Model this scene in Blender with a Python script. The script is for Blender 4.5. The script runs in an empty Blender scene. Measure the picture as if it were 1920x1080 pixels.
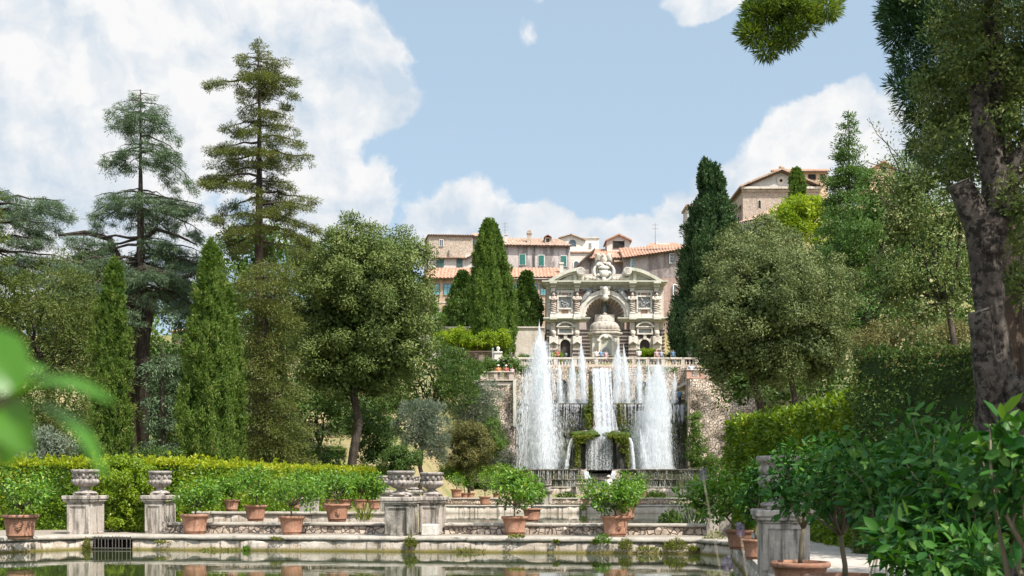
import bpy, math, random
import numpy as np
from mathutils import Vector, noise as mnoise

# ------------------------------------------------------------------ camera
F = 2300.0; CX = 960.0; HY = 900.0; EYE = 1.7      # metres <-> photo measurements
scene = bpy.context.scene
col = scene.collection
cam_d = bpy.data.cameras.new('camera'); cam = bpy.data.objects.new('camera', cam_d); col.objects.link(cam)
cam.location = (0, 0, EYE); cam.rotation_euler = (math.radians(90), 0, 0)
cam_d.sensor_width = 36; cam_d.lens = 36 * F / 1920; cam_d.shift_y = (HY - 540) / 1920
cam_d.clip_start = 0.05; cam_d.clip_end = 9000
cam_d.dof.use_dof = True; cam_d.dof.focus_distance = 70; cam_d.dof.aperture_fstop = 6.0
scene.camera = cam
# ------------------------------------------------------------------ light
SUN_EL = 54.0; SUN_AZ = 136.0                       # azimuth clockwise from +Y (the view axis)
sun_d = bpy.data.lights.new('sun', 'SUN'); sun = bpy.data.objects.new('sun', sun_d); col.objects.link(sun)
sun_d.energy = 4.4; sun_d.angle = math.radians(0.55); sun_d.color = (1.0, 0.955, 0.88)
sv = Vector((math.sin(math.radians(SUN_AZ)) * math.cos(math.radians(SUN_EL)),
             math.cos(math.radians(SUN_AZ)) * math.cos(math.radians(SUN_EL)), math.sin(math.radians(SUN_EL))))
sun.rotation_euler = sv.to_track_quat('Z', 'Y').to_euler()
sun.location = (30, -30, 80)
scene.view_settings.view_transform = 'Standard'; scene.view_settings.look = 'None'
scene.view_settings.exposure = 0.76; scene.view_settings.gamma = 1.0
scene.cycles.transparent_max_bounces = 24
scene.cycles.max_bounces = 8; scene.cycles.diffuse_bounces = 4; scene.cycles.transmission_bounces = 4
scene.cycles.caustics_reflective = False; scene.cycles.caustics_refractive = False
scene.cycles.sample_clamp_indirect = 6.0

# ------------------------------------------------------------------ world: hazy summer sky with cumulus
world = bpy.data.worlds.new('World'); scene.world = world; world.use_nodes = True
wt = world.node_tree; wt.nodes.clear()
def wn(t, **k):
    n = wt.nodes.new(t)
    for a, b in k.items(): setattr(n, a, b)
    return n
def wmath(op, a, b=None, clamp=False):
    n = wn('ShaderNodeMath', operation=op, use_clamp=clamp)
    for i, s in enumerate((a, b)):
        if s is None: continue
        if isinstance(s, (int, float)): n.inputs[i].default_value = s
        else: wt.links.new(s, n.inputs[i])
    return n.outputs[0]
w_out = wn('ShaderNodeOutputWorld'); w_bg = wn('ShaderNodeBackground')
sky = wn('ShaderNodeTexSky', sky_type='NISHITA', sun_disc=False)
sky.sun_elevation = math.radians(SUN_EL); sky.sun_rotation = math.radians(SUN_AZ)
sky.altitude = 200; sky.air_density = 1.0; sky.dust_density = 2.2; sky.ozone_density = 1.2
SKY_S = 0.10
tc = wn('ShaderNodeTexCoord'); sep = wn('ShaderNodeSeparateXYZ'); wt.links.new(tc.outputs['Generated'], sep.inputs[0])
az = wmath('ARCTAN2', sep.outputs[0], sep.outputs[1]); el = wmath('ARCSINE', sep.outputs[2])
comb = wn('ShaderNodeCombineXYZ'); wt.links.new(az, comb.inputs[0]); wt.links.new(el, comb.inputs[1])
def wnoise(scale, detail, rough, vec):
    n = wn('ShaderNodeTexNoise'); n.inputs['Scale'].default_value = scale; n.inputs['Detail'].default_value = detail
    n.inputs['Roughness'].default_value = rough; wt.links.new(vec, n.inputs['Vector']); return n
wz = wnoise(9, 5, 0.6, comb.outputs[0])
def wvec(op, a, b):
    n = wn('ShaderNodeVectorMath', operation=op)
    for i, s in enumerate((a, b)):
        if isinstance(s, tuple): n.inputs[i].default_value = s
        else: wt.links.new(s, n.inputs[i])
    return n
warp = wvec('SUBTRACT', wz.outputs['Color'], (0.5, 0.5, 0.5))
warp = wvec('MULTIPLY', warp.outputs[0], (0.062, 0.055, 0))
pos = wvec('ADD', comb.outputs[0], warp.outputs[0])
def ang(px, py):
    k = (px - CX) / F
    a = math.atan(k); return a, math.atan((HY - py) / F * math.cos(a))
# cumulus: centre and half sizes, measured on the photograph (in its pixels) and turned into sky angles
CLOUDS = [(150, 150, 420, 330), (420, 120, 300, 230), (560, 110, 215, 145), (660, 70, 85, 85), (690, 165, 118, 85), (620, 200, 120, 90),
          (600, 360, 150, 130), (690, 395, 48, 62), (100, 420, 400, 180),
          (870, 440, 135, 100), (960, 450, 130, 78), (1080, 460, 130, 60), (1200, 460, 140, 66), (1290, 420, 85, 80), (1390, 350, 100, 70),
          (1490, 280, 110, 95), (1560, 240, 95, 85), (1605, 195, 42, 40), (1640, 300, 170, 130), (1760, 330, 160, 150),
          (1330, -8, 95, 40), (845, 258, 22, 24), (995, 62, 16, 18), (1025, 2, 22, 14),
          (-500, 260, 420, 220), (2500, 200, 380, 200)]
CLOUDS = [ang(cx, cy) + (abs(ang(cx + rx, cy)[0] - ang(cx, cy)[0]), abs(ang(cx, cy - ry)[1] - ang(cx, cy)[1]), rx, ry) for cx, cy, rx, ry in CLOUDS]
# unseen cumulus added beside and behind for fill (azimuth, elevation, half sizes in radians)
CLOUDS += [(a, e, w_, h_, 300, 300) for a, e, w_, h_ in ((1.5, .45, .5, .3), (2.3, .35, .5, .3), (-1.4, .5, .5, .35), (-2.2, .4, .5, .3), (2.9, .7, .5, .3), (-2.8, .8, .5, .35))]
fld = None
for (a0, e0, wa, we, rx, ry) in CLOUDS:
    d = wvec('SUBTRACT', pos.outputs[0], (a0, e0, 0))
    d = wvec('MULTIPLY', d.outputs[0], (1 / max(wa, 1e-4), 1 / max(we, 1e-4), 0))
    ln = wn('ShaderNodeVectorMath', operation='LENGTH'); wt.links.new(d.outputs[0], ln.inputs[0])
    v = wmath('SUBTRACT', 1.0, ln.outputs['Value'])
    v = wmath('MULTIPLY', v, min(1.0, max(rx, ry) / 110.0) * 0.6 + 0.4 if rx > 30 else 0.13)
    if fld is None: fld = v
    else:
        n = wn('ShaderNodeMath', operation='SMOOTH_MAX'); wt.links.new(fld, n.inputs[0]); wt.links.new(v, n.inputs[1]); n.inputs[2].default_value = 0.1
        fld = n.outputs[0]
fb = wnoise(26, 9, 0.62, pos.outputs[0])
fbv = wmath('MULTIPLY', wmath('SUBTRACT', fb.outputs['Fac'], 0.5), 0.72)
dens = wmath('ADD', fld, fbv)
mr = wn('ShaderNodeMapRange', interpolation_type='SMOOTHSTEP'); wt.links.new(dens, mr.inputs['Value'])
mr.inputs['From Min'].default_value = -0.01; mr.inputs['From Max'].default_value = 0.19
# inside of the clouds: brighter tops, greyer thin parts
gz = wnoise(5.5, 6, 0.55, wvec('MULTIPLY', pos.outputs[0], (1.0, 1.9, 1)).outputs[0])
gr = wn('ShaderNodeMapRange', interpolation_type='SMOOTHSTEP'); wt.links.new(gz.outputs['Fac'], gr.inputs['Value'])
gr.inputs['From Min'].default_value = 0.38; gr.inputs['From Max'].default_value = 0.62
# billows: each puff is lighter on the side that faces the sun
b1 = wnoise(17, 6, 0.55, pos.outputs[0]); b2 = wnoise(17, 6, 0.55, wvec('ADD', pos.outputs[0], (0.010, 0.016, 0)).outputs[0])
rel = wmath('MULTIPLY', wmath('SUBTRACT', b1.outputs['Fac'], b2.outputs['Fac']), 3.2)
shade = wmath('ADD', wmath('ADD', wmath('MULTIPLY', gr.outputs[0], 0.62), 0.30), rel, clamp=True)
cc = wn('ShaderNodeMix', data_type='RGBA'); wt.links.new(shade, cc.inputs['Factor'])
cc.inputs['A'].default_value = (0.36, 0.42, 0.485, 1); cc.inputs['B'].default_value = (0.565, 0.565, 0.565, 1)
skm = wn('ShaderNodeVectorMath', operation='SCALE'); wt.links.new(sky.outputs[0], skm.inputs[0]); skm.inputs['Scale'].default_value = SKY_S
hz = wn('ShaderNodeMix', data_type='RGBA'); hz.inputs['Factor'].default_value = 0.60
wt.links.new(skm.outputs[0], hz.inputs['A']); hz.inputs['B'].default_value = (0.350, 0.450, 0.530, 1)
mx = wn('ShaderNodeMix', data_type='RGBA'); wt.links.new(mr.outputs[0], mx.inputs['Factor'])
wt.links.new(hz.outputs['Result'], mx.inputs['A']); wt.links.new(cc.outputs['Result'], mx.inputs['B'])
# fill light added as forward scattering: sky brightened towards the sun behind the viewer
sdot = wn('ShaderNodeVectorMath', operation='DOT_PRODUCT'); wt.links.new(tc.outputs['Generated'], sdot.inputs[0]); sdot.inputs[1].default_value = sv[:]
fill_gain = wmath('ADD', wmath('MULTIPLY', wmath('MAXIMUM', sdot.outputs['Value'], 0.0), 1.2), 1.0)
lit = wn('ShaderNodeVectorMath', operation='SCALE'); wt.links.new(mx.outputs['Result'], lit.inputs[0]); wt.links.new(fill_gain, lit.inputs['Scale'])
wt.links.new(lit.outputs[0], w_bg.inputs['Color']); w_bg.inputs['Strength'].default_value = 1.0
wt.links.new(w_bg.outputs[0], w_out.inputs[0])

# ------------------------------------------------------------------ helpers
def X(px, D): return (px - CX) / F * D
def Z(py, D): return EYE + (HY - py) / F * D
def S(n, D): return n * D / F

def new_mat(name):
    m = bpy.data.materials.new(name); m.use_nodes = True; nt = m.node_tree; nt.nodes.clear()
    return m, nt, nt.nodes.new('ShaderNodeOutputMaterial')
def nd(nt, t, inputs=None, **k):
    n = nt.nodes.new(t)
    for a, b in k.items(): setattr(n, a, b)
    if inputs:
        for a, b in inputs.items():
            if hasattr(b, 'is_linked'): nt.links.new(b, n.inputs[a])
            else: n.inputs[a].default_value = b
    return n
def c4(c): return (c[0], c[1], c[2], 1)
def mixc(nt, fac, a, b, mode='MIX'):
    n = nd(nt, 'ShaderNodeMix', data_type='RGBA', blend_type=mode)
    for k, v in (('Factor', fac), ('A', a), ('B', b)):
        if hasattr(v, 'is_linked'): nt.links.new(v, n.inputs[k])
        elif isinstance(v, (int, float)): n.inputs[k].default_value = v
        else: n.inputs[k].default_value = c4(v)
    return n.outputs['Result']
def ramp(nt, v, lo, hi):
    return nd(nt, 'ShaderNodeMapRange', {'Value': v, 'From Min': lo, 'From Max': hi}, interpolation_type='SMOOTHSTEP').outputs[0]
def tnoise(nt, vec, scale, detail=4, rough=0.55):
    return nd(nt, 'ShaderNodeTexNoise', {'Vector': vec, 'Scale': scale, 'Detail': detail, 'Roughness': rough}).outputs['Fac']

def stone(name, c1, c2, stain, scale=1.0, stain_lo=0.52, stain_hi=0.68, bump=0.4, rough=0.9, streak=True, third=None, tide=None, cells=0):
    """weathered stone / plaster: two tones, dirt streaks that run down, fine grain"""
    m, nt, out = new_mat(name)
    p = nd(nt, 'ShaderNodeNewGeometry').outputs['Position']
    a = tnoise(nt, p, 0.9 * scale, 6, 0.6); b = tnoise(nt, p, 7 * scale, 5, 0.65)
    colr = mixc(nt, ramp(nt, a, 0.35, 0.65), c1, c2)
    if streak:
        st = nd(nt, 'ShaderNodeVectorMath', {0: p, 1: (2.4 * scale, 2.4 * scale, 0.28 * scale)}, operation='MULTIPLY').outputs[0]
        s = tnoise(nt, st, 1.0, 6, 0.62)
    else: s = tnoise(nt, p, 1.7 * scale, 7, 0.65)
    colr = mixc(nt, ramp(nt, s, stain_lo, stain_hi), colr, stain)
    if third:
        t = tnoise(nt, p, 3.1 * scale, 6, 0.7); colr = mixc(nt, ramp(nt, t, 0.58, 0.66), colr, third)
    h = b
    if cells:
        vo = nd(nt, 'ShaderNodeTexVoronoi', {'Vector': p, 'Scale': cells, 'Randomness': 1.0}, feature='DISTANCE_TO_EDGE')
        e = ramp(nt, vo.outputs['Distance'], 0.0, 0.12)
        vc = nd(nt, 'ShaderNodeTexVoronoi', {'Vector': p, 'Scale': cells}, feature='F1')
        sp = nd(nt, 'ShaderNodeSeparateColor', {0: vc.outputs['Color']})
        colr = mixc(nt, ramp(nt, sp.outputs[0], 0.2, 0.9), colr, mixc(nt, 0.6, colr, (c2[0] * 1.35, c2[1] * 1.3, c2[2] * 1.25)))
        colr = mixc(nt, e, (stain[0] * .8, stain[1] * .8, stain[2] * .8), colr)
        h = nd(nt, 'ShaderNodeMath', {0: b, 1: e}, operation='ADD').outputs[0]
    if tide is not None:   # growth line just above the water
        zz = nd(nt, 'ShaderNodeSeparateXYZ', {0: p}).outputs[2]
        zz = nd(nt, 'ShaderNodeMath', {0: zz, 1: nd(nt, 'ShaderNodeMath', {0: b, 1: 0.12}, operation='MULTIPLY').outputs[0]}, operation='SUBTRACT').outputs[0]
        k = nd(nt, 'ShaderNodeMapRange', {'Value': zz, 'From Min': tide, 'From Max': tide + 0.10, 'To Min': 1.0, 'To Max': 0.0}).outputs[0]
        colr = mixc(nt, k, colr, (0.16, 0.13, 0.035))
    g = nd(nt, 'ShaderNodeMapRange', {'Value': b, 'From Min': 0.3, 'From Max': 0.7, 'To Min': 0.8, 'To Max': 1.12}).outputs[0]
    colr = nd(nt, 'ShaderNodeVectorMath', {0: colr, 'Scale': g}, operation='SCALE').outputs[0]
    bp = nd(nt, 'ShaderNodeBump', {'Height': h, 'Strength': bump, 'Distance': 0.06 / scale})
    pb = nd(nt, 'ShaderNodeBsdfPrincipled', {'Base Color': colr, 'Roughness': rough, 'Normal': bp.outputs[0]})
    pb.inputs['Specular IOR Level'].default_value = 0.25
    nt.links.new(pb.outputs[0], out.inputs[0]); return m

def plain(name, c, rough=0.6, metal=0.0, var=0.15, scale=3.0, spec=0.4):
    m, nt, out = new_mat(name)
    p = nd(nt, 'ShaderNodeNewGeometry').outputs['Position']
    a = tnoise(nt, p, scale, 5, 0.6)
    g = nd(nt, 'ShaderNodeMapRange', {'Value': a, 'From Min': 0.3, 'From Max': 0.7, 'To Min': 1 - var, 'To Max': 1 + var}).outputs[0]
    colr = nd(nt, 'ShaderNodeVectorMath', {0: c, 'Scale': g}, operation='SCALE').outputs[0]
    pb = nd(nt, 'ShaderNodeBsdfPrincipled', {'Base Color': colr, 'Roughness': rough, 'Metallic': metal})
    pb.inputs['Specular IOR Level'].default_value = spec
    nt.links.new(pb.outputs[0], out.inputs[0]); return m

def foliage(name, ca, cb, cc_=None, trans=0.3, rough=0.5, spec=0.15):
    """leaf colour varies leaf by leaf from ca to cb, a few leaves cc_"""
    m, nt, out = new_mat(name)
    t = nd(nt, 'ShaderNodeAttribute', attribute_name='tint').outputs['Fac']
    colr = mixc(nt, t, ca, cb)
    if cc_: colr = mixc(nt, ramp(nt, t, 0.86, 0.97), colr, cc_)
    pb = nd(nt, 'ShaderNodeBsdfPrincipled', {'Base Color': colr, 'Roughness': rough}); pb.inputs['Specular IOR Level'].default_value = spec
    hs = nd(nt, 'ShaderNodeHueSaturation', {'Hue': 0.485, 'Saturation': 1.15, 'Value': 1.25, 'Color': colr}).outputs[0]
    tr = nd(nt, 'ShaderNodeBsdfTranslucent', {'Color': hs})
    ms = nd(nt, 'ShaderNodeMixShader', {0: trans, 1: pb.outputs[0], 2: tr.outputs[0]})
    nt.links.new(ms.outputs[0], out.inputs[0]); return m

def set_props(o, label=None, cat=None, group=None, kind=None):
    if label: o['label'] = label
    if cat: o['category'] = cat
    if group: o['group'] = group
    if kind: o['kind'] = kind
    return o
def origin_of(o):
    v = Vector((0, 0, 0))
    while o is not None: v += Vector(o.location); o = o.parent
    return v
def thing(name, label, cat, loc, group=None):
    o = bpy.data.objects.new(name, None); o.empty_display_size = 0.3; col.objects.link(o); o.location = loc
    return set_props(o, label, cat, group)
def link_mesh(name, me, parent=None, loc=None):
    o = bpy.data.objects.new(name, me); col.objects.link(o)
    if parent is not None: o.parent = parent
    elif loc is not None: o.location = loc
    return o

class MB:
    def __init__(s): s.v = []; s.f = []
    def add(s, vs, fs):
        b = len(s.v); s.v += [tuple(p) for p in vs]; s.f += [tuple(i + b for i in f) for f in fs]; return s
    def box(s, x0, y0, z0, x1, y1, z1):
        if x1 < x0: x0, x1 = x1, x0
        if y1 < y0: y0, y1 = y1, y0
        if z1 < z0: z0, z1 = z1, z0
        return s.add([(x0, y0, z0), (x1, y0, z0), (x1, y1, z0), (x0, y1, z0), (x0, y0, z1), (x1, y0, z1), (x1, y1, z1), (x0, y1, z1)],
              [(0, 3, 2, 1), (4, 5, 6, 7), (0, 1, 5, 4), (1, 2, 6, 5), (2, 3, 7, 6), (3, 0, 4, 7)])
    def pbox(s, px0, py0, px1, py1, D, yf, yb):
        return s.box(X(px0, D), D + yf, Z(py1, D), X(px1, D), D + yb, Z(py0, D))
    def obox(s, c, ux, hx, hy, z0, z1):
        """box turned in plan: centre c (x,y), unit x-axis ux"""
        ux = Vector((ux[0], ux[1])).normalized(); uy = Vector((-ux.y, ux.x)); P = []
        for z in (z0, z1):
            for (a, b) in ((-hx, -hy), (hx, -hy), (hx, hy), (-hx, hy)):
                P.append((c[0] + ux.x * a + uy.x * b, c[1] + ux.y * a + uy.y * b, z))
        return s.add(P, [(0, 3, 2, 1), (4, 5, 6, 7), (0, 1, 5, 4), (1, 2, 6, 5), (2, 3, 7, 6), (3, 0, 4, 7)])
    def lathe(s, c, prof, n=24, rmod=None, close=True):
        vs = []; fs = []; m = len(prof)
        for k in range(n):
            a = 2 * math.pi * k / n
            for j, (r, z) in enumerate(prof):
                rr = r * (rmod(a, z) if rmod else 1); vs.append((c[0] + rr * math.cos(a), c[1] + rr * math.sin(a), c[2] + z))
        for k in range(n):
            k2 = (k + 1) % n
            for j in range(m - 1): fs.append((k * m + j, k2 * m + j, k2 * m + j + 1, k * m + j + 1))
        if close:
            fs.append(tuple(k * m for k in range(n))[::-1]); fs.append(tuple(k * m + m - 1 for k in range(n)))
        return s.add(vs, fs)
    def tube(s, pts, rad, n=7, cap=True, wob=0.0, rng=random):
        pts = [Vector(p) for p in pts]; vs = []; fs = []; prev = None
        for i, p in enumerate(pts):
            d = (pts[min(i + 1, len(pts) - 1)] - pts[max(i - 1, 0)])
            d = d.normalized() if d.length > 1e-9 else Vector((0, 0, 1))
            if prev is None:
                a = d.cross(Vector((0, 0, 1)) if abs(d.z) < 0.9 else Vector((1, 0, 0))).normalized()
            else:
                a = (prev - d * prev.dot(d)); a = a.normalized() if a.length > 1e-6 else d.orthogonal().normalized()
            prev = a; b = d.cross(a)
            for k in range(n):
                t = 2 * math.pi * k / n; r = rad[i] * (1 + (rng.uniform(-wob, wob) if wob else 0))
                vs.append(p + (a * math.cos(t) + b * math.sin(t)) * r)
        for i in range(len(pts) - 1):
            for k in range(n):
                k2 = (k + 1) % n; fs.append((i * n + k, i * n + k2, (i + 1) * n + k2, (i + 1) * n + k))
        if cap:
            fs.append(tuple(range(n))[::-1]); fs.append(tuple((len(pts) - 1) * n + k for k in range(n)))
        return s.add(vs, fs)
    def prism(s, poly, y0, y1):
        """polygon in x-z, pushed from y0 (front) to y1"""
        n = len(poly); vs = [(x, y0, z) for x, z in poly] + [(x, y1, z) for x, z in poly]
        fs = [tuple(range(n)), tuple(range(2 * n - 1, n - 1, -1))] + [(i, i + n, (i + 1) % n + n, (i + 1) % n) for i in range(n)]
        return s.add(vs, fs)
    def arch(s, cx, cz, r0, r1, a0, a1, y0, y1, n=24):
        """ring sector in x-z (angles in degrees from +x), y0 front, y1 back"""
        for k in range(n):
            t0 = math.radians(a0 + (a1 - a0) * k / n); t1 = math.radians(a0 + (a1 - a0) * (k + 1) / n)
            q = [(cx + r * math.cos(t), cz + r * math.sin(t)) for r, t in ((r0, t0), (r1, t0), (r1, t1), (r0, t1))]
            vs = [(x, y0, z) for x, z in q] + [(x, y1, z) for x, z in q]
            fs = [(0, 1, 2, 3), (7, 6, 5, 4), (1, 5, 6, 2), (0, 3, 7, 4)]
            if k == 0: fs.append((0, 4, 5, 1))
            if k == n - 1: fs.append((3, 2, 6, 7))
            s.add(vs, fs)
        return s
    def archfill(s, cx, cz, r, x0, x1, ztop, y0, y1, zlow=None, n=28):
        """wall between x0..x1 up to ztop with a round-headed opening of radius r at (cx,cz); beside it down to zlow"""
        zl = cz if zlow is None else zlow
        if x0 < cx - r: s.box(x0, y0, zl, cx - r, y1, ztop)
        if x1 > cx + r: s.box(cx + r, y0, zl, x1, y1, ztop)
        for k in range(n):
            ta = math.pi * (1 - k / n); tb = math.pi * (1 - (k + 1) / n)
            xa, xb = cx + r * math.cos(ta), cx + r * math.cos(tb); za, zb = cz + r * math.sin(ta), cz + r * math.sin(tb)
            s.add([(xa, y0, za), (xb, y0, zb), (xb, y0, ztop), (xa, y0, ztop), (xa, y1, za), (xb, y1, zb), (xb, y1, ztop), (xa, y1, ztop)],
                  [(0, 1, 2, 3), (7, 6, 5, 4), (0, 4, 5, 1), (3, 2, 6, 7)])
        return s
    def ball(s, c, r, nu=12, nv=8, wob=0.0, rng=random):
        if isinstance(r, (int, float)): r = (r, r, r)
        vs = []; fs = []
        for j in range(1, nv):
            ph = math.pi * j / nv
            for i in range(nu):
                th = 2 * math.pi * i / nu; k = 1 + (rng.uniform(-wob, wob) if wob else 0)
                vs.append((c[0] + r[0] * math.sin(ph) * math.cos(th) * k, c[1] + r[1] * math.sin(ph) * math.sin(th) * k, c[2] + r[2] * math.cos(ph) * k))
        vs.append((c[0], c[1], c[2] + r[2])); vs.append((c[0], c[1], c[2] - r[2])); t = len(vs) - 2
        for j in range(nv - 2):
            for i in range(nu):
                i2 = (i + 1) % nu; fs.append((j * nu + i, (j + 1) * nu + i, (j + 1) * nu + i2, j * nu + i2))
        for i in range(nu):
            i2 = (i + 1) % nu; fs.append((t, i, i2)); fs.append((t + 1, (nv - 2) * nu + i2, (nv - 2) * nu + i))
        return s.add(vs, fs)
    def sheet(s, fn, nu, nv):
        vs = [fn(i / nu, j / nv) for j in range(nv + 1) for i in range(nu + 1)]
        fs = [(j * (nu + 1) + i, j * (nu + 1) + i + 1, (j + 1) * (nu + 1) + i + 1, (j + 1) * (nu + 1) + i) for j in range(nv) for i in range(nu)]
        return s.add(vs, fs)
    def to(s, name, m, parent=None, loc=None, smooth=False, bevel=0.0):
        o0 = origin_of(parent) if parent is not None else (Vector(loc) if loc is not None else Vector((0, 0, 0)))
        a = np.array(s.v, dtype=np.float64) - np.array(o0[:])
        me = bpy.data.meshes.new(name); me.from_pydata(a.tolist(), [], s.f); me.update()
        if smooth:
            me.polygons.foreach_set('use_smooth', [True] * len(me.polygons))
        me.materials.append(m)
        o = link_mesh(name, me, parent, loc)
        if bevel:
            b = o.modifiers.new('b', 'BEVEL'); b.width = bevel; b.segments = 2; b.limit_method = 'ANGLE'
        return o
def smooth_by_angle(o, deg=40):
    me = o.data
    try: me.shade_auto_smooth = True
    except Exception: pass

# ---- leaf meshes (numpy)
def unit(a): return a / np.maximum(np.linalg.norm(a, axis=1, keepdims=True), 1e-9)
def leaf_object(name, C, Dr, L, Wd, tint, m, parent=None, loc=None, fold=False, rng=None, up=None, thing_kind=None):
    """one rhombic (or folded, pointed) leaf per row: C base points, Dr directions"""
    n = len(C); rng = rng or np.random.default_rng(1)
    o0 = origin_of(parent) if parent is not None else (Vector(loc) if loc is not None else Vector((0, 0, 0)))
    C = C - np.array(o0[:]); Dr = unit(Dr)
    ref = rng.normal(size=(n, 3)) if up is None else rng.normal(size=(n, 3)) * up[1] + np.array(up[0])
    # up: leaf normals lean that way
    Nn = ref - Dr * np.sum(ref * Dr, axis=1, keepdims=True); Nn = unit(Nn); Sd = np.cross(Dr, Nn)
    L = np.broadcast_to(np.asarray(L, float), (n,))[:, None]; Wd = np.broadcast_to(np.asarray(Wd, float), (n,))[:, None]
    if not fold:
        V = np.stack([C, C + Dr * L * .45 + Sd * Wd * .5, C + Dr * L, C + Dr * L * .45 - Sd * Wd * .5], axis=1).reshape(-1, 3)
        idx = np.arange(4 * n, dtype=np.int32); nf = n; per = 4; ft = tint
    else:
        bend = -Nn * L * rng.uniform(0.0, 0.34, (n, 1))
        mid = C + Dr * L * .5 - Nn * Wd * rng.uniform(.04, .2, (n, 1)) + bend * .2; tip = C + Dr * L + bend
        l1 = C + Dr * L * .28 + Sd * Wd * .42 + Nn * Wd * .06; l2 = C + Dr * L * .66 + Sd * Wd * .40 + bend * .35 + Nn * Wd * .06
        r1 = C + Dr * L * .28 - Sd * Wd * .42 + Nn * Wd * .06; r2 = C + Dr * L * .66 - Sd * Wd * .40 + bend * .35 + Nn * Wd * .06
        V = np.stack([C, l1, l2, tip, mid, r1, r2], axis=1).reshape(-1, 3)
        b = (np.arange(n, dtype=np.int32) * 7)[:, None]
        # quads: left-lower, right-lower; triangles close the tip
        q = np.stack([b + np.array([[0, 4, 2, 1]]), b + np.array([[0, 5, 6, 4]])], axis=1).reshape(-1)
        t = np.stack([b + np.array([[4, 3, 2]]), b + np.array([[4, 6, 3]])], axis=1).reshape(-1)
        idx = np.concatenate([q, t]).astype(np.int32)
        nf = None; ft = np.concatenate([np.repeat(tint, 2), np.repeat(tint, 2)])
    me = bpy.data.meshes.new(name); me.vertices.add(len(V)); me.vertices.foreach_set('co', V.astype(np.float32).ravel())
    me.loops.add(len(idx)); me.loops.foreach_set('vertex_index', idx)
    if not fold: starts = np.arange(n, dtype=np.int32) * 4
    else: starts = np.concatenate([np.arange(2 * n) * 4, 8 * n + np.arange(2 * n) * 3]).astype(np.int32)
    me.polygons.add(len(starts)); me.polygons.foreach_set('loop_start', starts)
    me.update(calc_edges=True)
    at = me.attributes.new('tint', 'FLOAT', 'FACE'); at.data.foreach_set('value', np.asarray(ft, np.float32))
    me.materials.append(m)
    return link_mesh(name, me, parent, loc)

def sph(rng, n): return unit(rng.normal(size=(n, 3)))
def crown_points(rng, blobs, br, per, low=0.35, inner=0.25, flat=0.85, leafdir=None, rough=0.25, nbm=1.5):
    """leaves gathered in boughs over the skin of overlapping ellipsoids; returns base points, directions, tint, is_inner"""
    B = np.array(blobs, float); Cs = []; Ds = []; Ts = []; Is = []; Ns = []
    for i, b in enumerate(B):
        c, r = b[:3], b[3:6]; mr_ = r.mean()
        area = 4 * math.pi * (((r[0] * r[1]) ** 1.6 + (r[0] * r[2]) ** 1.6 + (r[1] * r[2]) ** 1.6) / 3) ** (1 / 1.6)
        nb = max(5, int(area / (math.pi * br * br) * nbm))
        d = sph(rng, nb); keep = (d[:, 2] > -0.25) | (rng.random(nb) < low); d = d[keep]
        p = c + r * d * (1 - rough * .6 + rough * 1.3 * rng.random((len(d), 1)))
        ok = np.ones(len(p), bool)
        for j, q in enumerate(B):
            if j != i: ok &= np.linalg.norm((p - q[:3]) / q[3:6], axis=1) > 0.80
        p = p[ok]; d = d[ok]; nb = len(p)
        if nb == 0: continue
        rad = br * rng.uniform(.55, 1.35, nb); bt = rng.random(nb)
        cnt = np.maximum(4, (per * (rad / br) ** 2)).astype(int)
        k = np.repeat(np.arange(nb), cnt); n = len(k)
        ld = unit(sph(rng, n) + d[k] * 0.35 + np.array([0, 0, 0.15]))
        C = p[k] + ld * np.array([1, 1, flat]) * (rad[k] * rng.random(n) ** 0.45)[:, None]
        if leafdir is not None: D = ld * leafdir[0] + d[k] * leafdir[1] + np.array([0, 0, leafdir[2]]) + rng.normal(size=(n, 3)) * leafdir[3] * .5
        if leafdir is None: D = rng.normal(size=(n, 3)) * .8 + ld * .3 + np.array([0, 0, -.15])
        Ns.append(ld * 1.15 + d[k] * .2 + np.array([0, 0, .25]) + rng.normal(size=(n, 3)) * .33)
        Cs.append(C); Ds.append(D); Ts.append(np.clip(bt[k] * .45 + rng.random(n) * .55, 0, 1)); Is.append(np.zeros(n, bool))
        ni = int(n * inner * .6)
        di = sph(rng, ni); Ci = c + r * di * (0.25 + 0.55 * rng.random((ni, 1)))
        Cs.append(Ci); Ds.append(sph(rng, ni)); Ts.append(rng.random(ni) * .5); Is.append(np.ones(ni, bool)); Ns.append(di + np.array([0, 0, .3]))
    crown_points.normals = np.concatenate(Ns)
    return np.concatenate(Cs), np.concatenate(Ds), np.concatenate(Ts), np.concatenate(Is)

def px_blobs(L, D):
    out = []
    for b in L:
        px, py, rx, ry = b[:4]; dd = b[4] if len(b) > 4 else 0; d = D + dd
        out.append((X(px, d), d, Z(py, d), S(rx, d), S((rx + ry) / 2 if len(b) < 6 else b[5], d), S(ry, d)))
    return out
def add_crown(parent, blobs, m, seed, br=0.8, per=120, leaf=(0.2, 0.09), name='crown', **k):
    rng = np.random.default_rng(seed)
    C, D_, T, I = crown_points(rng, blobs, br, per, **k)
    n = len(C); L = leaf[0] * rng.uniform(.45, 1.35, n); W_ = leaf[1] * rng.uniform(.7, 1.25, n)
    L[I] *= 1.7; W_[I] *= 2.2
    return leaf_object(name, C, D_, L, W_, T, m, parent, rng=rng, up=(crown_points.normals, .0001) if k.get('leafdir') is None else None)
def trunk_part(parent, paths, m, name='trunk', n=8, wob=0.06):
    mb = MB(); r = random.Random(len(paths))
    for pts, rad in paths: mb.tube(pts, rad, n, wob=wob, rng=r)
    return mb.to(name, m, parent, smooth=True)
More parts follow.
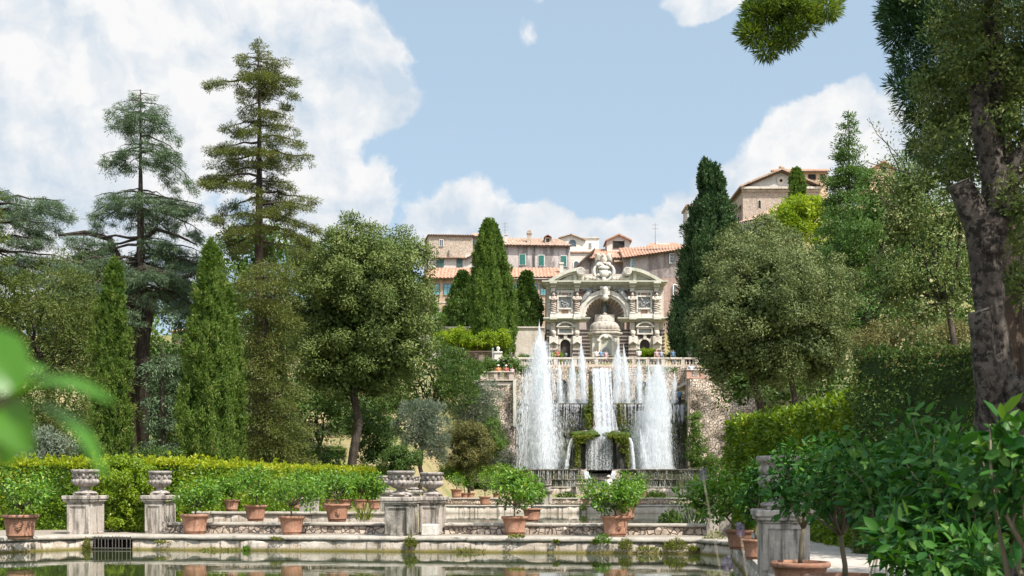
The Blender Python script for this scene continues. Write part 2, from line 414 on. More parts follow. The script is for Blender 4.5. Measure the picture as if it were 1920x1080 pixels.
def bent(rng, a, b, k=5, amp=0.06):
    a, b = Vector(a), Vector(b); L = (b - a).length; out = []
    for i in range(k + 1):
        t = i / k; p = a.lerp(b, t)
        if 0 < i < k: p += Vector((rng.uniform(-1, 1), rng.uniform(-1, 1), rng.uniform(-1, 1) * .4)) * L * amp
        out.append(p)
    return out

# ------------------------------------------------------------------ materials
M = {}
M['ledge'] = stone('ledge_stone', (0.40, 0.335, 0.27), (0.53, 0.465, 0.40), (0.14, 0.12, 0.095), 2.6, .49, .66, 0.9, tide=-0.475, third=(0.31, 0.20, 0.10))
M['ledge_top'] = stone('coping_stone', (0.30, 0.265, 0.22), (0.40, 0.36, 0.31), (0.14, 0.125, 0.10), 2.4, .54, .7, 0.5, streak=False)
M['rubble'] = stone('low_wall_stone', (0.40, 0.31, 0.25), (0.49, 0.405, 0.335), (0.17, 0.135, 0.11), 2.2, .48, .62, 1.0, streak=False, third=(0.15, 0.11, 0.09), cells=5.5)
M['pedestal'] = stone('pedestal_stone', (0.38, 0.33, 0.285), (0.50, 0.435, 0.38), (0.16, 0.14, 0.115), 2.2, .45, .62, 0.5, third=(0.30, 0.28, 0.25))
M['pedestal_dark'] = stone('mossy_pedestal_stone', (0.20, 0.18, 0.155), (0.40, 0.36, 0.31), (0.075, 0.07, 0.055), 2.6, .42, .58, 0.9, third=(0.11, 0.11, 0.07))
M['urn'] = stone('urn_stone', (0.27, 0.235, 0.21), (0.40, 0.35, 0.315), (0.11, 0.095, 0.08), 4.5, .48, .64, 0.5, streak=False, third=(0.20, 0.17, 0.15))
M['wet'] = stone('wet_mossy_stone', (0.062, 0.066, 0.036), (0.135, 0.12, 0.075), (0.024, 0.030, 0.015), 1.3, .45, .62, 1.0, rough=0.35, third=(0.05, 0.075, 0.018))
M['wet2'] = stone('wet_grey_stone', (0.10, 0.09, 0.075), (0.24, 0.20, 0.16), (0.03, 0.03, 0.024), 1.4, .44, .6, 1.0, rough=0.45, third=(0.06, 0.075, 0.03))
M['tuff'] = stone('rough_tuff_rubble', (0.38, 0.30, 0.23), (0.52, 0.44, 0.36), (0.15, 0.12, 0.09), 0.9, .56, .72, 1.0, third=(0.27, 0.20, 0.13), cells=4.2)
M['plaster'] = stone('old_plaster', (0.46, 0.40, 0.335), (0.56, 0.50, 0.43), (0.30, 0.26, 0.22), 0.5, .55, .75, 0.2)
M['trav'] = stone('travertine', (0.47, 0.415, 0.345), (0.565, 0.51, 0.44), (0.26, 0.23, 0.185), 0.9, .50, .70, 0.4, third=(0.36, 0.315, 0.255))
M['trav_white'] = stone('white_marble', (0.555, 0.515, 0.455), (0.63, 0.595, 0.54), (0.36, 0.325, 0.275), 1.5, .52, .72, 0.3)
M['trav_green'] = stone('lichen_travertine', (0.44, 0.43, 0.345), (0.54, 0.52, 0.44), (0.30, 0.30, 0.23), 1.1, .55, .75, 0.4)
M['trav_grey'] = stone('grey_relief_marble', (0.24, 0.25, 0.25), (0.36, 0.365, 0.355), (0.13, 0.135, 0.13), 4.0, .5, .66, 0.8, streak=False)
M['dark_stone'] = stone('black_tartar_stone', (0.055, 0.045, 0.042), (0.085, 0.07, 0.065), (0.03, 0.026, 0.025), 2, .5, .7, 0.8)
M['band_pale'] = stone('pale_band_stone', (0.43, 0.35, 0.295), (0.51, 0.43, 0.37), (0.3, 0.24, 0.2), 2, .5, .7, 0.8)
M['brick_red'] = stone('red_plaster_panel', (0.43, 0.24, 0.17), (0.50, 0.31, 0.23), (0.28, 0.17, 0.13), 1.5, .5, .7, 0.3)
M['niche_dark'] = stone('mosaic_shell', (0.38, 0.33, 0.30), (0.48, 0.41, 0.365), (0.22, 0.20, 0.19), 2.0, .5, .7, 0.5)
M['shell_rib'] = plain('shell_rib_stone', (0.60, 0.48, 0.38), 0.9)
M['statue'] = plain('verdigris_statue', (0.16, 0.205, 0.20), 0.7, var=.3, scale=6)
M['house_grey'] = stone('grey_stucco', (0.43, 0.37, 0.35), (0.56, 0.495, 0.47), (0.25, 0.215, 0.20), 0.45, .44, .60, 0.2, third=(0.56, 0.51, 0.48))
M['house_mauve'] = stone('mauve_stucco', (0.335, 0.28, 0.26), (0.40, 0.338, 0.312), (0.21, 0.168, 0.158), 0.4, .45, .64, 0.2, third=(0.42, 0.35, 0.325))
M['house_pink'] = stone('pink_stucco', (0.47, 0.325, 0.265), (0.52, 0.37, 0.31), (0.32, 0.22, 0.18), 0.4, .45, .64, 0.2, third=(0.50, 0.38, 0.33))
M['house_brown'] = stone('ochre_brown_stucco', (0.43, 0.31, 0.215), (0.50, 0.37, 0.27), (0.27, 0.19, 0.135), 0.45, .45, .62, 0.2, third=(0.46, 0.33, 0.25))
M['house_brick'] = stone('pale_old_brickwork', (0.40, 0.315, 0.235), (0.45, 0.375, 0.30), (0.33, 0.285, 0.245), 0.6, .46, .6, 0.3, streak=False, third=(0.38, 0.34, 0.31), cells=6.5)
M['church_brick'] = stone('rose_brickwork', (0.40, 0.315, 0.25), (0.48, 0.39, 0.32), (0.33, 0.28, 0.24), 0.5, .5, .66, 0.5, streak=False, cells=6)
M['church_grey'] = stone('gable_grey_plaster', (0.42, 0.40, 0.38), (0.49, 0.465, 0.44), (0.32, 0.30, 0.285), 0.5, .5, .7, 0.2)
M['house_white'] = stone('whitewashed_plaster', (0.66, 0.60, 0.53), (0.72, 0.67, 0.60), (0.52, 0.46, 0.40), 0.5, .6, .8, 0.15)
M['house_pale'] = stone('pale_pink_plaster', (0.56, 0.485, 0.43), (0.62, 0.55, 0.495), (0.47, 0.40, 0.37), 0.5, .6, .8, 0.15)
M['house_orange'] = stone('orange_plaster', (0.52, 0.36, 0.235), (0.58, 0.42, 0.29), (0.48, 0.32, 0.21), 0.4, .6, .8, 0.15)
M['tile'] = stone('terracotta_tiles', (0.36, 0.185, 0.12), (0.46, 0.27, 0.19), (0.21, 0.125, 0.09), 1.6, .5, .66, 0.3, streak=False, third=(0.50, 0.33, 0.24))
M['tile_old'] = stone('weathered_roof_tiles', (0.34, 0.225, 0.16), (0.44, 0.31, 0.23), (0.18, 0.13, 0.10), 1.8, .48, .64, 0.3, streak=False, third=(0.48, 0.39, 0.31))
M['eave'] = plain('dark_eave_timber', (0.10, 0.065, 0.045), 0.85)
M['shutter'] = plain('green_shutter_paint', (0.03, 0.17, 0.135), 0.6)
M['shutter_dark'] = plain('dark_green_shutter_paint', (0.045, 0.10, 0.095), 0.6)
M['pane'] = plain('window_glass', (0.045, 0.06, 0.075), 0.08, var=.1, spec=.9)
M['pane_teal'] = plain('teal_window_glass', (0.10, 0.27, 0.31), 0.15, var=.25, scale=1.5, spec=.8)
M['frame_white'] = plain('white_window_paint', (0.68, 0.66, 0.62), 0.6)
M['frame_dark'] = plain('dark_window_paint', (0.09, 0.075, 0.06), 0.6)
M['dark'] = plain('unlit_interior', (0.018, 0.016, 0.014), 0.9)
M['iron'] = plain('rusty_iron', (0.10, 0.085, 0.075), 0.7, var=.4, scale=14)
M['terracotta'] = stone('terracotta_pot', (0.27, 0.13, 0.08), (0.36, 0.195, 0.13), (0.17, 0.09, 0.06), 4.0, .52, .72, 0.25, third=(0.42, 0.28, 0.21))
M['soil'] = plain('potting_soil', (0.05, 0.035, 0.022), 0.95, var=.4, scale=20)
M['bark'] = stone('dark_bark', (0.045, 0.035, 0.027), (0.085, 0.066, 0.05), (0.035, 0.027, 0.02), 3.0, .45, .6, 1.0)
M['bark_red'] = stone('reddish_conifer_bark', (0.06, 0.042, 0.032), (0.095, 0.068, 0.05), (0.03, 0.022, 0.018), 2.5, .45, .6, 1.0)
M['bark_big'] = stone('furrowed_oak_bark', (0.060, 0.049, 0.040), (0.125, 0.105, 0.088), (0.022, 0.018, 0.015), 4.0, .46, .58, 1.0, streak=False, third=(0.15, 0.13, 0.11))
M['cutwood'] = stone('old_cut_wood', (0.12, 0.105, 0.09), (0.18, 0.158, 0.138), (0.06, 0.05, 0.042), 5, .5, .65, .5)
M['twig'] = plain('green_brown_twig', (0.14, 0.115, 0.07), 0.8)
M['cane'] = plain('bamboo_cane', (0.34, 0.29, 0.215), 0.7)
M['water_white'] = None
# foliage
M['f_cypress'] = foliage('cypress_foliage', (0.046, 0.092, 0.016), (0.145, 0.215, 0.040), (0.24, 0.23, 0.07), trans=.3)
M['f_cypress2'] = foliage('terrace_cypress_foliage', (0.048, 0.096, 0.017), (0.140, 0.220, 0.042), (0.20, 0.23, 0.06), trans=.3)
M['f_cypdark'] = foliage('dark_cypress_foliage', (0.020, 0.050, 0.020), (0.062, 0.110, 0.036), trans=.2)
M['f_cedar'] = foliage('blue_cedar_needles', (0.054, 0.096, 0.048), (0.155, 0.212, 0.115), (0.20, 0.24, 0.12), trans=.25)
M['f_redwood'] = foliage('olive_conifer_needles', (0.062, 0.090, 0.022), (0.165, 0.180, 0.050), (0.23, 0.18, 0.06), trans=.3)
M['f_ilex'] = foliage('holm_oak_leaves', (0.046, 0.078, 0.018), (0.180, 0.225, 0.062), (0.28, 0.29, 0.11), trans=.2, rough=.45)
M['f_ilex2'] = foliage('grey_green_holm_oak_leaves', (0.046, 0.074, 0.020), (0.190, 0.220, 0.080), (0.29, 0.29, 0.13), trans=.2, rough=.45)
M['f_laurel'] = foliage('dark_laurel_leaves', (0.030, 0.066, 0.014), (0.105, 0.165, 0.036), (0.17, 0.23, 0.06), trans=.24, rough=.42)
M['f_bright'] = foliage('fresh_yellow_green_leaves', (0.10, 0.19, 0.012), (0.30, 0.38, 0.028), (0.42, 0.43, 0.05), trans=.42)
M['f_mid'] = foliage('mid_green_leaves', (0.050, 0.105, 0.020), (0.14, 0.21, 0.045), (0.24, 0.28, 0.06), trans=.35)
M['f_yew'] = foliage('brownish_yew_needles', (0.050, 0.078, 0.017), (0.140, 0.168, 0.042), (0.21, 0.19, 0.06), trans=.25)
M['f_fir'] = foliage('green_fir_needles', (0.038, 0.094, 0.022), (0.120, 0.195, 0.046), (0.18, 0.25, 0.06), trans=.3)
M['f_olive'] = foliage('silver_olive_leaves', (0.085, 0.115, 0.072), (0.20, 0.235, 0.165), (0.27, 0.30, 0.22), trans=.2)
M['f_brown'] = foliage('brown_speckled_leaves', (0.075, 0.082, 0.026), (0.180, 0.170, 0.055), (0.24, 0.16, 0.06), trans=.28)
M['f_hedge'] = foliage('laurel_hedge_leaves', (0.055, 0.125, 0.010), (0.195, 0.285, 0.024), (0.34, 0.38, 0.04), trans=.38, rough=.36, spec=.3)
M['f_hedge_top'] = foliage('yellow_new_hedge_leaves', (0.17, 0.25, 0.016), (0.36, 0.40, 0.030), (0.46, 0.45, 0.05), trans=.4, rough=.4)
M['f_boxdry'] = foliage('ochre_box_leaves', (0.070, 0.085, 0.018), (0.19, 0.175, 0.04), (0.24, 0.18, 0.06), trans=.25)
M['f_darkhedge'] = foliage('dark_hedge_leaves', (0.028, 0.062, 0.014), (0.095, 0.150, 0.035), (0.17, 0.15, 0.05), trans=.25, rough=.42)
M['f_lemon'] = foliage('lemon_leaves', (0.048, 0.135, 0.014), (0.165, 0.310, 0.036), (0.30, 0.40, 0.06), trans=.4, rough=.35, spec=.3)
M['f_lemon_shaded'] = foliage('shaded_lemon_leaves', (0.014, 0.068, 0.012), (0.060, 0.160, 0.026), (0.11, 0.21, 0.038), trans=.3, rough=.42, spec=.15)  # lemon leaf green darkened to carry the shade of the right foreground
M['f_weed'] = foliage('pond_weed_leaves', (0.09, 0.13, 0.02), (0.25, 0.27, 0.05), (0.33, 0.24, 0.10), trans=.35)
M['f_moss'] = foliage('hanging_moss', (0.055, 0.085, 0.010), (0.15, 0.17, 0.02), (0.30, 0.22, 0.03), trans=.25)
M['f_pine'] = foliage('pine_needles', (0.055, 0.110, 0.022), (0.19, 0.26, 0.040), (0.34, 0.38, 0.05), trans=.35)
M['f_pinedark'] = foliage('dark_pine_needles', (0.022, 0.060, 0.024), (0.060, 0.120, 0.040), trans=.2)
M['f_lavender'] = foliage('lavender_flowers', (0.10, 0.085, 0.14), (0.17, 0.14, 0.24), trans=.2)
M['f_nearleaf'] = foliage('young_lemon_leaf', (0.045, 0.155, 0.010), (0.095, 0.23, 0.024), trans=.42, rough=.34, spec=.4)

# ground: dry grass on slopes, gravel and earth near the ponds
def ground_mat():
    m, nt, out = new_mat('garden_ground')
    p = nd(nt, 'ShaderNodeNewGeometry').outputs['Position']
    a = tnoise(nt, p, .18, 5, .6); b = tnoise(nt, p, 6, 5, .7)
    colr = mixc(nt, ramp(nt, a, .40, .6), (0.30, 0.235, 0.115), (0.16, 0.165, 0.055))
    y = nd(nt, 'ShaderNodeSeparateXYZ', {0: p}).outputs[1]
    near = nd(nt, 'ShaderNodeMapRange', {'Value': y, 'From Min': 44.0, 'From Max': 62.0, 'To Min': 1.0, 'To Max': 0.0}).outputs[0]
    colr = mixc(nt, near, colr, (0.27, 0.225, 0.175))
    g = nd(nt, 'ShaderNodeMapRange', {'Value': b, 'From Min': .3, 'From Max': .7, 'To Min': .7, 'To Max': 1.2}).outputs[0]
    colr = nd(nt, 'ShaderNodeVectorMath', {0: colr, 'Scale': g}, operation='SCALE').outputs[0]
    bp = nd(nt, 'ShaderNodeBump', {'Height': b, 'Strength': .7, 'Distance': .08})
    pb = nd(nt, 'ShaderNodeBsdfPrincipled', {'Base Color': colr, 'Roughness': .95, 'Normal': bp.outputs[0]})
    nt.links.new(pb.outputs[0], out.inputs[0]); return m
M['ground'] = ground_mat()
def water_mat():
    m, nt, out = new_mat('pond_water')
    p = nd(nt, 'ShaderNodeNewGeometry').outputs['Position']
    v = nd(nt, 'ShaderNodeVectorMath', {0: p, 1: (0.5, 1.5, 1)}, operation='MULTIPLY').outputs[0]
    a = tnoise(nt, v, 1.6, 3, .55); b = tnoise(nt, p, .35, 2, .5)
    amp = nd(nt, 'ShaderNodeMapRange', {'Value': b, 'From Min': .35, 'From Max': .65, 'To Min': .25, 'To Max': 1.0}).outputs[0]
    h = nd(nt, 'ShaderNodeMath', {0: a, 1: amp}, operation='MULTIPLY').outputs[0]
    bp = nd(nt, 'ShaderNodeBump', {'Height': h, 'Strength': .09, 'Distance': .03})
    pb = nd(nt, 'ShaderNodeBsdfPrincipled', {'Base Color': (0.030, 0.042, 0.014, 1), 'Roughness': .02, 'Normal': bp.outputs[0], 'IOR': 1.33})
    pb.inputs['Specular IOR Level'].default_value = .6
    nt.links.new(pb.outputs[0], out.inputs[0]); return m
M['water'] = water_mat()
def spray_mat(name, c, tr=.35):
    m, nt, out = new_mat(name)
    df = nd(nt, 'ShaderNodeBsdfDiffuse', {'Color': c4(c)}); t = nd(nt, 'ShaderNodeBsdfTranslucent', {'Color': c4(c)})
    ms = nd(nt, 'ShaderNodeMixShader', {0: tr, 1: df.outputs[0], 2: t.outputs[0]}); nt.links.new(ms.outputs[0], out.inputs[0]); return m
M['spray'] = spray_mat('white_water', (0.88, 0.90, 0.92), .5)
M['drip'] = spray_mat('dripping_water', (0.66, 0.66, 0.68), .4)

# ------------------------------------------------------------------ ground
POND = [(-9.5, 4.0), (-12.6, 26.0), (-13.2, 37.9), (5.4, 35.55), (6.1, 34.0), (4.5, 21.5), (3.6, 4.0)]
POND2 = [(-3.6, 40.2), (6.6, 39.0), (12.6, 76.0), (-4.6, 76.0)]
POND_A = [(-40, 10), (-13.2 - 1.9, 31.5)]
POND = [(-24.0, 4.0), (-24.0, 27.0), (-13.2, 37.9), (5.4, 35.55), (6.1, 34.0), (4.5, 21.5), (3.6, 4.0)]
def inside(poly, x, y):
    c = False; n = len(poly); j = n - 1
    for i in range(n):
        xi, yi = poly[i]; xj, yj = poly[j]
        if (yi > y) != (yj > y) and x < (xj - xi) * (y - yi) / (yj - yi) + xi: c = not c
        j = i
    return c
def grow(poly, d):
    cx = sum(p[0] for p in poly) / len(poly); cy = sum(p[1] for p in poly) / len(poly)
    out = []; n = len(poly)
    for i in range(n):
        a, b, c = Vector(poly[i - 1]), Vector(poly[i]), Vector(poly[(i + 1) % n])
        e1 = (b - a).normalized(); e2 = (c - b).normalized()
        n1 = Vector((e1.y, -e1.x)); n2 = Vector((e2.y, -e2.x))
        if (b + n1 - Vector((cx, cy))).length < (b - n1 - Vector((cx, cy))).length: n1 = -n1
        if (b + n2 - Vector((cx, cy))).length < (b - n2 - Vector((cx, cy))).length: n2 = -n2
        k = (n1 + n2); k = k / max(k.dot(n1), .3); out.append((b.x + k.x * d, b.y + k.y * d))
    return out
PONDG = grow(POND, .35); POND2G = grow(POND2, .3)
def sst(a, b, v):
    t = min(1, max(0, (v - a) / (b - a))); return t * t * (3 - 2 * t)
TX0, TX1 = X(893, 117.5), X(1398, 116)
def gz(x, y):
    if inside(PONDG, x, y) or inside(POND2G, x, y): return -1.3
    base = 0.9 * sst(80, 100, y)
    ch = sst(TX0 - 5, TX0 - .5, x) * (1 - sst(TX1 + .5, TX1 + 6, x)) if y < 129.75 else 0.0
    slope = 13.0 * sst(64, 128, y)
    if y >= 127.9: slope = 13.0
    z = base + slope * (1 - ch)
    if 118.55 < y < 129.75: z += (8.3 - base) * ch
    up = 5.6 * (1 if y > 150.5 else 0)
    z += up
    if y > 168: z += 12 * sst(168, 186, y) * sst(-34, -20, x)
    z += 12.5 * sst(24, 46, x) * sst(100, 200, y)
    z += 0.25 * mnoise.noise((x * .13, y * .13, 0)) * sst(40, 60, y)
    if y > 300: z = z + (2 - z) * sst(300, 700, y)
    if x < -60: z = z + (1.0 - z) * sst(-60, -160, x) if False else z * (1 - .8 * sst(60, 200, -x))
    return z
def axis_vals():
    xs = sorted(set([-4000, -2000, -900, -500, -300, -200, -140, -100, -80, -65] + [-55 + 2.5 * i for i in range(12)] + [-26 + .5 * i for i in range(84)]
                    + [16 + 1.5 * i for i in range(40)] + [85, 100, 130, 180, 260, 400, 800, 2000, 4000] + [TX0 - .5, TX1 + .5]))
    ys = sorted(set([-4000, -1500, -400, -100, -40, -15, 0] + [2 + .5 * i for i in range(84)] + [44 + 1.0 * i for i in range(33)] + [77 + 2 * i for i in range(60)] + [118.4, 118.6, 127.8, 128, 129.6, 129.8, 150.4, 150.6]
                    + [200, 215, 230, 260, 300, 350, 420, 500, 700, 1200, 2500, 5000]))
    return xs, ys
gx, gy = axis_vals()
mb = MB()
mb.v = [(x, y, gz(x, y)) for y in gy for x in gx]
nx_ = len(gx)
mb.f = [(j * nx_ + i, j * nx_ + i + 1, (j + 1) * nx_ + i + 1, (j + 1) * nx_ + i) for j in range(len(gy) - 1) for i in range(nx_ - 1)]
set_props(mb.to('ground', M['ground'], loc=(0, 0, 0), smooth=True), kind='structure')
WZ = -0.44
mb = MB(); g = grow(POND, .25); mb.add([(x, y, WZ) for x, y in g], [tuple(range(len(g)))])
set_props(mb.to('pond_water', M['water'], loc=(0, 0, 0)), kind='structure')
mb = MB(); g = grow(POND2, .2); mb.add([(x, y, -0.36) for x, y in g], [tuple(range(len(g)))])
set_props(mb.to('upper_pond_water', M['water'], loc=(0, 0, 0)), kind='structure')
M['path'] = stone('gravel_path', (0.42, 0.365, 0.31), (0.50, 0.445, 0.385), (0.30, 0.26, 0.22), 1.4, .5, .7, .6, streak=False)
mb = MB(); mb.add([(5.2, 3, .012), (10.5, 3, .012), (10.2, 52, .012), (7.6, 52, .012), (7.0, 35, .012), (5.6, 22, .012)], [(0, 1, 2, 3, 4, 5)])
set_props(mb.to('gravel_path', M['path'], loc=(0, 0, 0)), kind='structure')

# ------------------------------------------------------------------ pond edge
def sweep_wall(line, prof, step, amp, seed, mb):
    """profile (outward offset, z) swept along a plan polyline; outward = to the right of travel. Rough, chipped stone"""
    P = [Vector((p[0], p[1])) for p in line]; pts = []
    for i in range(len(P) - 1):
        L = (P[i + 1] - P[i]).length; n = max(1, int(L / step))
        for k in range(n): pts.append(P[i].lerp(P[i + 1], k / n))
    pts.append(P[-1]); vs = []; m = len(prof)
    for i, p in enumerate(pts):
        d = (pts[min(i + 1, len(pts) - 1)] - pts[max(i - 1, 0)]).normalized(); nrm = Vector((d.y, -d.x))
        for j, (o, z) in enumerate(prof):
            a = amp * (0.25 if z <= -0.6 or o < -0.5 else 1)
            h = mnoise.noise((p.x * 2.1 + seed, p.y * 2.1, z * 3 + o)) * a * 1.5 + mnoise.noise((p.x * 6 + seed, p.y * 6, z * 8)) * a * .7
            vs.append((p.x + nrm.x * (o + h), p.y + nrm.y * (o + h), z + mnoise.noise((p.x * 3, p.y * 3, seed + 9)) * a * .6))
    n = len(pts)
    fs = [(i * m + j, (i + 1) * m + j, (i + 1) * m + j + 1, i * m + j + 1) for i in range(n - 1) for j in range(m - 1)]
    fs += [tuple(range(m))[::-1], tuple((n - 1) * m + j for j in range(m))]
    return mb.add(vs, fs)
FACE = [(-.9, -1.25), (.06, -1.25), (.05, -.56), (.055, -.45), (.01, -.34), (.0, -.20), (-.02, -.14), (-.9, -.14)]
COPE = [(-.95, -.13), (-.02, -.13), (.035, -.12), (.05, -.07), (.035, -.02), (.0, .0), (-.4, .006), (-.95, .004)]
LA, LB, LC, LD, LE = (-24, 27.2), (-13.2, 37.9), (5.4, 35.55), (6.1, 34.0), (4.5, 21.5)
def along(a, b, px):
    """point of the plan segment a-b that lies on the bearing of px"""
    k = (px - CX) / F; t = (k * a[1] - a[0]) / ((b[0] - a[0]) - k * (b[1] - a[1])); return (a[0] + (b[0] - a[0]) * t, a[1] + (b[1] - a[1]) * t)
GA, GB = along(LB, LC, 176), along(LB, LC, 248)
edge = thing('pond_edge_wall', 'worn pale stone wall with rounded coping along the far edge of the big pond', 'wall', (-3, 37, -.6))
mb = MB(); sweep_wall([LA, LB, GA], FACE, .14, .05, 1, mb); sweep_wall([GB, LC, LD], FACE, .14, .05, 5, mb); mb.to('wall_face', M['ledge'], edge, smooth=True)
mb = MB(); sweep_wall([LA, LB, LC, LD], COPE, .16, .022, 3, mb); mb.to('coping', M['ledge_top'], edge, smooth=True)
side = thing('pond_side_wall', 'dark stone kerb wall running towards the viewer along the right side of the pond', 'wall', (5, 26, -.6))
mb = MB(); sweep_wall([LD, LE, (3.6, 4.0)], FACE, .2, .04, 7, mb); mb.to('wall_face', M['ledge'], side, smooth=True)
rr = random.Random(3); P0, P1 = Vector(LD), Vector(LE); d = (P1 - P0).normalized(); nrm = Vector((d.y, -d.x)); t = .15; L = (P1 - P0).length
while t < L + 14:
    w = rr.uniform(1.0, 1.9); c = P0 + d * (t + w / 2) - nrm * .42
    MB().obox(c, d, w / 2 - .04, .40 + rr.uniform(-.02, .02), -.145, rr.uniform(-.02, .035)).to('coping_block', M['ledge_top'], side, bevel=.02); t += w
gr = thing('drain_grate', 'rusty iron bar grate over the outlet in the pond edge wall', 'grate', (GA[0], GA[1], -.6))
ud = (Vector(GB) - Vector(GA)).normalized(); un = Vector((ud.y, -ud.x)); gl = (Vector(GB) - Vector(GA)).length
def gp(u, o): q = Vector(GA) + ud * u + un * o; return q
mb = MB()
for k in range(11):
    q = gp(.05 + (gl - .1) * k / 10 + rr.uniform(-.02, .02), .07); mb.tube([(q.x, q.y, -1.0), (q.x, q.y, -.02)], [.014, .014], 5)
mb.to('bar', M['iron'], gr)
mb = MB()
for z in (-.06, -.40):
    a, b = gp(0, .075), gp(gl, .075); mb.tube([(a.x, a.y, z), (b.x, b.y, z)], [.016, .016], 5)
mb.to('crossbar', M['iron'], gr)
mb = MB(); c = gp(gl / 2, -.6); mb.obox(c, ud, gl / 2 + .02, .1, -1.2, -.14); mb.to('recess', M['dark'], gr)

# low walls with copings behind the pond edge
def low_wall(label, pxa, pxb, Da, Db, ztop, zbot, th=.5, seed=1, copeh=.1, m='rubble', amp=.045):
    a = (X(pxa, Da), Da); b = (X(pxb, Db), Db)
    o = thing('garden_wall', label, 'wall', ((a[0] + b[0]) / 2, (a[1] + b[1]) / 2, zbot), 'low stone walls between the ponds')
    fp = [(-th, zbot), (0, zbot), (.01, zbot + (ztop - zbot) * .3), (-.01, zbot + (ztop - zbot) * .6), (0, ztop - copeh), (-th, ztop - copeh)]
    cp = [(-th, ztop - copeh + .004), (.02, ztop - copeh + .004), (.05, ztop - copeh + .02), (.045, ztop - .015), (.02, ztop), (-th, ztop)]
    mb = MB(); sweep_wall([a, b], fp, .15, amp, seed, mb); mb.to('wall_face', M[m], o, smooth=True)
    mb = MB(); sweep_wall([a, b], cp, .15, .015, seed + 4, mb); mb.to('coping', M['ledge_top'], o, smooth=True)
    return o
low_wall('low broken rubble wall with flat coping right behind the long pond edge, left stretch', 312, 726, 39.2, 38.9, .34, -.1, .6, 11)
low_wall('low crumbling rubble wall with flat coping in front of the upper pond', 834, 1330, 38.6, 37.7, .34, -.1, .7, 12)
low_wall('second low stone step behind the terracotta pots left of the mossy pedestal', 360, 726, 42.6, 42.0, .60, -.1, .5, 13, m='ledge')
low_wall('far wall of the upper pond with weeds growing from it', 826, 1345, 76.0, 76.0, .14, -1.0, 1.2, 14, m='ledge')
low_wall('stone step above the far wall of the upper pond', 826, 1345, 79.0, 79.0, .55, .1, .6, 15)
low_wall('grey stone wall with plants in front of the dripping basin', 1030, 1300, 92, 92, 1.2, .2, .6, 16, m='ledge')
M['wet2b'] = stone('dome_stone', (0.40, 0.345, 0.285), (0.49, 0.43, 0.365), (0.22, 0.19, 0.155), 1.6, .46, .62, .5)

# ------------------------------------------------------------------ buildings on the hill
def part(parent, name, m, fn, **k):
    mb = MB(); fn(mb); return mb.to(name, m, parent, **k)
def tiled_roof(parent, A, B, C, Dd, m='tile', period=.42, amp=.085, name='roof', rows=.55, th=.14):
    A, B, C, Dd = map(Vector, (A, B, C, Dd))
    nrm = (B - A).cross(Dd - A).normalized()
    if nrm.z < 0: nrm = -nrm
    Lu = max((B - A).length, (C - Dd).length); Lv = max((Dd - A).length, (C - B).length)
    nu = max(6, int(Lu / period) * 6); nv = max(2, int(Lv / rows)) * 2
    def fn(u, v):
        p = A.lerp(B, u).lerp(Dd.lerp(C, u), v)
        k = v * nv; lip = .05 * (int(round(k)) % 2)
        w = abs(math.sin(math.pi * u * Lu / period))
        h = amp * w + lip + .03 * mnoise.noise(p * 1.3)
        return p + nrm * h
    mb = MB(); mb.sheet(fn, nu, nv)
    o = mb.to(name, M[m], parent)
    q = MB(); dn = -nrm * th
    q.add([A, B, C, Dd, A + dn, B + dn, C + dn, Dd + dn], [(7, 6, 5, 4), (0, 1, 5, 4), (1, 2, 6, 5), (2, 3, 7, 6), (3, 0, 4, 7)])
    q.to('eave', M['eave'], o); return o
def win(parent, px0, py0, px1, py1, D, off=0, pane='pane', frame='frame_white', fw=1.2, mull=True, sill=True, shutters=None, arch=False):
    """window in photo units on a wall face at depth D"""
    y = D + off; x0, x1, z0, z1 = X(px0, D), X(px1, D), Z(py1, D), Z(py0, D); w = S(fw, D)
    mb = MB()
    if arch:
        r = (x1 - x0) / 2; mb.arch((x0 + x1) / 2, z1 - r, r, r + w, 0, 180, y - .09, y + .06, 14)
        mb.box(x0 - w, y - .09, z0, x0, y + .06, z1 - r); mb.box(x1, y - .09, z0, x1 + w, y + .06, z1 - r)
    else:
        mb.box(x0 - w, y - .09, z0 - w * .5, x0, y + .06, z1 + w); mb.box(x1, y - .09, z0 - w * .5, x1 + w, y + .06, z1 + w)
        mb.box(x0, y - .088, z1, x1, y + .06, z1 + w)
    if mull and not arch: mb.box((x0 + x1) / 2 - w * .3, y - .06, z0, (x0 + x1) / 2 + w * .3, y + .05, z1)
    if not arch:
        for k in (.36, .68): mb.box(x0, y - .05, z0 + (z1 - z0) * k - w * .12, x1, y + .04, z0 + (z1 - z0) * k + w * .12)
    f = mb.to('window', M[frame], parent)
    if arch:
        r = (x1 - x0) / 2; poly = [(x0, z0), (x1, z0)] + [((x0 + x1) / 2 + r * math.cos(math.pi * k / 12), z1 - r + r * math.sin(math.pi * k / 12)) for k in range(13)]
        MB().prism(poly, y - .02, y + .05).to('pane', M[pane], f)
    else: MB().box(x0, y - .02, z0, x1, y + .05, z1).to('pane', M[pane], f)
    if sill: MB().box(x0 - w * 1.3, y - .16, z0 - w, x1 + w * 1.3, y + .05, z0 - w * .5).to('sill', M['frame_white' if frame != 'frame_dark' else 'trav'], f)
    if shutters:
        for a, b in ((x0, (x0 + x1) / 2 - .02), ((x0 + x1) / 2 + .02, x1)):
            q = MB(); q.box(a, y - .13, z0, b, y - .09, z1)
            n = max(4, int((z1 - z0) / .16))
            for k in range(n):
                zz = z0 + (z1 - z0) * (k + .25) / n; q.box(a + .05, y - .155, zz, b - .05, y - .13, zz + (z1 - z0) / n * .5)
            q.to('shutter', M[shutters], f)
    return f
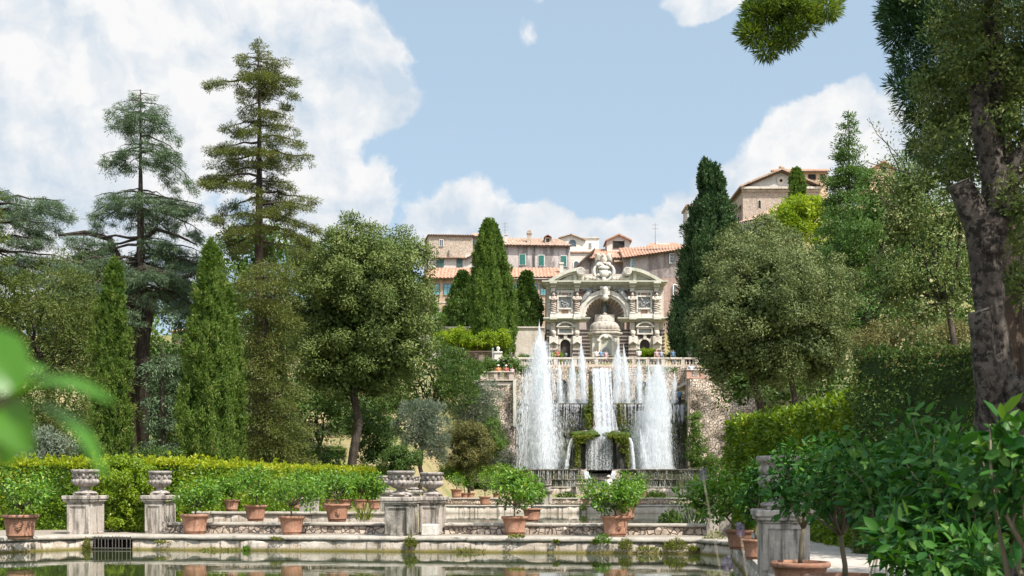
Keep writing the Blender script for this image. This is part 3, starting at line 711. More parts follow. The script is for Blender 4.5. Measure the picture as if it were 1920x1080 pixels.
def plan_walls(mb, pts, z0, z1):
    n = len(pts); vs = [(x, y, z0) for x, y in pts] + [(x, y, z1 if not isinstance(z1, (list, tuple)) else z1[i]) for i, (x, y) in enumerate(pts)]
    mb.add(vs, [(i, (i + 1) % n, (i + 1) % n + n, i + n) for i in range(n)] + [tuple(range(n))[::-1], tuple(range(n, 2 * n))])
def house(label, cat, pxc, D, zb, name='house'): return thing(name, label, cat, (X(pxc, D), D, zb))

# long low wing with teal windows
D = 165; zb = 18.4
h = house('long low ochre wing with orange tiled roof and teal windows behind the cypress', 'building', 925, D, zb, 'palace_wing')
mb = MB(); mb.box(X(800, D), D, zb, X(1054, D), D + 9, Z(523, D)); mb.to('wall', M['house_brown'], h)
tiled_roof(h, (X(797, D), D - .8, Z(523.5, D)), (X(1058, D), D - .8, Z(521, D)), (X(1058, D), D + 5, Z(502.5, D + 5)), (X(797, D), D + 5, Z(503.5, D + 5)), 'tile', .48, .11)
for a, b in ((811, 824), (832.5, 846), (854, 868), (880, 894), (905, 919), (935, 949), (960, 974), (981, 993), (998, 1008), (1014, 1024)): win(h, a, 533, b, 552.5, D, 0, 'pane_teal', 'frame_dark', .9)
for a, b in ((811.5, 823), (832, 842), (853, 864)): win(h, a, 575, b, 614, D, 0, 'pane', 'frame_white', 1.4, arch=True, sill=False)
part(h, 'string_course', M['trav'], lambda q: q.box(X(800, D), D - .07, Z(568, D), X(1054, D), D - .003, Z(566, D)))
# chimney on the wing
MB().pbox(1050, 491, 1057, 515, D, 1.2, 1.9).pbox(1049, 489, 1058, 492, D, 1.1, 2.0).to('chimney', M['house_pale'], h)

# old brick house, far left of the group
D = 174; zb = 20
h = house('tall pale brick house with small windows, left end of the hilltop buildings', 'house', 845, D, zb)
mb = MB(); zt = Z(441, D)
plan_walls(mb, [(X(804, D), D), (X(886, D), D), (X(886, D), D + 10), (X(795, D + 10), D + 10)], zb, [zt, zt - .1, zt + .3, zt + .3]); mb.to('wall', M['house_brick'], h)
tiled_roof(h, (X(802.5, D), D - .35, zt + .02), (X(888, D), D - .35, zt - .08), (X(888, D + 10), D + 10, zt + .9), (X(794, D + 10), D + 10, zt + 1.0), 'tile_old', .4, .07, th=.1)
win(h, 824, 450, 831, 461, D, 0, 'pane', 'frame_white', .9)
MB().pbox(841, 469, 842.6, 497, D, -.25, -.1).to('drainpipe', M['frame_dark'], h)
MB().pbox(875, 433, 876, 441, D, 2, 2.1).to('chimney', M['iron'], h)
p = MB(); p.pbox(804, 487, 873, 506, D, -1.2, -.02); lo = p.to('lower_storey', M['house_pale'], h)
tiled_roof(h, (X(811, D), D - 1.7, Z(487, D)), (X(872, D), D - 1.7, Z(487.5, D)), (X(872, D), D - .05, Z(484, D)), (X(811, D), D - .05, Z(483.5, D)), 'tile', .4, .06, name='canopy_roof', th=.08)
for a, b in ((820, 832.5), (857.5, 867)): win(h, a, 489, b, 504, D, -1.2, 'pane', 'frame_dark', .5, shutters='shutter_dark')
# narrow grey link with a lean-to roof
D = 176
h = house('narrow grey link house with dark shuttered window, between the brick house and the cypress', 'house', 897, D, zb)
mb = MB(); plan_walls(mb, [(X(883, D), D - 1.0), (X(915, D), D), (X(915, D), D + 8), (X(886, D), D + 8)], zb, Z(443, D)); mb.to('wall', M['house_mauve'], h)
tiled_roof(h, (X(882, D), D - 1.5, Z(446, D)), (X(920, D), D - .6, Z(446, D)), (X(920, D), D + 6, Z(438, D + 6)), (X(882, D), D + 6, Z(438, D + 6)), 'tile_old')
win(h, 884.5, 453, 891, 464, D, -.95, 'pane', 'frame_dark', .5, shutters='shutter_dark')
MB().pbox(873, 480, 893, 506, 174, -1.1, 3.0).to('porch', M['house_pale'], h)
tiled_roof(h, (X(871, 174), 172.2, Z(490, 174)), (X(894, 174), 172.2, Z(478, 174)), (X(894, 174), 177, Z(476, 174)), (X(871, 174), 177, Z(488, 174)), 'tile', .4, .06, name='porch_roof', th=.08)

# long grey stucco house with green shutters
D = 180
h = house('long grey stucco house with green shutters and weathered tile roof', 'house', 1000, D, zb)
mb = MB(); mb.box(X(918, D), D, zb, X(1069, D), D + 9, Z(461, D)); mb.to('wall', M['house_grey'], h)
tiled_roof(h, (X(914, D), D - .7, Z(460.5, D)), (X(1073, D), D - .7, Z(462.5, D)), (X(1050, D), D + 5, Z(449, D) + 1.0), (X(914, D), D + 5, Z(446, D) + 1.0), 'tile_old', .46, .1)
for a, b, t in ((974.5, 985, 477), (1010, 1020, 479), (1052, 1062, 480), (940, 950, 476)): win(h, a, t, b, t + 19.5, D, 0, 'pane', 'frame_white', .9, shutters='shutter')
MB().pbox(1000.8, 463, 1003, 506, D, -.22, -.02).to('drainpipe', M['frame_dark'], h)
q = MB(); q.pbox(988.5, 434, 996.5, 452, D, 1.2, 2.0).pbox(987.5, 432.5, 997.5, 435, D, 1.1, 2.1); c = q.to('chimney', M['house_brick'], h)
MB().prism([(X(988, D), Z(432.5, D)), (X(997, D), Z(432.5, D)), (X(996, D), Z(429.5, D)), (X(992.5, D), Z(428, D)), (X(989, D), Z(429.5, D))], D + 1.2, D + 2.0).pbox(990.8, 434, 994.2, 438, D, 1.17, 1.2).to('cap', M['tile_old'], c)
q = MB(); q.pbox(1022, 442, 1033, 456, D, 1.0, 3.4); c = q.to('dormer', M['house_brick'], h)
q = MB(); q.prism([(X(1020, D), Z(443, D)), (X(1027.5, D), Z(438.5, D)), (X(1035, D), Z(443, D)), (X(1035, D), Z(442, D)), (X(1027.5, D), Z(437.3, D)), (X(1020, D), Z(442, D))], D + .7, D + 3.5); q.to('roof', M['tile'], c)
MB().pbox(1024.5, 445, 1030.5, 451, D, .96, 1.0).to('pane', M['dark'], c)
MB().pbox(946, 438, 951.5, 452, D, .8, 1.5).pbox(945.4, 436.8, 952.1, 438.6, D, .7, 1.6).to('chimney', M['house_pale'], h)
q = MB(); x = X(946.6, D); q.tube([(x, D + 3, Z(447, D)), (x, D + 3, Z(408, D))], [.035, .025], 5)
for r_ in (412, 418, 424): q.tube([(x - .45, D + 3, Z(r_, D)), (x + .45, D + 3, Z(r_ - .5, D))], [.018, .018], 4)
q.to('aerial', M['iron'], h)

# white and pink houses peeping up behind
D = 196; zb = 27
h = house('whitewashed house with an arched window and sloping gable, behind the green shuttered house', 'house', 1073, D, zb)
mb = MB(); mb.prism([(X(1049, D), zb), (X(1096, D), zb), (X(1096, D), Z(451, D)), (X(1071, D), Z(441, D)), (X(1060, D), Z(444, D)), (X(1049, D), Z(447, D))], D, D + 8); mb.to('wall', M['house_white'], h)
mb = MB(); mb.prism([(X(1070, D), Z(440.6, D)), (X(1098, D), Z(451.5, D)), (X(1098, D), Z(450, D)), (X(1070, D), Z(438.8, D))], D - .5, D + 8).prism([(X(1047, D), Z(447.5, D)), (X(1071, D), Z(440.6, D)), (X(1071, D), Z(439, D)), (X(1047, D), Z(446, D))], D - .5, D + 8); mb.to('roof', M['tile_old'], h)
win(h, 1066, 450, 1080, 462, D, 0, 'pane', 'trav', 1.0, arch=True, sill=False)
D = 200
h = house('small cream flat roofed house with a chimney, beside the whitewashed gable house', 'house', 1110, D, zb)
mb = MB(); mb.pbox(1093, 447, 1123, 520, D, 0, 7).pbox(1090, 455, 1100, 520, D, -1, -.01); mb.to('wall', M['house_white'], h)
MB().pbox(1092, 445.6, 1124, 447.1, D, -.2, 7.2).to('parapet', M['trav'], h)
MB().pbox(1113, 441, 1119, 446, D, 2, 3).pbox(1112, 440, 1120, 441.5, D, 1.9, 3.1).to('chimney', M['house_pale'], h)
win(h, 1104, 456, 1109, 464, D, 0, 'pane', 'frame_white', .7)
D = 186
h = house('pinkish terrace house with a round headed white window, behind the organ fountain', 'house', 1090, D, 20)
mb = MB(); mb.pbox(1067, 474, 1118, 560, D, 0, 6); mb.to('wall', M['house_pale'], h)
MB().pbox(1066, 472, 1119, 474.2, D, -.25, 6).to('coping', M['tile'], h)
win(h, 1076, 490, 1085, 502, D, 0, 'pane', 'frame_white', 1.6, arch=True, sill=False)

# mauve gabled wing and the right hand house
D = 168; zb = 18.4
h = house('mauve wing with dark raking gable eave and tiled roof, above the stone eagle', 'house', 1130, D, zb)
mb = MB(); mb.prism([(X(1080, D), zb), (X(1172, D), zb), (X(1172, D), Z(486, D)), (X(1113, D), Z(486, D)), (X(1108, D), Z(474, D)), (X(1080, D), Z(502, D))], D, D + 8); mb.to('wall', M['house_mauve'], h)
MB().prism([(X(1078, D), Z(505, D)), (X(1115, D), Z(470.5, D)), (X(1115, D), Z(466.5, D)), (X(1076, D), Z(503, D))], D - .9, D + 7).to('eave', M['eave'], h)
tiled_roof(h, (X(1104, D), D - .7, Z(486, D)), (X(1172, D), D - .7, Z(485, D)), (X(1172, D + 6), D + 6, Z(467, D + 6)), (X(1114, D + 6), D + 6, Z(468, D + 6)), 'tile', .42, .1)
MB().pbox(1107.5, 486, 1109, 520, D, -.2, -.02).to('drainpipe', M['frame_dark'], h)
win(h, 1119, 491, 1131, 503, D, 0, 'pane', 'frame_white', 1.0)
MB().pbox(1150, 490, 1171, 493.5, D, -1.0, -.02).to('balcony_slab', M['tile_old'], h)

D = 165
h = house('big mauve and pink house with white window frames, right of the organ fountain', 'house', 1230, D, zb)
mb = MB(); pts = [(X(1171, D), D + 1.2), (X(1300, D - 2), D - 2), (X(1300, D - 2), D + 9), (X(1171, D), D + 9)]
plan_walls(mb, pts, Z(523, D), [Z(481.5, D), Z(471.5, D), Z(469, D), Z(476, D)]); mb.to('upper_wall', M['house_mauve'], h)
mb = MB(); pts = [(X(1171, D), D + 1.18), (X(1300, D - 2), D - 2.02), (X(1300, D - 2), D + 9), (X(1171, D), D + 9)]
plan_walls(mb, pts, zb - 5, Z(523.2, D)); mb.to('lower_wall', M['house_pink'], h)
tiled_roof(h, (X(1168, D), D + .5, Z(482.5, D)), (X(1303, D - 2), D - 2.8, Z(471, D)), (X(1303, D + 5), D + 5, Z(458, D + 5)), (X(1160, D + 6), D + 6, Z(466, D + 6)), 'tile', .42, .1)
win(h, 1184.5, 484.5, 1205, 500, D, .75, 'pane_teal', 'frame_white', 1.3)
win(h, 1254.5, 479, 1276.5, 495, D, -1.05, 'pane', 'frame_white', 1.5)
win(h, 1261, 537, 1275, 568, D, -1.2, 'pane', 'frame_white', 1.6)
t_ = thing('roof_tower', 'little pink roof tower with gable and dark opening, on the tiled roof', 'tower', (X(1160, 172), 172, Z(470, 172)))
D = 172
MB().prism([(X(1138, D), Z(486, D)), (X(1181, D), Z(486, D)), (X(1181, D), Z(450, D)), (X(1160, D), Z(441, D)), (X(1138, D), Z(450, D))], D, D + 4).to('wall', M['house_pale'], t_)
MB().prism([(X(1135, D), Z(453, D)), (X(1160, D), Z(441.5, D)), (X(1184.5, D), Z(453, D)), (X(1184.5, D), Z(450.5, D)), (X(1160, D), Z(438.8, D)), (X(1135, D), Z(450.5, D))], D - .5, D + 4.3).to('roof', M['tile'], t_)
MB().pbox(1150, 452, 1170, 465, D, -.03, .05).to('opening', M['dark'], t_)
q = MB(); q.pbox(1149, 451, 1150, 466, D, -.06, .05).pbox(1170, 451, 1171, 466, D, -.06, .05).pbox(1149, 465, 1171, 466.2, D, -.1, .05); q.to('frame', M['eave'], t_)
D = 182
h = house('low reddish roofed loft with a white roof box and aerial, behind the mauve house', 'house', 1245, D, 22)
MB().pbox(1214, 462, 1277, 500, D, 0, 6).to('wall', M['house_pale'], h)
tiled_roof(h, (X(1211, D), D - .5, Z(463, D)), (X(1279, D), D - .5, Z(463, D)), (X(1268, D + 5), D + 5, Z(456, D + 5)), (X(1220, D + 5), D + 5, Z(456, D + 5)), 'tile')
MB().pbox(1236, 451, 1259, 462, D, 2, 4).pbox(1233.5, 449, 1236, 460, D, 2, 3).to('roof_box', M['house_white'], h)
q = MB(); x = X(1233, D); q.tube([(x, D + 3, Z(458, D)), (x, D + 3, Z(410, D))], [.04, .025], 5)
for r_ in (414, 421): q.tube([(x - .5, D + 3, Z(r_, D)), (x + .5, D + 3, Z(r_, D))], [.02, .02], 4)
q.to('aerial', M['iron'], h)

# church
D = 215; zb = 38
h = house('brick church with broad grey gable and curved apse on the right hilltop', 'church', 1464, D, zb, 'church')
MB().pbox(1393, 359, 1538, 470, D, 0, 14).to('wall', M['church_brick'], h)
MB().prism([(X(1394, D), Z(352, D)), (X(1535, D), Z(352, D)), (X(1464, D), Z(322, D))], D + .1, D + 14).to('gable', M['church_grey'], h)
q = MB(); q.pbox(1389, 351.5, 1540, 355.5, D, -.8, .12).pbox(1391, 357, 1538, 359.5, D, -.3, .1)
for k in range(48): px = 1391 + k * 3.05; q.pbox(px, 355.2, px + 1.5, 357.2, D, -.55, .1)
q.to('cornice', M['trav'], h)
q = MB(); q.prism([(X(1386, D), Z(353, D)), (X(1464, D), Z(320.5, D)), (X(1542, D), Z(353, D)), (X(1542, D), Z(350, D)), (X(1464, D), Z(316.8, D)), (X(1386, D), Z(350, D))], D - 1.1, D + 14); q.to('roof', M['tile_old'], h)
q = MB(); q.prism([(X(1404, D), Z(348.5, D)), (X(1464, D), Z(323.5, D)), (X(1524, D), Z(348.5, D)), (X(1524, D), Z(346, D)), (X(1464, D), Z(320.9, D)), (X(1404, D), Z(346, D))], D - .75, D + .09); q.to('raking_eave', M['eave'], h)
MB().arch(X(1464.5, D), Z(338.5, D), .28, .75, 0, 360, D - .05, D + .12, 20).to('round_window_surround', M['trav'], h)
MB().ball((X(1464.5, D), D + .1, Z(338.5, D)), (.27, .08, .27)).to('round_window', M['dark'], h)
win(h, 1421.5, 376, 1426.5, 390, D, 0, 'dark', 'trav', .8, arch=True, sill=False)
MB().ball((X(1464, D), D - .6, Z(316.5, D)), (.5, .4, .4)).to('ridge_tile', M['tile_old'], h)
ann = MB(); ann.prism([(X(1378, D), zb), (X(1393, D), zb), (X(1393, D), Z(379, D)), (X(1378, D), Z(393, D))], D + 2, D + 12); ann.to('side_aisle', M['church_brick'], h)
MB().prism([(X(1376, D), Z(396, D)), (X(1394, D), Z(379.5, D)), (X(1394, D), Z(377.5, D)), (X(1376, D), Z(394, D))], D + 1.5, D + 12).to('aisle_roof', M['tile_old'], h)
win(h, 1387, 402, 1389.5, 412, D, 2, 'dark', 'trav', .6, sill=False, mull=False)
# apse: half round with conical tiles
ca = (X(1478, D), D + .2); R = S(100, D); vs = []; fs = []; n = 36; zap, zea = Z(383, D), Z(424, D)
q = MB()
for k in range(n):
    a0 = math.pi + math.pi * k / n; a1 = math.pi + math.pi * (k + 1) / n
    for (r0, r1, z0_, z1_, tgt) in ((R, R, zb, zea, 0),):
        q.add([(ca[0] + r0 * math.cos(a0), ca[1] + r0 * math.sin(a0) * .8, z0_), (ca[0] + r0 * math.cos(a1), ca[1] + r0 * math.sin(a1) * .8, z0_), (ca[0] + r1 * math.cos(a1), ca[1] + r1 * math.sin(a1) * .8, z1_), (ca[0] + r1 * math.cos(a0), ca[1] + r1 * math.sin(a0) * .8, z1_)], [(0, 1, 2, 3)])
q.to('apse_wall', M['church_grey'], h)
def cone(u, v):
    a = math.pi + math.pi * u; r = (R * 1.06) * (1 - v) + R * .14 * v; w = abs(math.sin(u * math.pi * 46)) * .12 * (1 - v * .7)
    return (ca[0] + r * math.cos(a), ca[1] + r * math.sin(a) * .8, zea + (zap - zea) * v + w)
q = MB(); q.sheet(cone, 46 * 5, 10); q.to('apse_roof', M['tile_old'], h)
q = MB()
for k in range(60):
    a = math.pi + math.pi * (k + .5) / 60; q.obox((ca[0] + R * 1.0 * math.cos(a), ca[1] + R * math.sin(a) * .8), (-math.sin(a), math.cos(a)), .12, .35, zea - .5, zea - .05)
q.to('apse_corbel', M['trav'], h)
D = 235
h = house('orange plastered house with red tiles and dark windows, behind the church', 'house', 1500, D, 40)
MB().pbox(1446, 322, 1552, 420, D, 0, 8).to('wall', M['house_orange'], h)
tiled_roof(h, (X(1443, D), D - .8, Z(322.5, D)), (X(1555, D), D - .8, Z(322.5, D)), (X(1550, D + 5), D + 5, Z(317.5, D + 5)), (X(1448, D + 5), D + 5, Z(317.5, D + 5)), 'tile')
for a, b in ((1500, 1504), (1515.5, 1529), (1538, 1546)): win(h, a, 327.5, b, 337.5, D, 0, 'dark', 'frame_dark', .6)
D = 228
h = house('peach coloured gabled house with a round headed opening, behind the sparse oak', 'house', 1653, D, 40)
MB().prism([(X(1630, D), 36), (X(1678, D), 36), (X(1678, D), Z(318, D)), (X(1656, D), Z(303.5, D)), (X(1630, D), Z(318, D))], D, D + 8).to('wall', M['house_orange'], h)
MB().prism([(X(1628, D), Z(319.5, D)), (X(1656, D), Z(304, D)), (X(1680, D), Z(319.5, D)), (X(1680, D), Z(318, D)), (X(1656, D), Z(301.8, D)), (X(1628, D), Z(318, D))], D - .6, D + 8).to('roof', M['tile'], h)
win(h, 1653, 314, 1662, 324, D, 0, 'dark', 'trav', 1.0, arch=True, sill=False)
D = 200
h = house('grey tower with overhanging cornice, half hidden behind the tall dark cypress', 'tower', 1300, D, 26, 'tower')
MB().pbox(1289, 388, 1325, 520, D, 0, 5).to('wall', M['church_grey'], h)
MB().pbox(1286, 384, 1328, 388.2, D, -.4, 5.2).pbox(1287, 410, 1327, 412.5, D, -.2, .02).to('cornice', M['tile_old'], h)
win(h, 1304, 396, 1310, 406, D, 0, 'dark', 'trav', .8, arch=True, sill=False)
D = 140
h = house('small pink house with red roof glimpsed under the tall cedar', 'house', 345, D, 13)
MB().pbox(322, 622, 372, 700, D, 0, 6).to('wall', M['house_pink'], h)
tiled_roof(h, (X(319, D), D - .6, Z(623, D)), (X(375, D), D - .6, Z(623, D)), (X(370, D), D + 4, Z(610, D)), (X(324, D), D + 4, Z(610, D)), 'tile')
win(h, 340, 628, 350, 640, D, 0, 'pane', 'frame_white', 1.0); win(h, 357, 628, 365, 640, D, 0, 'pane', 'frame_white', 1.0)

# retaining wall and terrace fence
D = 149.5
h = thing('retaining_wall', 'tall pale plaster retaining wall with thin coping left of the organ fountain', 'wall', (X(910, D), D, 13.8))
MB().pbox(760, 615, 1021, 690, D, 0, .8).to('wall_face', M['plaster'], h)
MB().pbox(759, 612.5, 1021.5, 615.2, D, -.18, .85).to('coping', M['trav'], h)
D = 132
h = thing('trellis_fence', 'brown diamond trellis fence on stone posts beside the white ball pillar', 'fence', (X(895, D), D, 13.8))
q = MB(); x0, x1, z0, z1 = X(843, D), X(925, D), Z(684, D), Z(660, D)
n = 26
for k in range(-8, n):
    for sgn in (1, -1):
        a = x0 + (x1 - x0) * k / n; b = a + (z1 - z0)
        if sgn < 0: a, b = b, a
        pa, pb = Vector((a, D + (.02 if sgn > 0 else -.02), z0)), Vector((b, D + (.02 if sgn > 0 else -.02), z1))
        lo, hi = 0, 1
        for lim, s_ in ((x0, 1), (x1, -1)):
            for _ in (0,):
                f0 = (lim - pa.x) / (pb.x - pa.x)
                if (pb.x - pa.x) * s_ > 0: lo = max(lo, f0)
                else: hi = min(hi, f0)
        if hi > lo: q.tube([pa.lerp(pb, lo), pa.lerp(pb, hi)], [.022, .022], 4)
q.to('lattice', M['eave'], h)
q = MB(); q.box(x0, D - .06, z1, x1, D + .06, z1 + .12).box(x0, D - .05, z0 - .05, x1, D + .05, z0); q.to('rail', M['eave'], h)
for px in (843, 868, 924): MB().pbox(px - 1.6, 656, px + 1.6, 690, D, -.1, .1).ball((X(px, D), D, Z(654.5, D)), .13).to('post', M['trav_grey'], h)
D = 131
h = thing('gate_pillar', 'white stone pillar with ball finial at the end of the trellis fence', 'pillar', (X(934, D), D, 13.8))
MB().pbox(927, 662, 941, 690, D, -.4, .4).to('shaft', M['trav_white'], h); MB().pbox(926, 659.5, 942, 662.2, D, -.5, .5).to('cap', M['trav_white'], h)
MB().lathe((X(934, D), D, Z(659.5, D)), [(.2, 0), (.1, .12), (.13, .18), (.2, .3), (.2, .4), (.1, .52), (.02, .56)], 12).to('finial', M['trav_white'], h, smooth=True)
MB().prism([(X(941, D), Z(690, D)), (X(946, D), Z(690, D)), (X(945, D), Z(674, D)), (X(941, D), Z(664, D))], D - .2, D + .2).to('scroll', M['trav_white'], h)

# ------------------------------------------------------------------ organ fountain facade
D = 150.0; zt = 13.7
og = thing('organ_fountain', 'ornate pale marble fountain facade with arched shell niche and broken pediment', 'fountain', (X(1134, D), D, zt))
def P4(zx, zy): return 1000 + zx / 3.857, 420 + zy / 3.857
def fx(zx): return X(1000 + zx / 3.857, D)
def fz(zy): return Z(420 + zy / 3.857, D)
def fb_(mb, zx0, zy0, zx1, zy1, yf, yb): return mb.box(fx(zx0), D + yf, fz(zy1), fx(zx1), D + yb, fz(zy0))
cxo = fx(517); czo = fz(672); Ro = fx(695) - cxo; Ri = fx(660) - cxo
# back body
q = MB(); fb_(q, 95, 445, 330, 1010, 0, 6); fb_(q, 705, 445, 942, 1010, 0, 6); fb_(q, 330, 330, 705, 445, 3.2, 6)
q.to('side_wall', M['trav'], og)
q = MB(); q.archfill(cxo, czo, Ri, fx(330), fx(705), fz(445), D + .25, D + 3.2); q.to('arch_wall', M['brick_red'], og)
q = MB(); q.arch(cxo, czo, Ri - .02, Ri + (Ro - Ri) * .55, 0, 180, D - .1, D + .24, 36).arch(cxo, czo, Ri + (Ro - Ri) * .58, Ro + .25, 0, 180, D - .28, D + .24, 36)
q.arch(cxo, czo, Ri + (Ro - Ri) * .5, Ri + (Ro - Ri) * .62, 0, 180, D - .34, D + .2, 36)
q.to('arch', M['trav_white'], og)
# shell niche with ribs
def shell(u, v):
    a = math.pi * u; ph = v * math.pi / 2
    r = Ri * math.cos(ph); return (cxo - r * math.cos(a), D + 2.9 * math.sin(ph), czo + r * math.sin(a))
q = MB(); q.sheet(shell, 60, 14)
q.sheet(lambda u, v: (cxo - Ri * math.cos(math.pi * u), D + 2.9 * math.sin(math.pi * u), zt + (czo - zt) * v), 30, 2)
q.to('shell_niche', M['niche_dark'], og)
q = MB()
for k in range(15):
    a = math.pi * (k + .5) / 15
    q.tube([(cxo - Ri * .97 * math.cos(p_) * math.cos(a), D + 2.82 * math.sin(p_), czo + Ri * .97 * math.cos(p_) * math.sin(a)) for p_ in [math.pi / 2 * j / 10 for j in range(10)]], [.075] * 4 + [.06] * 3 + [.04] * 3, 5)
q.to('shell_rib', M['shell_rib'], og, smooth=True)
q = MB(); fb_(q, 478, 455, 556, 470, -.75, .2); fb_(q, 484, 470, 550, 520, -.6, .2); fb_(q, 492, 520, 543, 545, -.5, .2)
q.lathe((fx(517), D - .55, fz(545)), [(.05, -.3), (.3, -.15), (.38, .1), (.3, .5), (.42, 1.2), (.3, 1.5)], 10); q.to('keystone', M['trav_white'], og, bevel=.05)
# main cornice and frieze
q = MB(); fb_(q, 60, 419, 966, 428, -1.15, 3); fb_(q, 68, 428, 958, 438, -.9, 3); fb_(q, 78, 438, 950, 446, -.65, 3)
fb_(q, 95, 446, 942, 472, -.14, 0)
for k in range(64): zx = 150 + k * 11.6; fb_(q, zx, 447, zx + 6, 457, -.5, -.15)
for c in (142, 314, 713, 888): fb_(q, c - 26, 425, c + 26, 440, -1.3, -.1); fb_(q, c - 22, 440, c + 22, 462, -.85, -.1)
q.to('cornice', M['trav_green'], og)
q = MB()
for c in (142, 314, 713, 888): fb_(q, c - 15, 463, c + 15, 500, -.55, -.002); fb_(q, c - 18, 640, c + 18, 652, -.75, -.002); fb_(q, c - 22, 652, c + 22, 683, -.7, -.002)
q.to('pilaster', M['trav_white'], og)
# half pediments with volutes
for sgn in (-1, 1):
    q = MB(); top = []; bot = []
    for k in range(19):
        t = k / 18; zx = 96 + (345 - 96) * t; zy = 424 - 101 * math.sin(t * math.pi / 2 * .97) ** .92
        if sgn > 0: zx = 1031 - zx
        top.append((fx(zx), fz(zy))); bot.append((fx(zx + (10 if sgn < 0 else -10) * (1 - t)), fz(min(zy + 22, 421))))
    for k in range(18): q.prism([bot[k], bot[k + 1], top[k + 1], top[k]] if sgn < 0 else [bot[k + 1], bot[k], top[k], top[k + 1]], D - 1.1 + .002 * k, D + 2.4)
    for k in range(18):
        d_ = .16; lo = [(b[0], b[1] - .22) for b in bot]; q.prism([lo[k], lo[k + 1], bot[k + 1], bot[k]] if sgn < 0 else [lo[k + 1], lo[k], bot[k], bot[k + 1]], D - .7 + .002 * k, D + 2.2)
    q.to('pediment', M['trav_green'], og)
    q = MB(); poly = [(a, b - .2) for a, b in bot] + [(bot[-1][0], fz(419)), (bot[0][0], fz(419))]
    q.prism(poly if sgn > 0 else poly[::-1], D - .25, D + 2.2); q.to('tympanum', M['trav_green'], og)
    zx = 300 if sgn < 0 else 731; q = MB(); fb_(q, zx - 11, 345, zx + 11, 419, -.6, -.26); q.to('pediment_pier', M['trav_green'], og)
    cx_, cz_ = fx(337 if sgn < 0 else 694 - 18), fz(351); q = MB(); R_ = fx(30) - fx(0)
    q.lathe((cx_, 0, 0), [(0.02, 0)], 3, close=False) if False else None
    pr = MB(); n = 26
    pr.prism([(cx_ + R_ * math.cos(2 * math.pi * k / n), cz_ + R_ * math.sin(2 * math.pi * k / n)) for k in range(n)], D - 1.05, D + 1.8)
    pts = [(cx_ + sgn * -1 * (R_ * (1 - t / 40)) * .93 * math.cos(t * .42), D - 1.08, cz_ + (R_ * (1 - t / 40)) * .93 * math.sin(t * .42)) for t in range(38)]
    pr.tube(pts, [.085] * 38, 5); pr.to('volute', M['trav_white'], og)
# pedestal blocks and reclining scrolls between the pediments
q = MB(); fb_(q, 352, 392, 385, 419, -.5, 2); fb_(q, 640, 392, 690, 419, -.5, 2); fb_(q, 385, 404, 640, 419, -.2, 2.5); q.to('attic_block', M['trav_green'], og)
rr = random.Random(8)
q = MB()
for c in (395, 625):
    for k in range(7): q.ball((fx(c + rr.uniform(-22, 22)), D - .4 + rr.uniform(-.2, .2), fz(400 + rr.uniform(-10, 10))), (.28, .25, .2), 8, 6, .1, rr)
    q.tube([(fx(c - 25), D - .4, fz(408)), (fx(c), D - .5, fz(392)), (fx(c + 25), D - .4, fz(405))], [.14, .2, .12], 7)
q.to('scroll_figure', M['trav'], og, smooth=True)
# coat of arms: oval shield in a scrolled frame, eagle with raised wings above
q = MB(); n = 28
q.prism([(fx(507) + (fx(66) - fx(0)) * math.cos(2 * math.pi * k / n) * (1 + .05 * math.cos(4 * math.pi * k / n)), fz(355) + (fx(58) - fx(0)) * math.sin(2 * math.pi * k / n)) for k in range(n)], D - .55, D + .4); q.to('shield', M['trav_grey'], og)
q = MB()
for sg in (-1, 1):
    pts = [(fx(507 + sg * 72 * math.cos(t)), D - .6 - .1 * math.sin(t), fz(352 - 62 * math.sin(t))) for t in [(-1.5 + 2.6 * j / 14) for j in range(15)]]
    q.tube(pts, [.1 + .12 * math.sin(math.pi * j / 14) for j in range(15)], 7); q.ball((fx(507 + sg * 32), D - .6, fz(296)), (.34, .25, .26), 9, 7, .08, rr)
    q.ball((fx(507 + sg * 70), D - .6, fz(398)), (.25, .2, .2), 9, 7, .08, rr); q.tube([(fx(507 + sg * 74), D - .5, fz(395)), (fx(507 + sg * 95), D - .4, fz(412))], [.16, .1], 6)
q.ball((fx(507), D - .7, fz(405)), (.3, .2, .35), 9, 7, .1, rr); q.ball((fx(510), D - .75, fz(365)), (.62, .25, .5), 12, 8, .06, rr); q.ball((fx(507), D - .78, fz(325)), (.7, .25, .28), 12, 8, .1, rr)
for k in range(14): q.ball((fx(507 + rr.uniform(-48, 48)), D - .75, fz(350 + rr.uniform(-45, 45))), rr.uniform(.12, .25), 7, 5, .12, rr)
q.to('shield_frame', M['trav_white'], og, smooth=True)
q = MB(); q.ball((fx(507), D - .4, fz(262)), (.42, .38, .62), 10, 8, .05, rr); q.ball((fx(503), D - .55, fz(232)), (.2, .25, .24), 9, 7); q.tube([(fx(503), D - .7, fz(232)), (fx(499), D - .95, fz(238))], [.09, .02], 5)
q.tube([(fx(507), D - .4, fz(275)), (fx(507), D - .4, fz(296))], [.3, .4], 8)
for sg in (-1, 1):
    for k in range(7):
        t = k / 6; a = (fx(507 + sg * (14 + 6 * t)), D - .35 + .02 * k, fz(262 - 18 * (1 - t))); b = (fx(507 + sg * (30 + 38 * (1 - t * .35) + 6 * t)), D - .2 + .03 * k, fz(222 + 62 * t))
        q.tube([a, ((a[0] + b[0]) / 2 + sg * .1, D - .42, (a[2] + b[2]) / 2 + .22), b], [.17, .16, .05], 6)
q.to('eagle', M['trav'], og, smooth=True)
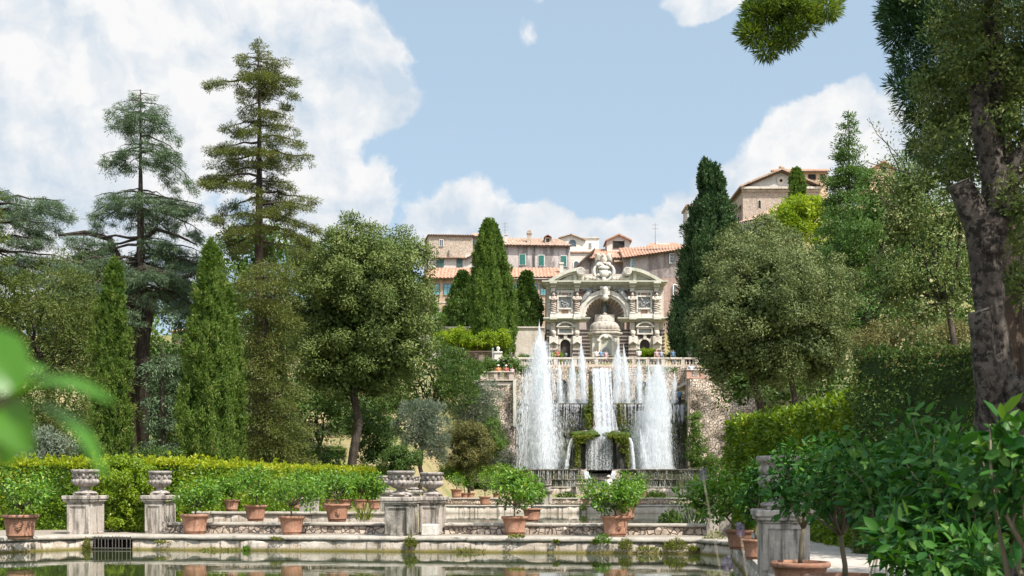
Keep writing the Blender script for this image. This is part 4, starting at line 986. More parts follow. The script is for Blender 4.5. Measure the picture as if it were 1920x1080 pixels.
# relief panels
def relief(cz, x0, x1, z0, z1, yf, seed, m, n=10):
    r = random.Random(seed); q = MB()
    q.box(x0, D + yf, z0, x1, D + yf + .1, z1); w, hgt = x1 - x0, z1 - z0
    for k in range(n):
        a = Vector((x0 + w * r.uniform(.15, .85), D + yf - .04, z0 + hgt * r.uniform(.15, .8))); b = a + Vector((w * r.uniform(-.2, .2), r.uniform(-.08, 0), hgt * r.uniform(-.3, .3)))
        b.x = min(max(b.x, x0 + .1), x1 - .1); b.z = min(max(b.z, z0 + .1), z1 - .1)
        q.tube([a, (a + b) / 2 + Vector((0, -.1, 0)), b], [.07, .12, .05], 6); q.ball(b, (.1, .1, .12), 7, 5)
    return q.to('relief_panel', M[m], og, smooth=False)
for c, s_ in ((228, 1), (800, 2)):
    q = MB(); fb_(q, c - 66, 480, c + 66, 500, -.2, -.003); fb_(q, c - 56, 500, c - 46, 640, -.35, -.003); fb_(q, c + 46, 500, c + 56, 640, -.35, -.003)
    fb_(q, c - 46, 519, c + 46, 531, -.35, -.003); fb_(q, c - 46, 609, c + 46, 620, -.4, -.003); fb_(q, c - 66, 620, c - 25, 650, -.2, -.003); fb_(q, c + 25, 620, c + 66, 650, -.2, -.003)
    fb_(q, c - 72, 652, c + 72, 683, -.45, -.003); fb_(q, c - 64, 505, c - 57, 640, -.12, -.003); fb_(q, c + 57, 505, c + 64, 640, -.12, -.003)
    fb_(q, c - 30, 488, c - 24, 520, -.28, -.003); fb_(q, c + 24, 488, c + 30, 520, -.28, -.003)
    q.to('panel_frame', M['trav_white'], og, bevel=.03)
    relief(0, fx(c - 46), fx(c + 46), fz(609), fz(531), -.1, s_ * 7, 'trav_grey', 12)
    for e in (496, 628): q = MB(); fb_(q, c - 23, e, c + 23, e + 20, -.06, -.004); q.to('inlay_panel', M['brick_red'], og)
# twisted half figures
def caryatid(c):
    q = MB(); y = D - .45
    pts = [(fx(c) + .11 * math.sin(k * .9), y - .05 * math.cos(k * .9), fz(640) + (fz(560) - fz(640)) * k / 12) for k in range(13)]
    q.tube(pts, [.17 + .010 * k for k in range(13)], 9)
    for s0 in (0, math.pi):
        q.tube([(fx(c) + .3 * math.cos(s0 + k * .62), y - .26 * math.sin(s0 + k * .62), fz(638) + (fz(572) - fz(638)) * k / 22) for k in range(23)], [.085] * 23, 6)
    q.tube([(fx(c), y, fz(566)), (fx(c), y, fz(548)), (fx(c), y, fz(530)), (fx(c), y - .05, fz(524))], [.28, .34, .33, .17], 10)
    for sg in (-1, 1): q.tube([(fx(c) + sg * .38, y, fz(532)), (fx(c) + sg * .5, y - .18, fz(546)), (fx(c) + sg * .1, y - .42, fz(556))], [.15, .13, .1], 7)
    q.ball((fx(c), y - .12, fz(514)), (.19, .21, .25), 10, 8); q.ball((fx(c), y - .02, fz(510)), (.24, .22, .2), 9, 6, .1, rr)
    q.to('caryatid', M['band_pale' if c in (145, 315) else 'trav'], og, smooth=True)
    q = MB(); fb_(q, c - 13, 494, c + 13, 508, -.7, -.01); q.to('capital', M['dark_stone'], og)
for c in (145, 315, 713, 888): caryatid(c)
# angels on the arch
for sg in (-1, 1):
    q = MB(); base = Vector((cxo + sg * (fx(96) - fx(0)), D - .12, fz(505)))
    pts = [base + Vector((0, 0, .55)), base + Vector((sg * .4, -.1, .1)), base + Vector((sg * 1.0, -.05, -.75)), base + Vector((sg * 1.7, .02, -1.55))]
    q.tube(pts, [.18, .36, .3, .12], 9); q.ball(base + Vector((-sg * .05, -.1, .8)), (.17, .18, .2), 9, 7)
    q.tube([base + Vector((0, -.1, .4)), base + Vector((-sg * .5, -.15, .35)), base + Vector((-sg * .8, -.1, .75))], [.11, .09, .06], 6)
    q.tube([base + Vector((sg * .3, 0, .4)), base + Vector((sg * .9, .1, .55)), base + Vector((sg * 1.4, .15, .1))], [.1, .22, .05], 7)
    q.to('angel', M['trav_grey'], og, smooth=True)
# middle cornice
for a, b in ((70, 408), (605, 972)):
    q = MB()
    fb_(q, a, 684, b, 693, -1.1, 0); fb_(q, a + 8, 693, b - 8, 703, -.85, 0); fb_(q, a + 18, 703, b - 18, 712, -.5, 0)
    for c in ((142, 314) if a < 300 else (713, 888)): fb_(q, c - 28, 681, c + 28, 700, -1.3, -1.1)
    q.to('middle_cornice', M['trav_green'], og, bevel=.04)
for c in (142, 314, 713, 888): q = MB(); fb_(q, c - 18, 714, c + 18, 775, -.4, -.002); q.to('lower_pilaster', M['trav'], og)
# niches with statues, between banded herms
for c in (231, 804):
    q = MB(); rn = fx(36) - fx(0)
    q.archfill(fx(c), fz(874), rn, fx(c - 62), fx(c + 62), fz(712), D - .30, D - .003, zlow=zt); q.to('niche_wall', M['trav'], og)
    q = MB(); q.arch(fx(c), fz(874), rn + .005, rn + .24, 0, 180, D - .42, D - .304, 18); q.to('niche_arch', M['trav_white'], og)
    q = MB(); q.box(fx(c) - rn - .05, D - .02, zt, fx(c) + rn + .05, D + .02 - .004, fz(830)); q.to('niche_back', M['dark_stone'], og)  # near-black colour stands in for the shaded depth of the niche
    # dark voussoir wedges
    q = MB()
    for sg in (-1, 1):
        q.prism([(fx(c + sg * 14), fz(838)), (fx(c + sg * 26), fz(838)), (fx(c + sg * 56), fz(803)), (fx(c + sg * 16), fz(803))][::sg], D - .38, D - .302)
    q.to('dark_voussoir', M['dark_stone'], og)
    q = MB(); fb_(q, c - 11, 800, c + 11, 838, -.6, -.303); fb_(q, c - 14, 798, c + 14, 806, -.7, -.303); q.to('keystone', M['trav'], og)
    q = MB(); fb_(q, c - 56, 752, c - 46, 802, -.6, -.302); fb_(q, c + 46, 752, c + 56, 802, -.6, -.302); fb_(q, c - 46, 793, c + 46, 802, -.6, -.302); fb_(q, c - 46, 752, c + 46, 761, -.6, -.302)
    q.arch(fx(c), fz(790), fx(70) - fx(0), fx(80) - fx(0), 32, 148, D - .8, D - .302, 16); fb_(q, c - 66, 744, c + 66, 751, -.75, -.302); q.to('tablet_frame', M['trav_white'], og)
    q = MB(); fb_(q, c - 46, 761, c + 46, 793, -.38, -.302); q.to('tablet', M['trav_grey'], og)
    q = MB(); y = D - .75; x = fx(c + 2); zb_ = zt + .55
    q.tube([(x, y, zb_), (x - .03, y, zb_ + .9), (x + .03, y, zb_ + 1.5), (x, y, zb_ + 2.1), (x, y, zb_ + 2.4)], [.48, .38, .33, .4, .15], 12, wob=.06, rng=rr); q.ball((x + .02, y - .05, zb_ + 2.68), (.17, .19, .23), 10, 8)
    q.tube([(x - .36, y, zb_ + 2.2), (x - .55, y - .15, zb_ + 1.6), (x - .2, y - .42, zb_ + 1.5)], [.13, .11, .08], 7); q.tube([(x + .36, y, zb_ + 2.2), (x + .55, y - .05, zb_ + 1.6), (x + .5, y - .3, zb_ + 1.1)], [.13, .11, .08], 7)
    q.to('statue', M['statue'], og, smooth=True)
    MB().box(x - .5, y - .4, zt, x + .5, y + .4, zb_).to('statue_base', M['trav'], og)
def herm(c):
    q = MB(); y = D - .6
    fb_(q, c - 33, 818, c + 33, 872, -.95, -.35); q.to('herm_block', M['trav_white' if c < 800 else 'trav'], og, bevel=.08)
    q = MB(); q.ball((fx(c), y - .1, fz(797)), (.3, .3, .36), 10, 8, .05, rr); q.ball((fx(c), y, fz(788)), (.36, .3, .25), 9, 7, .12, rr); q.tube([(fx(c), y, fz(818)), (fx(c), y, fz(806))], [.4, .25], 9); q.to('herm_head', M['trav'], og, smooth=True)
    q = MB(); q.tube([(fx(c - 30), D - .98, fz(876)), (fx(c), D - 1.1, fz(858)), (fx(c + 30), D - .98, fz(876))], [.09, .12, .09], 6); fb_(q, c - 30, 874, c + 30, 905, -.8, -.35); q.to('herm_garland', M['trav'], og)
    a = MB(); b = MB()
    for k in range(8):
        z0_, z1_ = fz(1005 - k * 12.5), fz(1005 - (k + 1) * 12.5); e = .05 if k % 2 == 0 else 0
        (a if k % 2 == 0 else b).box(fx(c - 32) - e, D - .85 - e, z0_, fx(c + 32) + e, D - .34, z1_)
    a.to('dark_band', M['dark_stone'], og); b.to('pale_band', M['band_pale'], og)
for c in (145, 314, 716, 890): herm(c)
for (c0, c1) in ((338, 412), (622, 697), (95, 110), (924, 942)):
    a = MB(); b = MB()
    for k in range(19):
        z0_, z1_ = fz(1005 - k * 12.6), fz(1005 - (k + 1) * 12.6); e = .1 if k % 2 == 0 else 0
        (a if k % 2 == 0 else b).box(fx(c0) - e, D - .3 - e, z0_, fx(c1) + e, D + .1, z1_)
    a.to('dark_banding', M['dark_stone'], og, bevel=.04); b.to('pale_banding', M['band_pale'], og)
# statue in the shell
q = MB(); x = fx(519); y = D + 1.4; z0 = fz(650)
q.tube([(x, y, z0), (x, y, z0 + .7), (x, y, z0 + 1.1), (x, y, z0 + 1.3)], [.36, .28, .32, .1], 10); q.ball((x, y - .03, z0 + 1.5), (.14, .15, .18), 9, 7)
q.tube([(x + .3, y, z0 + 1.1), (x + .5, y - .2, z0 + 1.4)], [.1, .07], 6); q.to('statue', M['statue'], og, smooth=True)
q = MB(); q.box(x - 1.2, y - .8, zt, x + 1.2, y + .8, z0); q.to('statue_base', M['trav'], og)
# side scroll of the upper storey
q = MB()
for c in (914, 118):
    for k in range(5): fb_(q, c - 9, 520 + k * 26, c + 9, 540 + k * 26, -.2, -.003)
q.to('side_block', M['trav_white'], og, bevel=.05)

# domed kiosk in front of the great arch
Dk = 146.0
ks = thing('kiosk', 'domed round cornered marble kiosk in front of the great arch', 'pavilion', (X(1133.8, Dk), Dk, zt))
def kx(zx): return X(1000 + zx / 3.857, Dk)
def kz(zy): return Z(420 + zy / 3.857, Dk)
kc = kx(516); W2 = kx(620) - kc
def kb(mb, zx0, zy0, zx1, zy1, yf, yb): return mb.box(kx(zx0), Dk + yf, kz(zy1), kx(zx1), Dk + yb, kz(zy0))
def oct_(mb, w, z0, z1, cut=.38):
    p = [(-w, w * cut - w), (-w + w * cut, -w), (w - w * cut, -w), (w, -w + w * cut), (w, w - w * cut), (w - w * cut, w), (-w + w * cut, w), (-w, w - w * cut)]
    n = 8; mb.add([(kc + a, Dk + b, z0) for a, b in p] + [(kc + a, Dk + b, z1) for a, b in p], [tuple(range(n))[::-1], tuple(range(n, 2 * n))] + [(i, (i + 1) % n, (i + 1) % n + n, i + n) for i in range(n)])
q = MB(); oct_(q, W2 * .98, zt, kz(825)); q.to('wall', M['trav'], ks)
q = MB(); oct_(q, W2 * 1.06, kz(825), kz(815)); oct_(q, W2 * 1.12, kz(812), kz(803)); oct_(q, W2 * 1.02, kz(815), kz(812)); oct_(q, W2 * 1.18, kz(803), kz(795)); oct_(q, W2 * 1.0, kz(795), kz(780)); oct_(q, W2 * 1.05, kz(780), kz(773)); q.to('cornice', M['trav'], ks, bevel=.05)
q = MB(); q.lathe((kc, Dk, 0), [(W2 * 1.0, kz(775)), (W2 * 1.03, kz(760)), (W2 * 1.0, kz(742)), (W2 * .9, kz(725)), (W2 * .74, kz(712)), (W2 * .66, kz(709))], 40, rmod=lambda a, z: 1 + .02 * math.cos(a * 8)); q.to('lower_dome', M['wet2b'], ks, smooth=True)
q = MB(); q.lathe((kc, Dk, 0), [(W2 * .66, kz(711)), (W2 * .66, kz(704)), (W2 * .6, kz(700)), (W2 * .58, kz(690)), (W2 * .5, kz(675)), (W2 * .34, kz(664)), (W2 * .18, kz(660)), (W2 * .15, kz(654)), (W2 * .2, kz(650)), (W2 * .1, kz(645)), (.02, kz(640))], 36); q.to('upper_dome', M['wet2b'], ks, smooth=True)
q = MB(); yf = -W2 * .98
kb(q, 463, 850, 480, 1005, yf - .25, yf - .002); kb(q, 558, 850, 575, 1005, yf - .25, yf - .002); kb(q, 452, 960, 586, 968, yf - .4, yf - .002)
q.arch(kc, kz(868), kx(45) - kx(0), kx(60) - kx(0), 0, 180, Dk + yf - .3, Dk + yf - .003, 16); q.ball((kc, Dk + yf - .25, kz(832)), (.3, .2, .25), 9, 7, .1, rr)
for sg in (-1, 1): q.ball((kc + sg * (kx(52) - kx(0)), Dk + yf - .2, kz(858)), (.22, .2, .2), 8, 6, .1, rr); kb(q, 516 + sg * 88 - 8, 830, 516 + sg * 88 + 8, 1005, yf + .25, yf + .5)
q.to('niche_frame', M['trav_white'], ks, bevel=.03)
q = MB(); r_ = kx(44) - kx(0); q.prism([(kc + r_, kz(955)), (kc - r_, kz(955))][::-1] + [(kc + r_ * math.cos(math.pi * k / 14), kz(868) + r_ * math.sin(math.pi * k / 14)) for k in range(15)], Dk + yf - .06, Dk + yf - .004); q.to('niche', M['trav_green'], ks)
q = MB(); q.ball((kc, Dk + yf - .15, kz(925)), (.42, .16, .4), 10, 8, .1, rr); q.tube([(kc - .5, Dk + yf - .12, kz(948)), (kc, Dk + yf - .2, kz(935)), (kc + .5, Dk + yf - .12, kz(948))], [.12, .16, .12], 7); q.to('niche_relief', M['trav_grey'], ks, smooth=True)

# balustrade along the terrace edge
D = 130.0
bl = thing('balustrade', 'long pale stone balustrade along the terrace above the cascades', 'balustrade', (X(1130, D), D, zt))
bz0, bz1 = Z(686, D), Z(670.5, D)
MB().box(X(940, D), D - .25, bz1 - .2, X(1312, D), D + .25, bz1).to('rail', M['trav'], bl, bevel=.03)
MB().box(X(962, D), D - .3, bz0 - .4, X(1312, D), D + .3, bz0 + .1).to('plinth', M['band_pale'], bl)
piers = [964, 972, 1006, 1042, 1078, 1094, 1118, 1152, 1188, 1214, 1243, 1280, 1306]
for px in piers: MB().box(X(px, D) - .2, D - .23, bz0 + .1, X(px, D) + .2, D + .23, bz1 - .2).to('pier', M['trav'], bl)
prof = [(.1, 0), (.1, .05), (.06, .09), (.11, .2), (.12, .27), (.07, .42), (.05, .5), (.07, .55), (.1, .57), (.1, bz1 - .2 - bz0 - .1)]
bal_me = None
for a, b in zip(piers[:-1], piers[1:]):
    n = int((X(b, D) - X(a, D)) / .32)
    for k in range(1, n):
        x = X(a, D) + (X(b, D) - X(a, D)) * k / n
        if bal_me is None:
            o = MB().lathe((0, 0, 0), prof, 9).to('baluster', M['trav'], smooth=True); bal_me = o.data; o.parent = bl
        else: o = link_mesh('baluster', bal_me, bl)
        o.location = Vector((x, D, bz0 + .1)) - Vector(bl.location)

# ------------------------------------------------------------------ great cascade below the terrace
def rough_face(mb, x0, x1, z0, z1, y, amp, seed, res=.3, lean=0.0):
    """craggy upright face looking to -Y with a body behind it"""
    nu, nv = max(2, int((x1 - x0) / res)), max(2, int((z1 - z0) / res))
    def fn(u, v):
        x = x0 + (x1 - x0) * u; z = z0 + (z1 - z0) * v
        h = mnoise.noise((x * .55 + seed, z * .55, 1)) * amp + mnoise.noise((x * 1.7, z * 1.7, seed)) * amp * .6 + mnoise.noise((x * 4, z * 4, seed)) * amp * .3
        e = min(u, 1 - u, 1 - v) * 12
        return (x, y + lean * v - h * min(1, .2 + e), z)
    mb.sheet(fn, nu, nv); b = max(abs(lean), .1)
    mb.box(x0 + .02, y + b + amp * .9, z0, x1 - .02, y + b + amp * .9 + 1.2, z1 - .03)
    top = [fn(i / nu, 1) for i in range(nu + 1)]; m_ = len(top)
    mb.add(top + [(p[0], y + b + amp * .9 + 1.0, p[2] - .01) for p in top], [(i, i + 1, i + 1 + m_, i + m_) for i in range(m_ - 1)])
    for col_ in (0, 1):
        sd = [fn(col_, j / nv) for j in range(nv + 1)]
        mb.add(sd + [(p[0], y + b + amp * .9 + 1.0, p[2]) for p in sd], [(j, j + 1, j + 1 + nv + 1, j + nv + 1) for j in range(nv)])
    return mb
ca_ = thing('cascade_fountain', 'great mossy stepped water fountain with central fall below the terrace', 'fountain', (X(1130, 118), 118, .9))
D = 129.0
q = MB(); rough_face(q, X(958, D), X(1300, D), 8.2, Z(687.5, D), D, .38, 3, .28); q.to('upper_wall', M['tuff'], ca_, smooth=True)
for c, w, t in ((1053, 11, 712), (1204, 14, 716)):
    q = MB(); r_ = S(w, D); q.archfill(X(c, D), Z(t, D) - r_, r_, X(c, D) - r_ * 1.5, X(c, D) + r_ * 1.5, Z(t - 4, D), D - .55, D + .2, zlow=8.6); q.to('grotto_arch', M['tuff'], ca_)
    MB().box(X(c, D) - r_, D - .35, 8.5, X(c, D) + r_, D - .3, Z(t, D)).to('grotto_dark_panel', M['dark'], ca_)  # flat dark panel on the wall, painted as the shade of a recess
D = 118
for a, b, s_ in ((962, 1112, 1), (1148, 1291, 2)):
    q = MB(); rough_face(q, X(a, D), X(b, D), .6, Z(758, D), D, .35, 10 + s_, .25, .25); q.to('main_wall', M['wet'], ca_, smooth=True)
    q = MB(); q.box(X(a, D) - .1, D - .42, Z(759.5, D), X(b, D) + .1, D + .3, Z(756.5, D)); q.to('ledge', M['wet2'], ca_, bevel=.04)
q = MB(); rough_face(q, X(1108, D), X(1152, D), .6, Z(692, D), D + .6, .4, 21, .25, 1.6); q.to('chute', M['wet2'], ca_, smooth=True)
q = MB(); rough_face(q, X(962, D), X(1292, D), Z(758, D) - .3, Z(745, D), D + 3.0, .3, 31, .3); q.to('back_ledge', M['wet2'], ca_, smooth=True)
# central mass
D = 111.5
q = MB(); rough_face(q, X(1098, D), X(1150, D), .6, Z(819, D), D, .12, 41, .2, .3); q.to('fall_wall', M['wet2'], ca_, smooth=True)
for a, b in ((1074, 1090), (1156, 1180)):
    q = MB(); rough_face(q, X(a, D), X(b, D), .6, Z(816, D), D - .2, .3, a, .2, .3); q.to('rock_pier', M['wet' if a < 1100 else 'wet2'], ca_, smooth=True)
MB().box(X(1088, D), D + .7, .6, X(1160, D), D + 2.6, Z(820, D)).to('recess', M['wet'], ca_)
rr = random.Random(5); q = MB()
for k in range(34):
    px = rr.choice([rr.uniform(1076, 1114), rr.uniform(1138, 1181)]); q.ball((X(px, D), D + rr.uniform(-.3, .9), Z(817 - rr.uniform(0, 3), D)), (rr.uniform(.35, .6), .5, rr.uniform(.16, .42)), 8, 6, .16, rr)
q.to('mossy_cap', M['f_moss'], ca_, smooth=True)
for c in (1096, 1160):
    q = MB(); q.lathe((X(c + (4 if c < 1130 else -2), D), D + 2.2, 0), [(1.5, Z(819, D)), (.9, Z(812, D)), (.35, Z(806, D)), (.05, Z(804, D))], 10, rmod=lambda a, z: 1 + .15 * math.sin(a * 5 + z)); q.to('rock_cone', M['wet2'], ca_, smooth=True)
# lower basins
D = 107
for a, b, s_ in ((985, 1100, 1), (1150, 1318, 2)):
    q = MB(); rough_face(q, X(a, D), X(b, D), .3, Z(881, D), D, .1, 50 + s_, .25); q.to('basin_wall', M['wet'], ca_, smooth=True)
    MB().box(X(a, D) - .05, D - .16, Z(882, D), X(b, D) + .05, D + .35, Z(879.5, D)).to('basin_lip', M['wet2'], ca_, bevel=.03)
for a, b in ((1088, 1100), (1148, 1162)):
    MB().prism([(X(a, D), .3), (X(b, D), .3), (X(b, D), Z(882 if a > 1120 else 880, D)), (X(a, D), Z(880 if a > 1120 else 882, D))], D - .5, D - .02).to('side_buttress', M['tuff'], ca_)
MB().box(X(1100, D), D + .6, .3, X(1150, D), D + 1.4, Z(888, D)).to('basin_sill', M['wet2'], ca_)
D = 103
q = MB(); rough_face(q, X(1033, D), X(1268, D), .2, Z(899, D), D, .1, 61, .25); q.to('step_wall', M['wet'], ca_, smooth=True)
MB().box(X(1030, D), D - .2, Z(900.5, D), X(1272, D), D + .3, Z(898, D)).to('step_lip', M['wet2'], ca_, bevel=.03)
q = MB(); q.add([(X(985, 107), 107.3, Z(880, 107) - .06), (X(1318, 107), 107.3, Z(880, 107) - .06), (X(1310, 118), 118, Z(880, 107) - .06), (X(962, 118), 118, Z(880, 107) - .06)], [(0, 1, 2, 3)])
set_props(q.to('basin_water', M['water'], loc=(0, 0, 0)), kind='structure')
# moss and ferns clinging to the stone
def tufts(parent, spots, m, seed, per, r, leaf, name, down=.8):
    rng = np.random.default_rng(seed); C = []; Dd = []; T = []
    for (px, py, rx, ry, D, n) in spots:
        k = n * per; C.append(np.stack([X(px, D) + S(rx, D) * rng.uniform(-1, 1, k), D + rng.normal(0, r, k), Z(py, D) + S(ry, D) * rng.uniform(-1, 1, k)], 1))
        d = rng.normal(0, .6, (k, 3)) + np.array([0, -.6, -down]); Dd.append(d); T.append(np.clip(rng.random(k) * .6 + rng.random() * .4, 0, 1))
    C = np.concatenate(C); Dd = np.concatenate(Dd); T = np.concatenate(T); n = len(C)
    return leaf_object(name, C, Dd, leaf[0] * rng.uniform(.6, 1.3, n), leaf[1] * rng.uniform(.7, 1.3, n), T, m, parent, rng=rng)
tufts(ca_, [(1086, 822, 12, 7, 110.7, 14), (1105, 817, 9, 3, 110.8, 7), (1148, 817, 9, 3, 110.8, 7), (1083, 850, 4, 24, 110.7, 5), (1166, 823, 12, 6, 110.7, 10), (1171, 838, 8, 10, 110.7, 5), (1176, 860, 3, 14, 110.7, 2), (1107, 745, 3, 25, 117.2, 5), (1103, 790, 5, 15, 116.5, 5), (1100, 770, 8, 12, 117.3, 5),
             (1165, 775, 8, 20, 117.4, 4), (966, 775, 4, 25, 117.4, 5), (1286, 790, 3, 40, 117.4, 4), (1240, 800, 30, 30, 117.5, 8), (1000, 820, 30, 40, 117.5, 7)], M['f_moss'], 4, 80, .18, (.22, .09), 'moss')
tufts(ca_, [(1102, 776, 9, 12, 117.2, 4), (1200, 730, 8, 4, 126, 3), (1075, 700, 10, 8, 126.3, 4), (1240, 692, 30, 5, 126.4, 6), (1180, 810, 25, 25, 117.4, 6)], M['f_mid'], 5, 60, .2, (.24, .1), 'fern')

# flanking rubble walls with little terraces
def flank(label, pxa, pxb, rt, rb, D, seed, res=.3, amp=.5, ret=None):
    o = thing('rubble_wall', label, 'wall', (X((pxa + pxb) / 2, D), D, .5))
    q = MB(); rough_face(q, X(pxa, D), X(pxb, D), Z(rb, D), Z(rt, D), D, amp, seed, res); q.to('wall_face', M['tuff'], o, smooth=True); return o
fl = flank('rough rubble retaining wall with plants, left of the jets', 880, 966, 713, 905, 117, 71)
MB().pbox(962, 712, 968, 800, 117, -.5, -.05).to('mossy_pilaster', M['trav_green'], fl)
fr = flank('rough rubble retaining wall, right of the jets behind the hedge', 1290, 1420, 711, 905, 116.5, 72)
MB().pbox(1288, 711, 1292, 800, 116.5, -.5, -.05).to('pilaster', M['wet2'], fr)
fl2 = flank('pale rubble wall with a rough arch right of the upper jets', 1288, 1345, 689, 716, 127.5, 73)
def parapet(label, a, b, rt, rb, D, holes, m='band_pale'):
    o = thing('terrace_parapet', label, 'parapet', (X((a + b) / 2, D), D, Z(rb, D)))
    MB().box(X(a - 1, D), D - .35, Z(rt + 1.8, D), X(b + 1.5, D), D + .2, Z(rt, D)).to('coping', M['trav'], o, bevel=.03)
    MB().box(X(a, D), D - .25, Z(rb, D), X(b, D), D + .12, Z(rb - 2.5, D)).to('plinth', M[m], o)
    edges = [a] + [v for h_ in holes for v in h_] + [b]
    for k in range(0, len(edges), 2): MB().box(X(edges[k], D), D - .24, Z(rb - 2.5, D), X(edges[k + 1], D), D + .1, Z(rt + 1.8, D)).to('pier', M[m], o)
    for (h0, h1) in holes:
        q = MB(); x0, x1, z0, z1 = X(h0, D), X(h1, D), Z(rb - 2.5, D), Z(rt + 1.8, D); n = max(4, int((x1 - x0) / .2)); H = z1 - z0
        for k in range(-4, n + 4):
            for sg in (1, -1):
                xa = x0 + (x1 - x0) * (k + .5) / n; xb = xa + sg * H
                lo, hi = 0.0, 1.0
                f0, f1 = sorted(((x0 - xa) / (xb - xa), (x1 - xa) / (xb - xa))); lo, hi = max(lo, f0), min(hi, f1)
                if hi - lo > .02: q.tube([(xa + (xb - xa) * lo, D - .1, z0 + H * lo), (xa + (xb - xa) * hi, D - .1 + .03 * sg, z0 + H * hi)], [.025, .025], 4)
        q.to('lattice', M['band_pale'], o)
    return o
parapet('brick and stone terrace parapet with two lattice panels, left of the jets', 901, 963, 697, 714, 117, [(915, 926), (933, 954)])
parapet('long pinkish terrace parapet with lattice panels, right of the jets', 1287, 1345, 693, 710, 117.5, [(1296, 1312), (1318, 1338)], 'brick_red')
q = MB(); o = thing('terrace_floor', 'small paved standing terrace behind the lattice parapets', 'terrace', (X(930, 119), 119, 11)) if False else None
for a, b, D, zz in ((901, 966, 117, 11.02), (1287, 1400, 117.5, 11.2)):
    set_props(MB().box(X(a, D), D - .1, zz - .3, X(b, D), D + 9, zz).to('terrace_floor', M['path'], loc=(0, 0, 0)), kind='structure')

# ------------------------------------------------------------------ water in the air
def strands(name, label, cat, C, V, L, W_, m, loc, seed, group=None):
    rng = np.random.default_rng(seed); n = len(C)
    o = leaf_object(name, C, V, L, W_, rng.random(n), m, None, loc, rng=rng, up=((0, -1, 0), .6)); return set_props(o, label, cat, group)
def jet(label, px, rt, rb, D, wt_, wb, n, seed, lean=0, core=.45, fall=.55):
    """rising core that tapers to a point, breaks into drops and falls back in a widening veil; widths in photo units"""
    rng = np.random.default_rng(seed); z0, z1 = Z(rb, D), Z(rt, D); H = z1 - z0
    nc = int(n * core); h = rng.random(nc) ** .85
    wid = S(wt_, D) * .5 * (.10 + .75 * np.sin(np.pi * np.clip(h, 0, 1) ** 1.3) ** 1.2) * (1 - h ** 6)
    a = rng.normal(0, .5, (nc, 2)) * wid[:, None]
    Cc = np.stack([X(px, D) + S(lean, D) * h + a[:, 0], D + a[:, 1], z0 + H * h], 1); Vc = np.stack([a[:, 0] * .06, a[:, 1] * .06, np.ones(nc)], 1)
    nf = n - nc; u = rng.random(nf); h = 1 - u ** (1 / (1 + fall)); h = np.clip(h * (.94 + .08 * rng.random(nf)), 0, 1)
    wid = S(wb, D) * .5 * np.clip(1 - h, 0, 1) ** .42
    rope = rng.normal(0, .38, (44, 2)); hr = rng.uniform(.4, 1.0, 44); k = (44 * rng.random(nf) ** 1.25).astype(int)
    h = h * hr[k] ** .7
    wid = S(wb, D) * .5 * np.clip(1 - h, 0, 1) ** .42
    off = (rope[k] * 1.05 + rng.normal(0, .13, (nf, 2))) * wid[:, None] + np.stack([np.sin(h * 7 + seed), np.cos(h * 5 + seed)], 1) * (.10 * wid)[:, None]
    Cf = np.stack([X(px, D) + S(lean, D) * h + off[:, 0], D + off[:, 1], z0 + H * h], 1); Vf = np.stack([off[:, 0] * .12, off[:, 1] * .12, -np.ones(nf)], 1)
    C = np.concatenate([Cc, Cf]); V = np.concatenate([Vc, Vf]); k = len(C)
    sc = D / 115
    return strands('water_jet', label, 'water jet', C, V, rng.uniform(.12, .75, k) * min(1, H / 6 + .25), rng.uniform(.009, .026, k) * sc, M['spray'], (X(px, D), D, z0), seed, 'jets of the great fountain')
jet('tallest white water jet with wide falling veil, left of the central fall', 1014, 612, 881, 113, 54, 86, 36000, 1, lean=-3, core=.33)
jet('white inner jet in front of the tallest jet, half as high', 1021, 690, 881, 111.8, 34, 46, 11000, 2, lean=0)
jet('broad white water jet with wide veil, right of the central fall', 1231, 682, 881, 113, 58, 70, 25000, 3, lean=3, core=.38)
jet('slim second plume at the edge of the broad right jet', 1219, 688, 881, 112.6, 26, 36, 7000, 4, lean=-3)
jet('short slanting spray at the foot of the broad right jet', 1212, 812, 881, 111.5, 10, 26, 1400, 14, lean=-12)
for k, (px, rt, w, n, lean, lb) in enumerate([
        (1052, 683, 10, 900, -4, 'thin jet on the ledge right of the tallest jet'), (1074, 674, 12, 1300, -1, 'medium jet on the ledge, second left from the central fall'),
        (1095, 645, 14, 1900, -6, 'high feathery ledge jet just left of the central fall'), (1157, 650, 18, 1900, 2, 'wide feathery ledge jet just right of the central fall'),
        (1177, 655, 13, 1500, -8, 'leaning ledge jet, second right from the central fall'), (1199, 678, 13, 1300, -1, 'ledge jet directly beside the broad right jet'),
        (1264, 703, 9, 700, 1, 'lone thin jet at the far right end of the ledge'), (987, 703, 6, 500, 0, 'lone thin jet at the far left end of the ledge')]):
    jet(lb, px, rt, 758, 119.5, w * 1.25, w * 1.5, int(n * 1.9), 20 + k, lean, core=.62)
